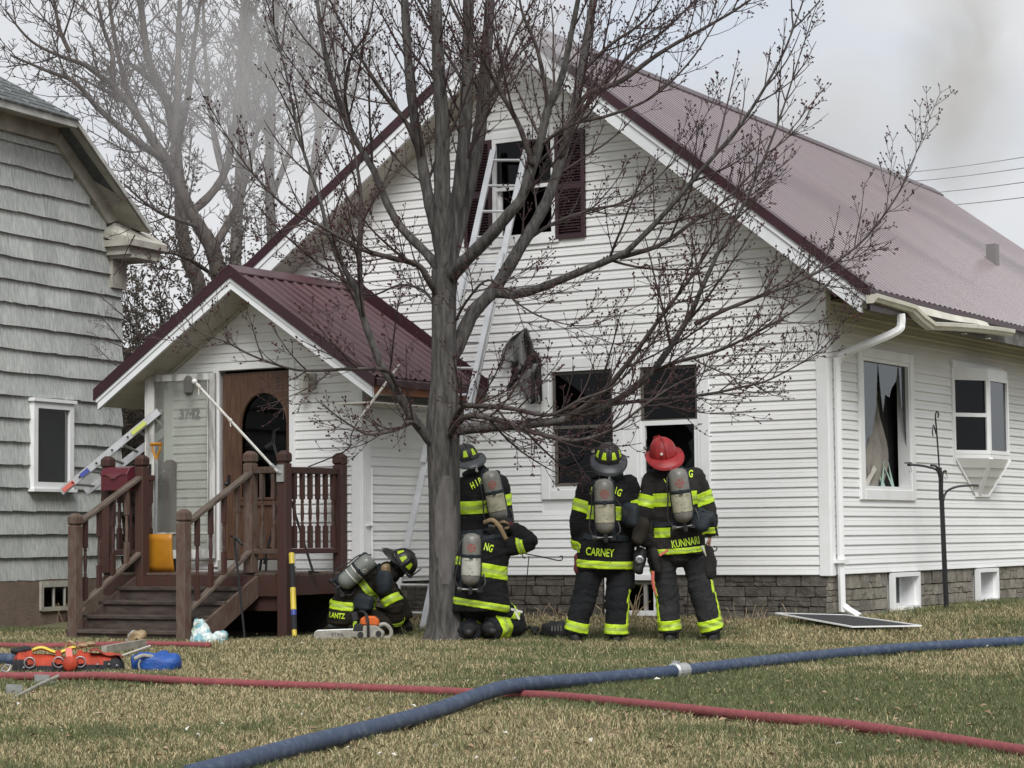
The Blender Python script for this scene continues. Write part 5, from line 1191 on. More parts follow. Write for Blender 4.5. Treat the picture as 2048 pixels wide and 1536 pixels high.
    # --- harness straps, tank, helmet
    if 'tank' in spec:
        T = spec['tank']; t = tank(root, T[0], T[1], D + T[2], T[3] if len(T) > 3 else .091, T[4] if len(T) > 4 else M['tank'], T[5] if len(T) > 5 else M['tanklabel'], style=T[6] if len(T) > 6 else 0)
        A, B = at(*T[0], D + T[2] + .11), at(*T[1], D + T[2] + .11); mb = MB(); mb.bar(B - (A - B) * .05, A - (A - B) * .02, .21, .05, up=FWD); part('backplate', mb, M['navy'], root, bev=.02)
        bv = bvh_of(F.coat)
        for s in 'LR':
            pts = []
            for u in range(13):
                q = A.lerp(J['sh' + s].lerp(J['neck'], .45), min(1, u / 7)) + Vector((0, 0, .02)); 
                if u > 7: q = J['sh' + s].lerp(J['neck'], .45) + FWD * (u - 7) * .03
                h = bv.find_nearest(q); pts.append(h[0] + h[1] * .014)
            mb = MB(); mb.tube(pts, .026, 8, flat=.4); part('shoulder_strap', mb, M['navy'], root)
    if 'helmet' in spec:
        H = spec['helmet']; helmet(root, at(H[0], H[1], D + H[2]), H[3], H[4], H[5], H[6], H[7], H[8] if len(H) > 8 else 1)
    bv = bvh_of(F.coat)
    for txt, px, py, size, ang, sx_ in spec.get('text', []):
        decal(bv, text_mesh(txt, size, bold=.0022, sx=sx_), px, py, D, math.radians(ang), M['lime'], 'lettering', coat, .016)
    F.bv = bv; return F
UPZ = Vector((0, 0, 1)); BACK = -FWD.copy(); BACK.z = 0; BACK.normalize()
R_ = RIGHT.copy()
TW = lambda *a: a
belt = [M['navy']]
# firefighter with name patch on the coat tail, black helmet
Dv = person(dict(seed=1, d=21.42, yaw=.05, mcoat=M['coat'], label='firefighter in black helmet standing second from right, head tilted up',
    j=dict(head=(1218, 921), neck=(1219, 950), shL=(1176, 972), shR=(1259, 970), elL=(1155, 1044, -.02), elR=(1270, 1042, .02), wrL=(1160, 1094, .08), wrR=(1276, 1090, -.06), hipL=(1184, 1132), hipR=(1240, 1132), knL=(1167, 1200), knR=(1234, 1205), anL=(1150, 1272), anR=(1232, 1275)),
    torso=[(1212, 1140, .285, .20, 0), (1212, 1126, .285, .205, 0), (1212, 1085, .265, .19, 0), (1213, 1045, .245, .18, 0), (1216, 1000, .255, .185, 0), (1217, 975, .225, .16, 0), (1219, 955, .11, .10, 0)],
    bands=[('UL', .40, .72), ('UR', .40, .70), ('T', .55, .70), ('T', .03, .11), ('FL', .62, .95), ('SL', .60, .86), ('SR', .60, .88), ('T', .33, .39, belt)], sidestripe=[('R', 1)],
    tank=((1207, 957), (1211, 1068), -.31, .092), helmet=(1217, 917, -.01, UPZ * 1 + BACK * .46, BACK - UPZ * .1, M['helmet'], M['brimgrey'], True, 1.04),
    text=[('H', 1184, 981, .095, -12, .62), ('I', 1192, 983, .095, -9, .62), ('B', 1200, 982, .095, -4, .62), ('B', 1209, 982, .095, 0, .62), ('I', 1217, 982, .095, 3, .62), ('N', 1227, 979, .095, -14, .62), ('G', 1237, 984, .095, -22, .62), ('CARNEY', 1198, 1102, .105, -4, .66)]))
hand(Dv.root, Dv.J['wrL'], Vector((0, 0, -1)) + R_ * .05, R_, M['glove'])
hand(Dv.root, Dv.J['wrR'], Vector((0, 0, -1)) + R_ * .05, -R_, M['blackfab'], 'gloved_hand')
# firefighter with the red helmet
Ev = person(dict(seed=2, d=21.40, yaw=-.22, mcoat=M['coatb'], mleg=mat('worn_turnout_trousers', (.016, .0165, .018), .88, col2=(.032, .032, .033), scale=6, bump=.6, bscale=50, spec=.3), label='firefighter in red helmet standing at the right, back turned',
    j=dict(head=(1327, 903), neck=(1334, 935), shL=(1303, 962), shR=(1393, 954), elL=(1287, 1032, -.04), elR=(1418, 1030, .02), wrL=(1296, 1088, .0), wrR=(1420, 1072, .03), hipL=(1322, 1112), hipR=(1390, 1110), knL=(1333, 1190), knR=(1404, 1190), anL=(1341, 1270), anR=(1427, 1270)),
    torso=[(1352, 1108, .29, .20, 0), (1352, 1090, .285, .205, 0), (1351, 1050, .26, .19, 0), (1351, 1010, .245, .18, 0), (1350, 978, .255, .185, 0), (1347, 958, .22, .16, 0), (1338, 940, .11, .10, 0)],
    bands=[('UL', .42, .76), ('UR', .38, .70), ('T', .58, .74), ('T', .02, .085), ('T', .22, .335, None, (1352, 1108), (1338, 940), 1338), ('FR', .55, .85), ('SL', .62, .86), ('SR', .60, .86), ('T', .345, .40, belt)], sidestripe=[('L', -1), ('R', 1)],
    tank=((1354, 936), (1369, 1046), -.30, .092), helmet=(1326, 907, -.01, UPZ * 1 + BACK * .42 - R_ * .16, BACK - UPZ * .1 + R_ * .15, M['helmetred'], M['helmetred'], False, 1.06),
    text=[('H', 1332, 962, .095, 28, .62), ('I', 1340, 958, .095, 20, .62), ('B', 1348, 956, .095, 10, .62), ('G', 1380, 947, .095, -8, .62), ('N', 1371, 947, .095, -4, .62), ('KUNNARI', 1368, 1082, .10, 9, .62)]))
hand(Ev.root, Ev.J['wrR'], Vector((0, 0, -1)) + R_ * -.1, -R_, M['skin'])
hand(Ev.root, Ev.J['wrL'], Vector((0, 0, -1)), R_, M['blackfab'], 'gloved_hand')
# red helmet badge, belt tools
mb = MB(); q = at(1323, 908, 21.40 - .175); mb.tube([q, q - FWD * .012], .014, 12); part('badge', mb, M['pale'], [c for c in Ev.root.children if c.name.startswith('helmet')][0])
def bagmesh(c, dims, seed, M3=None, amp=.02):
    mb = MB(); mb.ball((0, 0, 0), (1, 1, 1), 16, 12); D3_ = Vector(dims)
    sg = lambda q: math.copysign(abs(q) ** .62, q)
    mb.v = [tuple((M3 @ Vector((sg(a) * D3_.x, sg(b) * D3_.y, sg(e) * D3_.z)) if M3 else Vector((sg(a) * D3_.x, sg(b) * D3_.y, sg(e) * D3_.z))) + Vector(c)) for a, b, e in mb.v]; me = mb.mesh('tmp', [])
    for v in me.vertices: v.co += v.normal * noise.noise(v.co * 14 + Vector((seed, 0, 0))) * amp
    for p in me.polygons: p.use_smooth = True
    return me
def gear(fig, name, px, py, dz, dims, mt, seed, roll=0, amp=.02):
    me = bagmesh(at(px, py, dz), dims, seed, Matrix.Rotation(roll, 3, FWD), amp); me.materials.append(mt); return addmesh(name, me, fig.root)
gear(Dv, 'mask_pouch', 1282, 1062, 21.15, (.075, .06, .13), M['coatk'], 1, .3); gear(Dv, 'hip_pouch', 1262, 1030, 21.2, (.09, .06, .12), M['navy'], 2)
gear(Dv, 'trouser_pocket', 1252, 1150, 21.40, (.07, .09, .16), M['trousers'], 3); gear(Dv, 'glove_bundle', 1157, 1128, 21.42, (.035, .05, .10), M['glove'], 4)
gear(Ev, 'mask_pouch', 1405, 1040, 21.15, (.11, .07, .11), M['navy'], 5, .5, .03); gear(Ev, 'trouser_pocket', 1414, 1125, 21.38, (.075, .09, .17), M['worn'] if 'worn' in M else M['coatb'], 6, -.1)
gear(Ev, 'radio', 1313, 1122, 21.22, (.035, .035, .13), M['coatb'], 7, -.2, .005); gear(Dv, 'tool_holster', 1279, 1120, 21.25, (.055, .05, .13), M['rubber'], 8, .1)
mb = MB(); q = at(1279, 1119, 21.19); mb.lathe([(.032, -.02), (.04, .0), (.04, .012), (.026, .016), (.026, .0)], 8, Matrix.Translation(q) @ Vector((0, 0, 1)).rotation_difference(-FWD).to_matrix().to_4x4()); part('light_bezel', mb, M['steel'], Dv.root)
mb = MB(); q = [at(1306, 1142, 21.2), at(1305, 1160, 21.2), at(1308, 1178, 21.2), at(1313, 1190, 21.19)]; mb.tube(q, [.016, .018, .015, .008], 6, flat=.3); part('red_strap', mb, M['pinkred'], Ev.root)
mb = MB(); mb.bar(at(1320, 1111, 21.15), at(1336, 1100, 21.13), .035, .02); part('orange_tab', mb, M['pinkred'], Ev.root)
mb = MB(); mb.tube([at(1404, 1092, 21.12), at(1409, 1104, 21.13), at(1412, 1112, 21.14)], [.014, .01, .005], 6); part('white_cord', mb, M['pale'], Ev.root)
mb = MB(); mb.tube(spline([at(1404, 1020, 21.1), at(1420, 1030, 21.1), at(1430, 1050, 21.12), at(1435, 1072, 21.15)], 12), .011, 6); part('loose_strap', mb, M['navy'], Ev.root)
mb = MB(); mb.tube(spline([at(1226, 990, 21.12), at(1240, 1010, 21.08), at(1252, 1026, 21.08)], 8), .006, 6); mb.box(at(1252, 1024, 21.06), (.05, .03, .05)); part('gauge_line', mb, M['rubber'], Dv.root)
# helmet lamps and straps
for fig, px, py in ((Dv, 1186, 902), (Ev, 1290, 896)):
    mb = MB(); q = at(px, py, 21.38); mb.tube([q + FWD * .05, q - FWD * .03], .017, 8); part('helmet_lamp', mb, M['steel'], fig.root)
# firefighter behind the tree, standing
Av = person(dict(seed=3, d=22.9, yaw=.18, mcoat=M['coat'], label='firefighter standing partly hidden behind the tree trunk, black helmet bowed',
    j=dict(head=(938, 917), neck=(955, 944), shL=(914, 975), shR=(1001, 968), elL=(898, 1040), elR=(1012, 1038, .02), wrL=(915, 1085, .1), wrR=(1005, 1082, .1), hipL=(945, 1105), hipR=(990, 1105), knL=(945, 1175), knR=(992, 1175), anL=(943, 1242), anR=(995, 1242)),
    torso=[(965, 1105, .27, .20, 0), (966, 1085, .265, .20, 0), (968, 1045, .245, .18, 0), (966, 1005, .24, .18, 0), (962, 975, .235, .18, 0), (958, 958, .20, .15, 0), (955, 946, .11, .10, 0)],
    bands=[('UR', .30, .62), ('UL', .3, .6), ('T', .50, .66), ('T', .03, .10), ('SL', .6, .85), ('SR', .6, .85), ('T', .24, .30, belt)],
    tank=((979, 941), (1000, 1043), -.29, .092), helmet=(934, 916, -.02, UPZ * 1 - R_ * .22 + BACK * .25, BACK + R_ * .35 - UPZ * .1, M['helmet'], M['brimgrey'], True),
    text=[('H', 946, 970, .095, 24, .62), ('I', 954, 965, .095, 24, .62), ('B', 961, 961, .095, 20, .62)]))
hand(Av.root, Av.J['wrR'], Vector((0, 0, -1)), -R_, M['blackfab'], 'gloved_hand'); hand(Av.root, Av.J['wrL'], Vector((0, 0, -1)), R_, M['blackfab'], 'gloved_hand')
# firefighter kneeling behind the tree, bare headed with a face mask strap
Bv = person(dict(seed=4, d=21.75, yaw=.25, kneel=True, mcoat=M['coat'], label='firefighter kneeling beside the tree trunk with one arm raised to the head', face=FWD * .6 + R_ * .8,
    j=dict(head=(1008, 1058, .12), neck=(986, 1074, .08), shL=(938, 1096), shR=(1020, 1092), elL=(926, 1150, -.05), elR=(1058, 1084, -.05), wrL=(945, 1190, .15), wrR=(1026, 1052, .02), hipL=(945, 1210), hipR=(985, 1210, .02), knL=(950, 1262, .32), knR=(1028, 1246, .25), anL=(938, 1262, -.12), anR=(975, 1260, -.12)),
    torso=[(962, 1222, .27, .2, 0), (962, 1205, .265, .21, 0), (963, 1170, .245, .19, 0), (966, 1130, .25, .19, .02), (974, 1102, .235, .18, .03), (980, 1086, .2, .15, .05), (985, 1076, .11, .10, .07)],
    bands=[('UR', .45, .80), ('UL', .4, .7), ('T', .46, .64), ('T', .04, .13), ('SL', .42, .8), ('SR', .42, .80), ('LR', .5, .75)], fold=.010,
    footL=-FWD, footR=-FWD + R_ * .3, tank=((944, 1066), (941, 1172), -.30, .090, M['tank'], M['tankwhite']),
    text=[('N', 973, 1092, .095, -14, .62), ('G', 982, 1095, .095, -20, .62)]))
hand(Bv.root, Bv.J['wrR'], (Bv.J['head'] - Bv.J['wrR']) + UPZ * .05, -R_ + UPZ * .1, M['glove'], 'gloved_hand')
hand(Bv.root, Bv.J['wrL'], Vector((0, 0, -1)), FWD, M['blackfab'], 'gloved_hand')
mb = MB(); hc = Bv.J['head']; 
for k_, (a, b) in enumerate(((.0, .12), (.06, .06), (-.07, .10))): mb.tube(spline([hc + R_ * -.10 + UPZ * (.02 - .04 * k_), hc - FWD * .125 + UPZ * (b - .04) + R_ * a, hc + R_ * .095 + UPZ * (.0 - .03 * k_)], 12), .013, 6, flat=.5)
part('mask_strap', mb, M['leather'], Bv.root)
mb = MB(); mb.ball(hc + R_ * .07 + FWD * .05 + UPZ * -.02, (.07, .08, .09), 12, 8); part('face_mask', mb, M['rubber'], Bv.root)
mb = MB(); mb.tube(spline([at(968, 1045, 21.7), at(985, 1040, 21.62), at(1000, 1055, 21.6), at(1012, 1078, 21.62)], 14), .02, 7, flat=.5); part('hood_roll', mb, M['leather'], Bv.root)
mb = MB(); q = at(1022, 1218, 21.6); mb.bar(q, q + R_ * .11 - UPZ * .03, .02, .02); mb.bar(q + R_ * .03, q + R_ * .08 - UPZ * .10, .02, .02); part('metal_clip', mb, M['pale'], Bv.root)
# crouching firefighter at the left
CD = (R_ * .75 + FWD * .35).normalized()
Cv = person(dict(seed=6, d=23.0, yaw=.55, kneel=True, mcoat=M['coatk'], mleg=M['coatk'], label='firefighter crouched low on the grass beside the porch', face=R_ * .8 - UPZ * .5 + FWD * .2,
    j=dict(head=(797, 1132, .1), neck=(778, 1146, .08), shL=(768, 1168, -.15), shR=(758, 1150, .2), elL=(788, 1208, -.2), elR=(790, 1195, .25), wrL=(792, 1246, -.1), wrR=(812, 1238, .25), hipL=(700, 1224, -.1), hipR=(705, 1222, .12), knL=(768, 1250, -.12), knR=(775, 1246, .2), anL=(694, 1252, -.1), anR=(702, 1250, .15)),
    torso=[(702, 1246, .25, .20, 0), (702, 1236, .26, .22, 0), (704, 1212, .24, .21, 0), (714, 1190, .24, .20, 0), (738, 1170, .24, .19, .03), (762, 1154, .18, .15, .05), (776, 1147, .11, .10, .07)],
    bands=[('UL', .62, 1.0), ('T', .36, .64, None, (702, 1240), (708, 1180)), ('T', .25, .55, None, (728, 1196), (765, 1166)), ('FL', .8, .98), ('SL', .5, .8)], fold=.011, arm=(.10, .092, .075), leg=(.12, .115, .10, .10),
    footL=-R_, footR=-R_, tank=((745, 1116), (681, 1172), -.26, .092, M['tankgreen'], M['tanklabel'], 1),
    helmet=(806, 1127, .08, (R_ * .82 + UPZ * .60 - FWD * .25), (-R_ * .55 + UPZ * .75 - FWD * .1), M['helmet'], M['helmet'], True),
    text=[('LANTZ', 677, 1227, .075, -3, .7)]))
hand(Cv.root, Cv.J['wrL'], Vector((0, 0, -1)) + R_ * .2, FWD, M['blackfab'], 'gloved_hand'); hand(Cv.root, Cv.J['wrR'], Vector((0, 0, -1)) + R_ * .3, FWD, M['blackfab'], 'gloved_hand')
gear(Cv, 'mask_pouch', 769, 1165, 22.72, (.085, .06, .12), M['navy'], 3, .0, .015); gear(Cv, 'hip_pouch', 728, 1205, 22.72, (.11, .06, .09), M['navy'], 9, .2, .02)
me = bagmesh(at(772, 1142, 22.95), (.04, .06, .075), 2, None, .01); me.materials.append(M['leather']); addmesh('neck_flap', me, Cv.root)
# prints on the crouching man's tank
tk = [c for c in Cv.root.children if c.name.startswith('air_tank')][0]; me = tk.data.copy(); me.transform(Matrix.Translation(ORG[Cv.root.name])); bvt = bvh_of(me); aT = math.atan2(56, 64) + math.pi / 2
for tx, u, v, sz in (('O', .26, 8, .06), ('P', .58, 12, .045)):
    qx = 745 + (681 - 745) * u + v * .66; qy = 1116 + (1172 - 1116) * u + v * .75
    decal(bvt, text_mesh(tx, sz, bold=.001), qx, qy, 23.0, math.radians(-48), M['pale'], 'print', tk, .004)
# ------------------------------------------------------------------ trees
class Tw:
    """collects thin twigs (k-sided tubes) and buds as raw arrays"""
    def __init__(s): s.v = []; s.f = []; s.bv = []; s.bf = []
    def tube(s, P, r0, r1, k=3):
        b = len(s.v); n = len(P); t = (P[-1] - P[0])
        if t.length < 1e-6: return
        x = t.orthogonal().normalized(); y = t.cross(x).normalized()
        cs = [(math.cos(2 * math.pi * j / k), math.sin(2 * math.pi * j / k)) for j in range(k)]
        for i, p in enumerate(P):
            r = r0 + (r1 - r0) * i / (n - 1)
            for c, q in cs: s.v.append((p.x + (x.x * c + y.x * q) * r, p.y + (x.y * c + y.y * q) * r, p.z + (x.z * c + y.z * q) * r))
        for i in range(n - 1):
            for j in range(k): s.f.append((b + i * k + j, b + i * k + (j + 1) % k, b + (i + 1) * k + (j + 1) % k, b + (i + 1) * k + j))
    def bud(s, p, d, r):
        b = len(s.bv); d = d.normalized(); x = d.orthogonal().normalized(); y = d.cross(x)
        s.bv += [tuple(p - d * r * 1.2), tuple(p + x * r), tuple(p + y * r), tuple(p - x * r), tuple(p - y * r), tuple(p + d * r * 1.6)]
        s.bf += [(b, b + 2, b + 1), (b, b + 3, b + 2), (b, b + 4, b + 3), (b, b + 1, b + 4), (b + 5, b + 1, b + 2), (b + 5, b + 2, b + 3), (b + 5, b + 3, b + 4), (b + 5, b + 4, b + 1)]
def rvec(r): 
    while True:
        v = Vector((r.uniform(-1, 1), r.uniform(-1, 1), r.uniform(-1, 1)))
        if .1 < v.length < 1: return v.normalized()
def branchpath(r, p, d, L, n, up, wob):
    P = [p.copy()]; d = d.normalized()
    for i in range(n):
        d = (d + Vector((0, 0, up)) / n + rvec(r) * wob / math.sqrt(n)).normalized(); p = p + d * (L / n); P.append(p.copy())
    return P
def grow(tw, r, P, rad, depth, dens, Lf, up, buds, minr=.0022, budr=.008, inward=None, wob=.35, spread=(38, 62), side=None):
    """side shoots along P (list of points), opposite pairs turned along the branch"""
    seg = [(P[i + 1] - P[i]).length for i in range(len(P) - 1)]; tot = sum(seg)
    s = tot * (.10 if depth else .06) + r.uniform(0, dens); az = r.uniform(0, 6.28)
    while s < tot:
        q = s; i = 0
        while i < len(seg) - 1 and q > seg[i]: q -= seg[i]; i += 1
        t = (P[i + 1] - P[i]).normalized(); p = P[i] + t * min(q, seg[i]); u = s / tot
        x = t.orthogonal().normalized(); y = t.cross(x); az += 1.57 + r.uniform(-.6, .6)
        for k in (0, math.pi):
            if r.random() < .22: continue
            a = math.radians(r.uniform(*spread)); pr = x * math.cos(az + k) + y * math.sin(az + k)
            d = t * math.cos(a) + pr * math.sin(a)
            if inward: d = (d + inward * r.uniform(-.15, .25)).normalized()
            L = Lf * (1.05 - .62 * u) * r.uniform(.45, 1.25); rr = max(minr, min(rad * (1 - .7 * u) * .5, .0035 + .0095 * L))
            n = max(3, int(L / .10)); n = min(n, 9)
            Q = branchpath(r, p, d, L, n, up, wob); tw.tube(Q, rr, max(minr * .75, rr * .35), 4 if rr > .006 else 3)
            if depth > 0 and L > .14: grow(tw, r, Q, rr, depth - 1, dens * .80, L * .50, up * .8, buds, minr, budr, inward, wob, spread)
            if buds and depth <= 1:
                e = (Q[-1] - Q[-2]).normalized(); tw.bud(Q[-1], e, budr * r.uniform(.8, 1.2))
                m_ = int(L / .06)
                for b in range(m_):
                    if r.random() > buds: continue
                    qq = Q[1 + int(r.random() * (len(Q) - 1))] if b else Q[-2]
                    for g in range(r.choice((1, 1, 2, 3))): tw.bud(qq + rvec(r) * budr * 1.5, rvec(r) + e, budr * r.uniform(.55, 1.05))
        s += dens * r.uniform(.6, 1.4)
def emit(tw, parent, mt, mb_):
    me = bpy.data.meshes.new('twigs'); o_ = ORG[parent.name]
    v = np.array(tw.v, np.float64) - np.array(o_); me.from_pydata(v.tolist(), [], tw.f); me.materials.append(mt)
    for p in me.polygons: p.use_smooth = True
    o = bpy.data.objects.new('twigs', me); C.objects.link(o); o.parent = parent; o['kind'] = 'stuff'
    if tw.bv:
        me = bpy.data.meshes.new('buds'); v = np.array(tw.bv, np.float64) - np.array(o_); me.from_pydata(v.tolist(), [], tw.bf); me.materials.append(mb_)
        o = bpy.data.objects.new('buds', me); C.objects.link(o); o.parent = parent; o['kind'] = 'stuff'
def limb(parent, P, r0, r1, mt, k=9, name='branch', n=None, pw=1.0):
    n = n or max(8, len(P) * 4); S = spline(P, n); mb = MB(); mb.smooth = True
    rr = [(r0 + (r1 - r0) * (i / (n - 1)) ** pw) * (1 + .05 * math.sin(i * 1.7)) for i in range(n)]
    mb.tube(S, rr, k); part(name, mb, mt, parent); return S
# ---- the maple in front of the house
TD = 21.83
tb = ong(893, 1284); maple = thing('maple_tree', 'bare budding maple with thick grey trunk standing in front of the house', 'tree', tb)
def tp_(q): return at(q[0], q[1], TD + (q[2] if len(q) > 2 else 0))
tr = [(894, 1300), (893, 1284), (892, 1255), (891, 1200), (890, 1100), (889, 1000), (887, 900), (886, 840), (888, 760), (888, 680), (888, 600), (889, 540)]
trr = [.235, .205, .172, .160, .152, .150, .158, .166, .128, .122, .122, .130]
S = spline([tp_(q) for q in tr], 60); rr = np.interp(np.linspace(0, 1, 60), np.linspace(0, 1, len(trr)), trr)
mb = MB(); mb.smooth = True; k = 36; vs = []
for i, (c, r0) in enumerate(zip(S, rr)):
    for j in range(k):
        a = 2 * math.pi * j / k; q = Vector((math.cos(a), math.sin(a), 0)); z_ = c.z
        f = noise.noise(Vector((q.x * 3.2, q.y * 3.2, z_ * 1.1))) * .06 + (1 - abs(noise.noise(Vector((q.x * 9, q.y * 9, z_ * 1.6))))) * .03 - .02
        root = .30 * max(0, math.cos(5 * a + .6)) * sstep(.28, -.05, z_ - tb.z) if i < 14 else 0
        vs.append(c + q * r0 * (1 + f + root))
mb.add(vs, [(i * k + j, i * k + (j + 1) % k, (i + 1) * k + (j + 1) % k, (i + 1) * k + j) for i in range(59) for j in range(k)])
trunk = part('trunk', mb, M['bark'], maple)
# old bark wound on the street side
mb = MB(); mb.smooth = True; M['wound'] = mat('smooth_bark_scar', (.155, .145, .14), .9, col2=(.10, .093, .09), scale=10, stretch=(2, 2, .4), bump=.5, bscale=40)
bvt_ = bvh_of(bpy.data.meshes[trunk.data.name]) if False else None
tm = trunk.data.copy(); tm.transform(Matrix.Translation(tb)); bvt_ = bvh_of(tm)
def scar(u, v):
    w_ = math.sin(math.pi * min(.98, max(.02, v))) ** .45; px = 893 + (u - .5) * 50 * w_ + 3 * math.sin(v * 7); py = 1165 - 215 * v
    s = at(px, py, TD) - FWD * 1.5; h = bvt_.ray_cast(s, FWD, 3); return (h[0] if h[0] else s + FWD * 1.4) - FWD * (.006 * w_ * math.sin(math.pi * u))
mb.grid(scar, 10, 26); part('bark_scar', mb, M['wound'], trunk)
LB = [  # px polyline with depth offsets, base and tip radius
 ([(889, 545), (876, 470), (862, 419), (845, 330, .1), (822, 185, .2), (809, 0, .3), (800, -120, .35)], .075, .040),
 ([(889, 545), (886, 440, -.1), (884, 353, -.15), (884, 251, -.2), (877, 132, -.25), (872, 0, -.3), (868, -120, -.3)], .105, .050),
 ([(891, 545), (908, 440, .1), (923, 344, .1), (934, 176, .15), (937, 0, .2), (940, -120, .2)], .092, .052),
 ([(889, 560), (925, 420, .25), (948, 320, .3), (962, 240, .35), (974, 88, .4), (980, 0, .45), (988, -120, .5)], .09, .048),
 ([(898, 560), (930, 522, -.3), (979, 473, -.5), (1020, 425, -.65), (1045, 391, -.7), (1078, 293, -.8), (1097, 212, -.85), (1123, 156, -.9), (1143, 65, -1), (1160, -20, -1.1)], .075, .026),
 ([(893, 730), (916, 690, .1), (946, 626, .2), (990, 577, .3), (1044, 489, .4), (1085, 420, .5), (1110, 358, .55), (1143, 244, .6), (1162, 146, .65), (1187, 0, .7), (1200, -90, .7)], .082, .042),
 ([(985, 585, .3), (1030, 588, .2), (1077, 577, .1), (1159, 544, -.1), (1240, 510, -.3), (1260, 497, -.35), (1329, 427, -.5), (1412, 330, -.7), (1488, 240, -.85), (1560, 120, -1), (1600, 20, -1.1)], .055, .008),
 ([(1240, 515, -.3), (1320, 490, -.2), (1392, 440, -.1), (1440, 410, 0), (1520, 330, .1), (1590, 250, .2)], .028, .006),
 ([(895, 862), (930, 858, -.1), (990, 853, -.2), (1033, 850, -.3), (1080, 846, -.35), (1132, 838, -.4), (1225, 805, -.5), (1308, 739, -.55), (1377, 635, -.6), (1405, 573, -.62), (1454, 469, -.65), (1502, 379, -.7), (1558, 240, -.75), (1600, 110, -.8)], .062, .007),
 ([(1132, 838, -.4), (1200, 790, -.6), (1260, 720, -.8), (1310, 650, -.95), (1370, 570, -1.1), (1430, 480, -1.2), (1480, 400, -1.3)], .036, .006),
 ([(1390, 648, -.6), (1450, 620, -.5), (1516, 594, -.4), (1634, 545, -.2), (1724, 483, -.1), (1793, 393, 0), (1822, 330, .05), (1845, 275, .1)], .024, .004),
 ([(1300, 748, -.5), (1350, 725, -.7), (1440, 700, -.9), (1540, 650, -1.0), (1620, 600, -1.1), (1700, 520, -1.2)], .024, .004),
 ([(1225, 808, -.5), (1300, 800, -.3), (1405, 790, -.1), (1480, 775, 0), (1544, 757, .1), (1641, 700, .2), (1690, 640, .3)], .022, .004),
 ([(895, 880), (920, 818, -.5), (960, 812, -.7), (1022, 817, -.85), (1099, 830, -1), (1160, 800, -1.1), (1230, 770, -1.2), (1300, 690, -1.3), (1340, 620, -1.35)], .034, .005),
 ([(895, 880), (930, 834, -.7), (990, 839, -.9), (1055, 861, -1.0), (1132, 880, -1.1), (1180, 876, -1.15), (1230, 855, -1.2), (1290, 810, -1.3), (1350, 770, -1.35), (1420, 740, -1.4)], .036, .005),
 ([(880, 905), (853, 872, -.1), (825, 835, -.2), (804, 800, -.25), (775, 750, -.3), (757, 719, -.3), (727, 637, -.35), (712, 580, -.4), (689, 538, -.4), (656, 462, -.4), (640, 400, -.4), (600, 280, -.4), (575, 160, -.4), (545, 40, -.4)], .058, .008),
 ([(722, 620, -.35), (720, 560, -.3), (719, 489, -.25), (722, 400, -.2), (712, 320, -.15), (690, 220, -.1), (668, 110, 0)], .034, .007),
 ([(880, 600), (856, 560, -.2), (835, 530, -.3), (780, 515, -.5), (727, 500, -.6), (690, 480, -.65), (640, 451, -.7), (580, 420, -.8), (500, 340, -.9), (440, 250, -1.0)], .038, .006),
 ([(880, 545), (856, 510, .1), (804, 457, .2), (774, 406, .25), (747, 340, .3), (703, 265, .35), (672, 185, .4), (650, 106, .42), (637, 22, .45), (625, -80, .5)], .052, .020),
 ([(703, 265, .35), (690, 190, .1), (700, 120, 0), (735, 60, -.1), (750, -20, -.2)], .022, .008),
 ([(845, 330, .1), (815, 250, 0), (770, 190, -.1), (730, 130, -.2), (690, 60, -.3), (650, -20, -.3)], .030, .010),
 ([(838, 855, -.2), (820, 844, -.4), (788, 861, -.6), (738, 869, -.8), (708, 855, -.9)], .024, .010),
 ([(800, 795, -.25), (779, 745, -.5), (740, 738, -.7), (695, 738, -.8), (640, 741, -.9), (584, 738, -1), (509, 713, -1.1), (450, 683, -1.2), (396, 662, -1.25), (351, 611, -1.3)], .024, .004),
 ([(1065, 330, -.8), (1039, 254, -.9), (1010, 200, -.95), (980, 146, -1), (938, 75, -1.05), (899, 0, -1.1), (880, -60, -1.1)], .030, .014),
 ([(1097, 212, -.85), (1075, 100, -.9), (1045, 26, -1), (1030, -60, -1)], .024, .010),
 ([(1120, 320, .55), (1165, 200, .4), (1241, 163, .3), (1300, 120, .2), (1350, 88, .1), (1420, 50, 0), (1500, 0, -.1), (1560, -60, -.1)], .036, .010),
 ([(1143, 244, .6), (1200, 180, .8), (1260, 110, 1.0), (1330, 60, 1.1), (1400, -10, 1.2)], .030, .010),
 ([(1162, 146, .65), (1220, 90, .5), (1290, 40, .4), (1340, -30, .3)], .024, .008),
 ([(1078, 293, -.8), (1140, 250, -1.0), (1220, 230, -1.2), (1310, 190, -1.3), (1390, 110, -1.4), (1450, 10, -1.5)], .022, .006),
 ([(1044, 489, .4), (1100, 450, .6), (1180, 420, .7), (1260, 400, .8), (1340, 330, .9), (1400, 250, 1.0)], .022, .005),
 ([(912, 640), (935, 600, -.4), (980, 560, -.6), (1040, 610, -.7), (1100, 640, -.8), (1180, 650, -.9), (1280, 610, -1.0)], .016, .004),
 ([(870, 610), (845, 580, .3), (800, 570, .5), (740, 590, .6), (680, 560, .7), (630, 540, .8)], .018, .004),
 ([(934, 176, .15), (900, 120, .5), (860, 60, .7), (820, -20, .8)], .022, .008),
 ([(962, 240, .35), (1000, 150, .6), (1030, 70, .7), (1080, -20, .8)], .026, .008),
]
rt = random.Random(21); TWm = Tw()
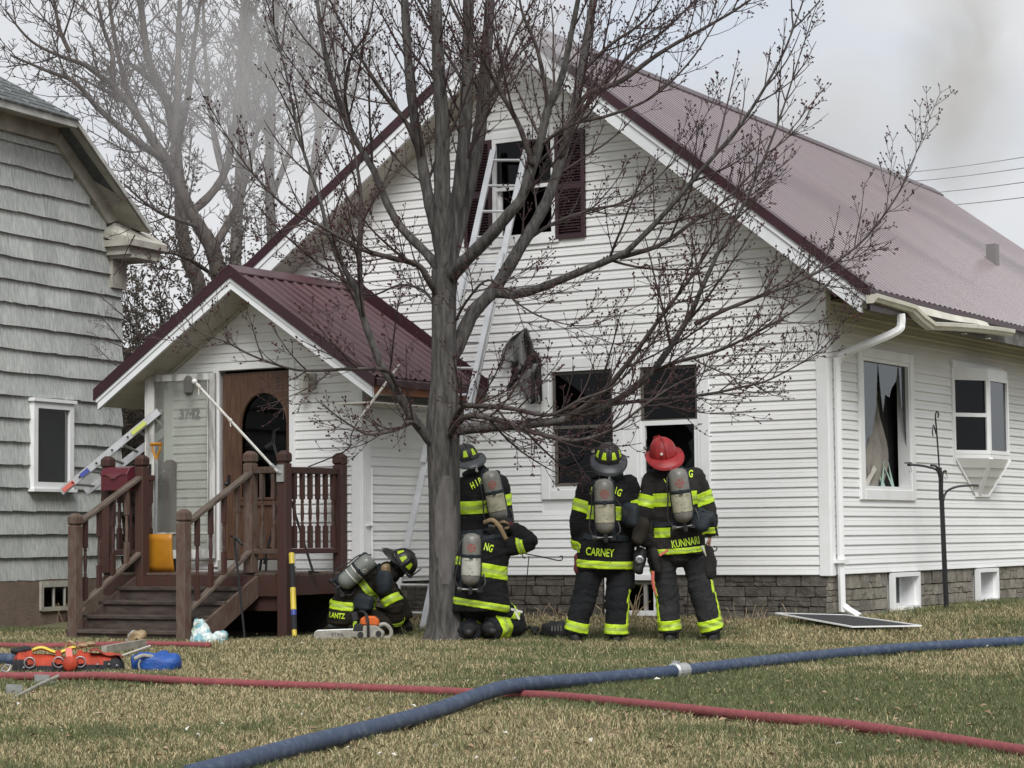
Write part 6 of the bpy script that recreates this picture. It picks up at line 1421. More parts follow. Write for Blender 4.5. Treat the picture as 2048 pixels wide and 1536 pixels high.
for pts, r0, r1 in LB:
    S = limb(maple, [tp_(q) for q in pts], r0 * .95, r1 * .85, M['bark'] if r0 > .05 else M['limb'], k=10 if r0 > .05 else 7, n=len(pts) * 5)
    a0 = 0 if r0 < .04 else int(len(S) * .30)
    grow(TWm, rt, S[a0:], r0, 2, .27 if r0 > .05 else .21, 1.2 if r0 > .05 else 1.0, .55, .17, minr=.0033, budr=.0105, wob=.17, spread=(26, 50))
    # leader shoot past the tip
    Q = branchpath(rt, S[-1], S[-1] - S[-3], .5, 6, .3, .2); TWm.tube(Q, r1, .003, 4); grow(TWm, rt, Q, r1, 1, .11, .32, .4, .5, minr=.0033, budr=.0105)
emit(TWm, maple, M['twig'], M['bud'])
# ---- trees behind
def bigtree(name, label, base, limbs, D, mt, mtw, seed, group=None, dens=.5, Lf=1.0, depth=2, minr=.006, k=7, buds=0, budr=.018):
    t = thing(name, label, 'tree', base, group); r = random.Random(seed); tw = Tw()
    for j, (pts, r0, r1) in enumerate(limbs):
        P = [at(q[0], q[1], D + (q[2] if len(q) > 2 else 0)) for q in pts]
        if j == 0: P = [base - Vector((0, 0, .2))] + P
        S = limb(t, P, r0, r1, mt, k=k, n=len(P) * 5, name='trunk' if j == 0 else 'branch')
        a0 = int(len(S) * .45) if j == 0 else 2
        grow(tw, r, S[a0:], r0, depth, dens * .47, Lf * 1.3, .65, buds, minr, budr, wob=.4)
    emit(tw, t, mtw, M['bud']); return t
D2 = 36.0; b2 = at(462, 1050, D2); b2.z = gz(b2.x, b2.y)
bigtree('maple_tree', 'dark bare tree leaning left over the gap between the houses', b2,
  [([(455, 640), (440, 560), (425, 500), (400, 455), (380, 420), (345, 340), (300, 270), (260, 210), (215, 160)], .17, .045),
   ([(345, 340), (352, 250, .4), (356, 150, .6), (358, 60, .8), (362, -60, .9)], .075, .03), ([(330, 320), (270, 280, -.5), (200, 220, -.8), (150, 165, -1), (90, 140, -1.2), (20, 110, -1.4)], .07, .015),
   ([(215, 165), (170, 130, -.4), (120, 112, -.6), (60, 80, -.8), (10, 20, -1)], .05, .012), ([(222, 170), (225, 110, .3), (208, 60, .5), (195, 0, .6)], .05, .02), ([(260, 210), (215, 185, .6), (150, 150, .8)], .04, .015),
   ([(140, 105), (120, 60), (108, 0), (100, -60)], .04, .015), ([(400, 455), (330, 430, -.8), (290, 405, -1.2), (250, 370, -1.5)], .04, .012), ([(425, 500), (470, 420, .6), (500, 330, .8), (520, 230, 1)], .08, .02), ([(440, 560), (380, 520, -1), (330, 505, -1.5), (280, 520, -2)], .04, .012)],
  D2, M['bgbark'], M['bgtwig'], 3, 'bare trees behind the houses', .50, 1.15, 2, .0065, 8)
D3 = 40.0; b3 = at(350, 1050, D3); b3.z = gz(b3.x, b3.y)
bigtree('maple_tree', 'many stemmed bare tree rising right of the leaning tree', b3,
  [([(400, 640), (375, 520), (362, 440), (360, 380), (352, 300), (340, 220), (300, 130), (285, 40), (275, -60)], .15, .05),
   ([(360, 380), (330, 330, .6), (290, 260, 1), (255, 180, 1.2), (230, 80, 1.4), (215, -30, 1.5)], .08, .03), ([(352, 300), (375, 200, -.5), (385, 110, -.8), (400, 0, -1)], .07, .03), ([(362, 440), (420, 390, .5), (455, 330, .8), (470, 240, 1), (480, 120, 1.2), (485, 0, 1.4)], .09, .035), ([(340, 220), (310, 170, .5), (250, 120, .9)], .07, .03)],
  D3, M['bgbark'], M['bgtwig'], 8, 'bare trees behind the houses', .62, 1.35, 2, .0075, 7)
for nm, lab, px, D_, lst, sd in (
  ('poplar_tree', 'tall pale straight tree half veiled by smoke, nearest the leaning tree', 470, 46, [([(470, 640), (472, 500), (478, 380), (486, 250), (490, 120), (492, 0), (494, -120)], .14, .08), ([(476, 420), (440, 330, .5), (420, 220, .8), (410, 100, 1), (405, -20, 1)], .075, .03), ([(486, 250), (525, 170, .6), (545, 60, .9), (555, -40, 1)], .07, .03)], 11),
  ('poplar_tree', 'pale smoke veiled tree with forked stems behind the roof edge', 540, 50, [([(548, 640), (546, 520), (540, 400), (540, 280), (545, 150), (552, 20), (556, -120)], .14, .075), ([(540, 400), (580, 300, .5), (610, 190, .8), (640, 70, 1), (655, -40, 1)], .08, .03), ([(540, 280), (510, 190, .6), (498, 80, .9), (490, -40, 1)], .07, .03)], 12),
  ('poplar_tree', 'faint pale tree beside the gable nearly lost in the smoke', 640, 56, [([(600, 640), (612, 480), (625, 360), (640, 240), (660, 110), (670, 0), (676, -120)], .13, .07), ([(625, 360), (670, 270, .5), (710, 160, .8), (740, 40, 1)], .07, .03), ([(640, 240), (610, 150, .6), (590, 50, .9)], .10, .04)], 13)):
    b_ = at(px, 1050, D_); b_.z = gz(b_.x, b_.y)
    bigtree(nm, lab, b_, lst, D_, M['bgpale'], M['bgpale'], sd, 'bare trees behind the houses', .75, 1.7, 2, .010, 7)
# ---- scrub between the houses
def shrub(name, label, px, py, D_, dims, seed, n, mt, group=None, leafy=0):
    c = at(px, py, D_); base = Vector((c.x, c.y, gz(c.x, c.y))); t = thing(name, label, 'shrub', base, group); r = random.Random(seed); tw = Tw()
    for i in range(n):
        d = Vector((r.uniform(-.75, .75), r.uniform(-.75, .75), 1)).normalized(); L = dims[2] * r.uniform(.5, 1.05)
        P = branchpath(r, base + Vector((r.uniform(-1, 1) * dims[0] * .4, r.uniform(-1, 1) * dims[1] * .4, 0)), d, L, 9, .2, .8); tw.tube(P, .016, .004, 4)
        grow(tw, r, P, .016, 1 if not leafy else 1, .17, .55, .3, leafy, .0035, .017, wob=.6)
    emit(tw, t, mt, M['scrub']); return t
shrub('overgrown_shrub', 'tall brown tangled shrub behind the porch roof', 385, 800, 33, (2.0, 1.2, 6.4), 5, 170, M['scrub'], 'shrubs between the houses', .5)
shrub('overgrown_shrub', 'brown scrub beside the corner of the shingled house', 290, 850, 34, (1.2, .8, 5.0), 6, 90, M['scrub'], 'shrubs between the houses', .4)
shrub('overgrown_shrub', 'low scrub growing behind the leaning ladder', 330, 900, 31.5, (1.2, .8, 3.6), 9, 44, M['scrub'], 'shrubs between the houses', .5)
# bare vine reaching over the shingled wall
t = thing('vine', 'thin bare vine twigs hanging over the shingled wall corner', 'vine', at(246, 760, 27.2)); tw = Tw(); r = random.Random(31)
for px, py, dx, dy in ((262, 760, -60, -70), (250, 690, -40, -60), (262, 700, -80, -10), (275, 450, -60, 20), (270, 470, -50, 60), (260, 395, -60, 10), (262, 800, -60, 10), (255, 640, -50, -40)):
    a_ = at(px, py, 27.3); d = at(px + dx, py + dy, 27.2) - a_; P = branchpath(r, a_, d, d.length * 1.2, 7, .1, .5); tw.tube(P, .009, .003, 4); grow(tw, r, P, .008, 1, .14, .30, .1, 0, .0025, wob=.5)
emit(tw, t, M['twig'], M['bud'])
# ------------------------------------------------------------------ power lines
for i, (ya, yb) in enumerate(((298, 318), (322, 340), (352, 371), (385, 398))):
    A, B = at(2200, ya - 10, 60), at(1500, yb + (38, 30, 22, 16)[i], 75); mb = MB(); mb.tube([A.lerp(B, k / 12) - Vector((0, 0, .3 * math.sin(math.pi * k / 12))) for k in range(13)], .012, 5)
    solo('power_line', mb, M['wire'], ('topmost', 'second', 'third', 'lowest')[i] + ' thin power line crossing the sky right of the roof', 'power line', group='power lines')
# ------------------------------------------------------------------ smoke
def smoke(name, label, c, half, dens, nscale, thr, col, rot=0, falloff=1.0, stretch=(1, 1, 1)):
    mb = MB(); mb.box((0, 0, 0), (2, 2, 2)); o = solo(name, mb, [], label, kind='stuff'); o.location = c; o.scale = half; o.rotation_euler = (0, rot, -math.atan2(FWD.x, FWD.y))
    m_ = bpy.data.materials.new(name); m_.use_nodes = True; t_ = m_.node_tree; t_.nodes.clear(); out_ = N(t_, 'ShaderNodeOutputMaterial')
    pv_ = N(t_, 'ShaderNodeVolumePrincipled'); pv_.inputs['Color'].default_value = tuple(col) + (1,); pv_.inputs['Anisotropy'].default_value = .2
    tc_ = N(t_, 'ShaderNodeTexCoord'); ln = N(t_, 'ShaderNodeVectorMath', operation='LENGTH'); t_.links.new(tc_.outputs['Object'], ln.inputs[0])
    fo = N(t_, 'ShaderNodeMapRange'); fo.inputs['From Min'].default_value = 1.0; fo.inputs['From Max'].default_value = 1 - falloff; t_.links.new(ln.outputs['Value'], fo.inputs[0]); fo.interpolation_type = 'SMOOTHSTEP'
    mp_ = N(t_, 'ShaderNodeMapping'); mp_.inputs['Scale'].default_value = tuple(h * s / max(half) for h, s in zip(half, stretch)); nz_ = N(t_, 'ShaderNodeTexNoise'); nz_.inputs['Scale'].default_value = nscale; nz_.inputs['Detail'].default_value = 4; nz_.inputs['Distortion'].default_value = .6
    t_.links.new(tc_.outputs['Object'], mp_.inputs[0]); t_.links.new(mp_.outputs[0], nz_.inputs['Vector'])
    mr = N(t_, 'ShaderNodeMapRange'); mr.inputs['From Min'].default_value = thr; mr.inputs['From Max'].default_value = thr + .28; t_.links.new(nz_.outputs['Fac'], mr.inputs[0])
    mu = N(t_, 'ShaderNodeMath', operation='MULTIPLY'); t_.links.new(fo.outputs[0], mu.inputs[0]); t_.links.new(mr.outputs[0], mu.inputs[1])
    m2 = N(t_, 'ShaderNodeMath', operation='MULTIPLY'); t_.links.new(mu.outputs[0], m2.inputs[0]); m2.inputs[1].default_value = dens; t_.links.new(m2.outputs[0], pv_.inputs['Density']); t_.links.new(pv_.outputs[0], out_.inputs['Volume'])
    o.data.materials.append(m_); return o
smoke('smoke_veil', 'pale smoke drifting left from the gable across the far trees', at(660, 120, 31.5), (5.2, 2.4, 3.4), .34, 2.2, .34, (.97, .97, .975))
smoke('smoke_plume', 'grey smoke column rising behind the right end of the roof', at(1925, 120, 44), (1.5, 1.6, 4.2), 1.0, 2.6, .36, (.72, .70, .67), falloff=.9)
smoke('smoke_haze', 'thin smoke haze drifting along the ridge of the maroon roof', at(1600, 255, 33.5), (5.2, 2.6, 1.5), .5, 2.0, .28, (.90, .89, .875))
smoke('smoke_wisp', 'smoke wisp curling round the top of the gable', at(1000, 75, 24.2), (1.3, .8, .65), 2.6, 2.2, .30, (.93, .93, .94))
# ------------------------------------------------------------------ ladders
def ladder(name, label, A0, A1, B0, B1, n, mt, wd=.07, dp=.03, ru=.016, up=(0, 1, 0)):
    """rails A0-A1 and B0-B1"""
    A0, A1, B0, B1 = map(Vector, (A0, A1, B0, B1)); t = thing(name, label, 'ladder', A0)
    for p, q in ((A0, A1), (B0, B1)): mb = MB(); mb.bar(p, q, wd, dp, up=up); part('rail', mb, mt, t, bev=.004)
    for i in range(n):
        u = (i + .6) / n; mb = MB(); mb.tube([A0.lerp(A1, u), B0.lerp(B1, u)], ru, 8); part('rung', mb, mt, t)
    return t
M['ladder'] = mat('bright_aluminium', (.72, .73, .75), .38, metal=.55, col2=(.58, .59, .6), scale=5)
bR, bL = Vector((-4.13, -1.42, -.06)), Vector((-4.57, -1.42, -.06)); tR, tL = onY(1052, 300, -.12), onY(987, 300, -.12)
nR = 18
ld = ladder('ground_ladder', 'aluminium extension ladder leaning up to the upstairs window', bL, tL, bR, tR, nR, M['ladder'], .075, .035, up=(0, 1, .25))
dv_ = (tR - bR).normalized(); off = Vector((0, -.05, -.012))
for p, q in ((bL, tL), (bR, tR)):
    a, b = p.lerp(q, .34) + off, p.lerp(q, .78) + off; mb = MB(); mb.bar(a, b, .06, .03, up=(0, 1, .25)); part('fly_rail', mb, M['ladder'], ld)
nl = ladder('neighbour_ladder', 'aluminium ladder propped diagonally beside the shingled wall', at(122, 985, 25.2), at(318, 822, 25.4), at(171, 985, 25.6), at(345, 850, 25.8), 6, M['alu'], .085, .03, up=FWD)
A, B = at(122, 985, 25.17), at(318, 822, 25.37); dd = (B - A)
for u0, u1, mt in ((.02, .13, M['pinkred']), (.20, .28, M['blueprint']), (.72, .86, mat('yellow_green_sticker', (.5, .55, .12), .5))):
    mb = MB(); mb.bar(A + dd * u0, A + dd * u1, .05, .034, up=FWD); part('sticker', mb, mt, nl)
mb = MB()
for u in (.12, .19, .36, .52, .68): q = A + dd * u; mb.tube([q - FWD * .022, q + FWD * .0], .012, 8)
part('rivet', mb, M['black'], nl, kind='stuff')
# ------------------------------------------------------------------ hoses
def hose(name, label, P, r, mt, n=140, wob=.0, cat='hose'):
    S = spline(P, n); mb = MB(); mb.smooth = True
    for i, p in enumerate(S): p.z = gz(p.x, p.y) + (r if not hasattr(r, '__len__') else r[0] + (r[1] - r[0]) * i / n) + .014 + (P[0].z * 0)
    mb.tube(S, r if not hasattr(r, '__len__') else list(np.linspace(r[0], r[1], n)), 14)
    return solo(name, mb, mt, label, cat, loc=S[0]), S
red, _ = hose('red_hose', 'long red fire hose running across the front lawn under the blue hose', [ong(*q) for q in ((-160, 1356), (0, 1364), (200, 1364), (400, 1376), (700, 1388), (960, 1400), (1150, 1410), (1500, 1448), (1700, 1468), (2048, 1522), (2200, 1548))], .029, M['redhose'])
bl, BS = hose('blue_hose', 'thick dark blue supply hose crossing the lawn diagonally', [ong(*q) for q in ((380, 1580), (480, 1552), (620, 1512), (760, 1476), (960, 1421), (1100, 1391), (1200, 1376), (1370, 1358), (1600, 1331), (1800, 1312), (2048, 1297), (2250, 1288))], .046, M['bluehose'])
k = min(range(len(BS)), key=lambda i: (BS[i] - ong(1005, 1409)).length)
for i, p in enumerate(BS): pass
me = bl.data
for v in me.vertices:                                   # the blue hose rides over the red one
    w_ = v.co + bl.location; d = (Vector((w_.x, w_.y)) - Vector((BS[k].x, BS[k].y))).length; v.co.z += .045 * math.exp(-(d / .95) ** 2)
q0 = min(BS, key=lambda p: (p - ong(1352, 1360)).length); q1 = min(BS, key=lambda p: (p - ong(1392, 1355)).length); dh = (q1 - q0).normalized()
cpl = thing('hose_coupling', 'metal coupling joining the two lengths of blue hose', 'coupling', q0)
mb = MB(); mb.tube([q0, q0 + dh * .012, q0 + dh * .07, q0 + dh * .08], [.05, .062, .062, .05], 18); part('collar', mb, M['galv'], cpl)
mb = MB(); mb.tube([q0 + dh * .085, q0 + dh * .10, q0 + dh * .16, q0 + dh * .17], [.05, .057, .057, .048], 18); part('collar', mb, M['galv'], cpl)
mb = MB(); mb.box(q0 + dh * .04 + Vector((0, 0, .066)), (.05, .03, .015)); part('lug', mb, M['galv'], cpl)
hose('red_hose', 'short stretch of red hose lying behind the orange tool bag', [ong(*q) for q in ((-160, 1296), (0, 1300), (90, 1301), (200, 1299), (300, 1297), (420, 1300))], .029, M['redhose'], 50)
hose('blue_hose', 'end of blue hose entering the photo at the far left edge', [ong(*q) for q in ((-200, 1336), (-60, 1335), (12, 1334), (22, 1335))], .05, M['bluehose'], 20)
# ------------------------------------------------------------------ orange tool bag
c0, c1 = ong(22, 1350), ong(252, 1346); ux = (c1 - c0); LBG = ux.length; ux.normalize(); uy = Vector((-ux.y, ux.x, 0)); 
def BP(u, v, z): return c0 + ux * (u * LBG) + uy * v + Vector((0, 0, z + .01))
tbg = thing('tool_bag', 'orange and black tool roll bag with metal rings lying on the lawn', 'bag', c0)
def bagf(u, v):
    a = math.pi * v; bul = 1 + .10 * math.sin(u * 17) * math.sin(a) + .06 * math.sin(u * 41); e = min(1, u * 16, (1 - u) * 16) ** .4
    return BP(u, .14 - .15 * math.cos(a) * bul * e, (.155 + .018 * math.sin(u * 9 + 1) - .03 * u) * math.sin(a) ** .6 * (1 + .06 * math.sin(u * 23)) * e)
mb = MB(); mb.smooth = True; mb.grid(bagf, 60, 14); mb.cur = 0; o = part('bag_body', mb, [M['orange'], M['blackfab']], tbg); fixn(o.data)
for p in o.data.polygons:
    z = p.center.z + ORG[tbg.name].z - c0.z; uu = (p.center + ORG[tbg.name] - c0).dot(ux) / LBG
    if z < .088 + .03 * math.sin(uu * 14 + 1) or uu > .97: p.material_index = 1
for u in (.16, .41, .60):
    mb = MB(); q = BP(u, -.025, .085); mb.tube([q + (ux * math.cos(a) + Vector((0, 0, 1)) * math.sin(a)) * .040 - uy * .006 for a in np.linspace(0, 6.29, 22)], .0055, 6); part('ring', mb, M['steel'], tbg)
    mb = MB(); mb.bar(BP(u - .005, -.01, .175), BP(u + .01, -.022, .07), .045, .008, up=-uy); part('strap', mb, M['orange'], tbg)
for u, z in ((.11, .045), (.75, .06), (.85, .06), (.92, .05)):
    mb = MB(); mb.ball(BP(u, -.014, z), .011, 8, 6); part('rivet', mb, M['steel'], tbg)
mb = MB(); mb.bar(BP(.495, .02, .19), BP(.51, -.03, .10), .05, .012, up=-uy); part('strap', mb, M['pinkred'], tbg)
mb = MB(); mb.smooth = True; mb.lathe([(.001, .02), (.05, .018), (.062, 0), (.05, -.018), (.001, -.02)], 10, Matrix.Translation(BP(.51, -.045, .07)) @ Vector((0, 0, 1)).rotation_difference(-uy).to_matrix().to_4x4()); part('tag', mb, M['orange'], tbg)
mb = MB(); mb.smooth = True; mb.grid(lambda u, v: BP(.18 + .38 * u, .06 + .13 * v, .175 + .02 * math.sin(u * 8) + .012 * math.sin(v * 9)), 16, 5); o = part('yellow_liner', mb, M['neon'], tbg); o.modifiers.new('Solidify', 'SOLIDIFY').thickness = .012
mb = MB(); mb.smooth = True; mb.grid(lambda u, v: BP(.68 + .30 * u, .0 + .22 * v, .165 - .06 * u * u + .015 * math.sin(u * 9)), 12, 5); o = part('flap', mb, mat('dark_red_flap', (.27, .035, .022), .7), tbg); o.modifiers.new('Solidify', 'SOLIDIFY').thickness = .01
mb = MB(); mb.tube(spline([BP(.47, .12, .18), BP(.50, .1, .24), BP(.54, .08, .22), BP(.58, .1, .19), BP(.64, .12, .20)], 14), .012, 6); mb.ball(BP(.62, .1, .205), (.05, .03, .018), 10, 6); mb.ball(BP(.69, .12, .215), (.05, .035, .02), 10, 6); part('tan_handle', mb, M['leather'], tbg)
mb = MB(); mb.tube(spline([BP(-.06, .02, .05), BP(-.08, -.02, .03), BP(-.03, -.06, .02), BP(.0, -.03, .06), BP(-.05, .0, .07)], 18), .008, 6); part('carabiner', mb, M['steel'], tbg)
mb = MB(); mb.ball(BP(.05, .1, .17), (.06, .05, .03), 10, 6); mb.ball(BP(.12, .12, .18), (.05, .05, .03), 10, 6); part('dark_pouch', mb, M['blackfab'], tbg)
# blue stuff sack
c = ong(312, 1345); me = bagmesh(c + Vector((0, 0, .075)), (.185, .12, .075), 4, Matrix.Rotation(math.atan2(RIGHT.y, RIGHT.x), 3, 'Z'), .05); me.materials.append(M['bluefab']); me.transform(Matrix.Translation(-c))
o = bpy.data.objects.new('blue_sack', me); C.objects.link(o); o.location = c; ORG[o.name] = c.copy(); setp(o, 'blue nylon drawstring sack on the lawn beside the orange bag', 'bag')
mb = MB(); q = at(281, 1330, 17.3); mb.tube(spline([q + UP * .04, q - RIGHT * .015, q - UP * .05], 8), .008, 6); mb.tube(spline([at(268, 1318, 17.3), at(285, 1311, 17.35), at(305, 1313, 17.4)], 8), .014, 6); part('drawstring', mb, M['cream'], o)
# metal brackets on the lawn
c = ong(70, 1385); t = thing('metal_bracket', 'grey metal tool with two plates joined by a rod on the grass', 'tool', c)
for q in ((90, 1370), (35, 1391)):
    g_ = ong(*q); mb = MB(); mb.bb(g_ + Vector((-.06, -.045, .01)), g_ + Vector((.075, -.03, .075))); mb.bb(g_ + Vector((-.06, -.03, .01)), g_ + Vector((.075, .045, .025))); part('plate', mb, M['galv'], t)
mb = MB(); mb.tube([ong(116, 1372) + Vector((0, 0, .07)), ong(75, 1384) + Vector((0, 0, .045)), ong(28, 1402) + Vector((0, 0, .02))], .012, 7); part('rod', mb, M['cream'], t)
# debris by the steps
c = ong(250, 1303); t = thing('wood_scrap', 'pale yellow board piece lying in front of the bottom step', 'debris', c); mb = MB(); mb.bar(ong(208, 1312) + Vector((0, 0, .05)), ong(288, 1300) + Vector((0, 0, .06)), .05, .08); part('board', mb, M['cream'], t); mb = MB(); mb.tube([ong(235, 1322) + Vector((0, 0, .03)), ong(300, 1303) + Vector((0, 0, .05))], .012, 6); part('white_strip', mb, M['pale'], t)
c = ong(272, 1292); t = thing('worn_boot', 'brown and grey crumpled glove-like scrap standing by the bottom step', 'debris', c); t.name = 'leather_scrap'; ORG[t.name] = c
me = bagmesh(c + Vector((0, 0, .09)), (.09, .05, .05), 3, None, .05); me.materials.append(M['leather']); addmesh('scrap', me, t); me = bagmesh(c + Vector((-.06, 0, .06)), (.035, .04, .09), 8, Matrix.Rotation(.4, 3, 'Y'), .04); me.materials.append(M['galv']); addmesh('scrap', me, t)
# plastic bag
c = ong(410, 1286); t = thing('plastic_bag', 'crumpled printed plastic bag slumped against the right newel post', 'bag', c)
def pb(u, v):
    a = 2 * math.pi * u; w_ = (1 - .72 * v) * (1 + .20 * noise.noise(Vector((math.cos(a) * 2, math.sin(a) * 2, v * 3)))); return c + RIGHT * (.15 * w_ * math.cos(a) - .06 * v) + Vector((FWD.x, FWD.y, 0)) * (.11 * w_ * math.sin(a)) + Vector((0, 0, .24 * v + .02 * noise.noise(Vector((a * 2, v * 5, 1)))))
mb = MB(); mb.grid(pb, 26, 9); part('bag_body', mb, M['bag'], t)
mb = MB(); mb.grid(lambda u, v: c + RIGHT * (-.13 + .08 * u + .04 * v + .02 * math.sin(v * 9)) + FWD * (-.06 + .05 * u) + Vector((0, 0, .03 + .20 * v)), 6, 8); part('green_side', mb, M['baggreen'], t)
me = bagmesh(c + RIGHT * .14 + Vector((0, 0, .05)), (.07, .06, .055), 5, None, .05); me.materials.append(M['bag']); addmesh('bag_corner', me, t)
# chainsaw
c = ong(710, 1281); t = thing('chainsaw', 'orange and white chainsaw lying in front of the crouching firefighter', 'chainsaw', c)
SX = RIGHT.copy(); SX.z = 0; SX.normalize(); SY = UPZ.cross(SX)
def CS(a, b, h): return c + SX * a + SY * b + Vector((0, 0, h))
mb = MB(); prof = [(-.36, .0)] + [(-.36 - .045 * math.sin(q), .045 - .045 * math.cos(q)) for q in np.linspace(.2, 2.95, 9)] + [(-.36, .09), (.02, .10), (.02, .0)]
mb.prism([CS(a, -.02, h + .015) for a, h in prof], SY * .012); part('guide_bar', mb, M['cream'], t)
mb = MB(); mb.tube([CS(a, -.014, h + .015) for a, h in prof[:-1]], .007, 5); part('chain', mb, M['galv'], t)
mb = MB(); mb.prism([CS(a, -.06, h) for a, h in ((-.03, .03), (.28, .01), (.30, .08), (.22, .15), (.06, .15), (-.03, .10))], SY * .16); part('body', mb, M['cream'], t, bev=.012)
mb = MB(); mb.prism([CS(a, -.055, h) for a, h in ((.06, .15), (.24, .14), (.25, .20), (.20, .24), (.10, .245), (.05, .21))], SY * .14); part('engine_cover', mb, M['orangeplastic'], t, bev=.018)
mb = MB(); mb.prism([CS(a, -.065, h) for a, h in ((-.02, .09), (.09, .09), (.09, .16), (.0, .17))], SY * .15); part('muffler', mb, M['rubber'], t, bev=.01)
mb = MB(); mb.tube(spline([CS(.14, -.09, .03), CS(.14, -.11, .16), CS(.12, -.08, .26), CS(.06, .0, .29), CS(.03, .08, .24), CS(.03, .10, .1)], 20), .014, 8); part('front_handle', mb, M['rubber'], t)
mb = MB(); mb.tube(spline([CS(.22, .0, .14), CS(.30, .0, .16), CS(.36, 0, .10), CS(.35, 0, .03), CS(.26, 0, .02)], 16), .02, 8); part('rear_handle', mb, M['cream'], t)
mb = MB(); mb.prism([CS(-.02, -.03, .19), CS(.04, -.03, .20), CS(.02, -.03, .29), CS(-.04, -.03, .27)], SY * .10); part('hand_guard', mb, M['rubber'], t, bev=.008)
mb = MB(); mb.tube([CS(.06, -.065, .06), CS(.06, -.078, .06)], .03, 12); part('cap', mb, M['rubber'], t); mb = MB(); mb.tube([CS(.24, -.065, .07), CS(.24, -.078, .07)], .028, 12); part('cap', mb, M['rubber'], t)
tx = text_mesh('STIHL', .05, .0005); tx.materials.append(M['blackfab']); tx.transform(Matrix.Translation(CS(-.17, -.0225, .062)) @ Matrix((SX, UPZ, -SY)).transposed().to_4x4()); addmesh('lettering', tx, t)
mb = MB(); mb.prism([ong(640, 1268) + Vector((0, 0, .02)), ong(668, 1262) + Vector((0, 0, .02)), at(672, 1238, 23.1), at(664, 1242, 23.1)], Vector((0, .02, .0))); solo('white_board', mb, M['pale'], 'white pointed board leaning in the shadow under the porch edge', 'board', loc=ong(650, 1265))
# helmet and mask lying on the grass behind the standing pair
c = ong(1105, 1275); t = thing('mask_pack', 'black breathing mask and straps lying on the grass left of the boots', 'mask', c)
me = bagmesh(c + Vector((.05, 0, .075)), (.15, .11, .085), 7, None, .03); me.materials.append(M['rubber']); addmesh('mask_bag', me, t)
mb = MB(); mb.tube(spline([ong(1040, 1271) + Vector((0, 0, .03)), ong(1060, 1266) + Vector((0, 0, .06)), ong(1075, 1272) + Vector((0, 0, .02)), ong(1095, 1266) + Vector((0, 0, .09))], 16), .018, 7); mb.ball(ong(1072, 1268) + Vector((0, 0, .05)), .035); part('hose_strap', mb, M['rubber'], t)
mb = MB()
for i in range(4): q = at(1104 + i * 6, 1262, 21.72); mb.bar(q, q + UP * .05, .009, .006, up=FWD)
part('grille', mb, M['steel'], t)
# ------------------------------------------------------------------ garden hooks
def hook(label, x, px0, top, P):
    t = thing('plant_hook', label, 'garden hook', Vector((x[0], x[1], gz(*x)))); mb = MB(); mb.tube(spline(P, 24), .0065, 6); part('arm', mb, M['black'], t)
    mb = MB(); mb.tube([Vector((x[0], x[1], gz(*x) - .05)), top], .006, 6); part('stake', mb, M['black'], t)
Dk = 23.9
s0 = onY(1045, 1228, -.55); s1 = onY(1058, 1112, -.55)
hook('thin black garden hook with two scrolled ends left of the black helmeted firefighter', (s0.x, s0.y), 0, s1, [onY(*q, -.55) for q in ((1050, 1117), (1045, 1112), (1046, 1106), (1054, 1108), (1085, 1114), (1118, 1121), (1125, 1117), (1124, 1112), (1119, 1114))])
s0 = onY(1375, 1226, -.5); s1 = onY(1376, 1110, -.5)
hook('thin black garden hook half hidden behind the red helmeted firefighter', (s0.x, s0.y), 0, s1, [onY(*q, -.5) for q in ((1376, 1110), (1400, 1104), (1424, 1103), (1433, 1100), (1433, 1094), (1428, 1093))])
# iron feeder pole
fx = .45; f0 = onX(1893, 1212, fx); t = thing('feeder_pole', 'black iron pole with curved hanging arms beside the side wall', 'pole', f0)
pf = lambda px, py: onX(px, py, fx)
mb = MB(); mb.tube([f0 - Vector((0, 0, .1)), pf(1884, 1010), pf(1880, 935)], [.030, .027, .02], 9); part('pole', mb, M['black'], t)
for P in ([(1883, 990), (1877, 945), (1856, 934), (1832, 930), (1816, 930)], [(1885, 1010), (1892, 985), (1912, 974), (1940, 971), (1956, 971)], [(1880, 960), (1874, 935), (1865, 931), (1862, 931)], [(1884, 990), (1885, 950), (1890, 942), (1892, 944)]):
    mb = MB(); mb.tube(spline([pf(*q) for q in P], 16), .013, 7); part('arm', mb, M['black'], t)
mb = MB(); mb.tube(spline([pf(*q) for q in ((1879, 1000), (1878, 930), (1873, 860), (1871, 832), (1874, 823), (1877, 828), (1876, 835))], 26), .009, 7); part('shepherd_crook', mb, M['black'], t)
mb = MB(); mb.tube(spline([pf(*q) for q in ((1872, 868), (1867, 850), (1865, 862), (1866, 872))], 10), .007, 6); part('hook', mb, M['black'], t)
for px, py in ((1821, 931), (1946, 973), (1892, 945)): mb = MB(); mb.tube(spline([pf(px, py), pf(px + 1, py + 6), pf(px + 3, py + 11), pf(px - 1, py + 13), pf(px - 3, py + 9)], 12), .004, 5); part('hook', mb, M['steel'], t)
mb = MB(); mb.bb(pf(1816, 927) + Vector((-.03, -.03, 0)), pf(1816, 927) + Vector((.03, .05, .012))); part('perch', mb, M['black'], t)
# window screen on the grass
a, b = ong(1552, 1246) + Vector((0, 0, .10)), ong(1842, 1262) + Vector((0, 0, .05)); cq = ong(1705, 1264) + Vector((0, 0, .05)); dq = ong(1690, 1248) + Vector((0, 0, .09))
scn = thing('window_screen', 'white framed window screen lying bent on the grass by the house corner', 'screen', cq)
for p, q in ((a, cq), (cq, b), (b, dq), (dq, a)): mb = MB(); mb.bar(p, q, .022, .014); part('frame_bar', mb, M['trim'], scn)
mb = MB(); mb.add([a, cq, b, dq], [(0, 1, 2, 3)]); o = part('mesh', mb, M['screen'], scn); o.modifiers.new('Solidify', 'SOLIDIFY').thickness = .003
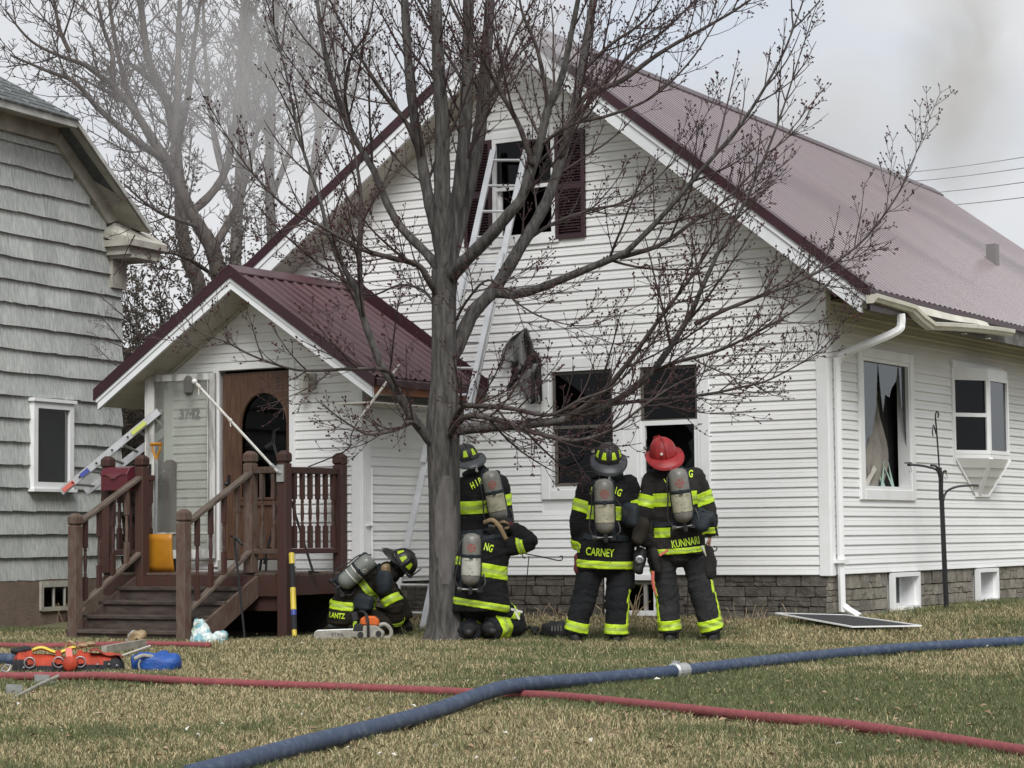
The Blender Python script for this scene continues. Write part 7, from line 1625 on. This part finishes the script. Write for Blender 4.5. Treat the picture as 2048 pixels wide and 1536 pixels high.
# broken glass and wrap under the side windows
mb = MB(); r = random.Random(5)
for i in range(46):
    q = ong(r.uniform(1780, 1890), r.uniform(1216, 1236)); q.z += .015 + r.uniform(0, .02); a_ = r.uniform(0, 6.28); L = r.uniform(.03, .12); e = Vector((math.cos(a_), math.sin(a_), r.uniform(-.1, .1))); f_ = Vector((-e.y, e.x, .05)); mb.prism([q, q + e * L, q + e * L * .4 + f_ * L * .5], (0, 0, .004))
solo('glass_debris', mb, M['debrisglass'], 'greenish bits of broken glass scattered on the grass', kind='stuff')
c = Vector((.12, 1.75, .06)); me = bagmesh(c, (.09, .40, .035), 12, None, .06); me.materials.append(M['pale']); me.transform(Matrix.Translation(-c)); o = bpy.data.objects.new('plastic_wrap', me); C.objects.link(o); o.location = c; setp(o, 'white torn plastic heaped below the nearer basement window', 'debris')
# cloth hanging on the front wall
cl = thing('torn_cloth', 'grey and black torn cloth hanging down the front wall left of the window', 'cloth', onY(1045, 740, -.12))
def cloth(u, v):
    L_ = [(1003, 720), (1004, 700), (1022, 676), (1050, 658)]; R__ = [(1060, 735), (1066, 715), (1066, 690), (1053, 656)]
    i = min(2, int(v * 3)); f = v * 3 - i; l = [L_[i][k] * (1 - f) + L_[i + 1][k] * f for k in (0, 1)]; rr_ = [R__[i][k] * (1 - f) + R__[i + 1][k] * f for k in (0, 1)]
    px, py = l[0] * (1 - u) + rr_[0] * u, l[1] * (1 - u) + rr_[1] * u; return onY(px, py, -.10 - .05 * math.sin(u * 11 + v * 4) - .04 * u)
mb = MB(); mb.smooth = True; mb.grid(cloth, 18, 14); o = part('grey_panel', mb, M['tarp'], cl); o.modifiers.new('Solidify', 'SOLIDIFY').thickness = .008
for P, w0, w1, mt in (([(1052, 657), (1058, 690), (1062, 730), (1068, 765), (1072, 805)], 9, 22, M['charred']), ([(1040, 720), (1036, 740), (1028, 760), (1016, 776)], 34, 4, M['charred']), ([(1058, 725), (1052, 750), (1060, 775), (1070, 806)], 40, 24, M['tarp']), ([(1066, 700), (1074, 725), (1078, 760), (1080, 800)], 14, 10, M['charred'])):
    mb = MB(); mb.smooth = True; SP = spline([Vector((p[0], p[1], 0)) for p in P], 14); mb.grid(lambda u, v: onY(SP[int(round(v * 13))].x + (u - .5) * (w0 + (w1 - w0) * v), SP[int(round(v * 13))].y + 3 * math.sin(u * 9), -.13 - .03 * math.sin(u * 8 + v * 7)), 8, 13); o = part('torn_strip', mb, mt, cl); o.modifiers.new('Solidify', 'SOLIDIFY').thickness = .008
# ------------------------------------------------------------------ leaves, stalks
mb = MB(); r = random.Random(9)
for i in range(520):
    q = ong(r.uniform(20, 2040), 1258 + 278 * r.random() ** .8); q.z += .03 + r.uniform(0, .015); a_ = r.uniform(0, 6.28); L = r.uniform(.010, .030); e = Vector((math.cos(a_), math.sin(a_), r.uniform(-.4, .4))); f_ = Vector((-e.y, e.x, r.uniform(-.5, .5)))
    mb.cur = 0 if r.random() < .9 else 1
    mb.add([q - e * L, q - f_ * L * .4 + Vector((0, 0, .006)), q + e * L, q + f_ * L * .45 + Vector((0, 0, .01))], [(0, 1, 2), (0, 2, 3)])
solo('fallen_leaves', mb, [M['leaf'], M['pale']], 'dead leaves and pale scraps scattered over the lawn', kind='stuff')
mb = MB()
for i in range(150):
    if i < 60: q = ong(r.uniform(0, 160), r.uniform(1238, 1246))
    elif i < 110: x_ = r.uniform(-4.6, -.2); q = Vector((x_, r.uniform(-.45, -.26), gz(x_, -.3)))
    else: q = ong(r.uniform(1520, 1640), r.uniform(1228, 1240))
    h = r.uniform(.08, .35) if i < 60 else r.uniform(.05, .2); d = Vector((r.uniform(-.4, .4), r.uniform(-.4, .4), 1)); mb.tube([q, q + d * h * .6, q + d * h + Vector((r.uniform(-.1, .1), 0, -.05 * h))], .003, 3)
solo('dry_stalks', mb, mat('dry_stalk', (.30, .23, .14), .8), 'dry weed stalks along the foundations', kind='stuff')
c = onY(1268, 1225, -.3); t = thing('dead_plant', 'dried broad leaved weed in front of the front basement window', 'plant', Vector((c.x, c.y, gz(c.x, c.y)))); tw = Tw(); r = random.Random(3)
for i in range(9):
    P = branchpath(r, Vector((c.x + r.uniform(-.05, .05), c.y, gz(c.x, c.y))), Vector((r.uniform(-.7, .7), r.uniform(-.3, .3), 1)), r.uniform(.2, .4), 6, -.6, .4); tw.tube(P, .009, .003, 4)
emit(tw, t, bpy.data.materials['dry_stalk'], M['bud'])
for o in bpy.data.objects:
    if o.type == 'MESH' and o.name.startswith('tmp'): bpy.data.objects.remove(o)
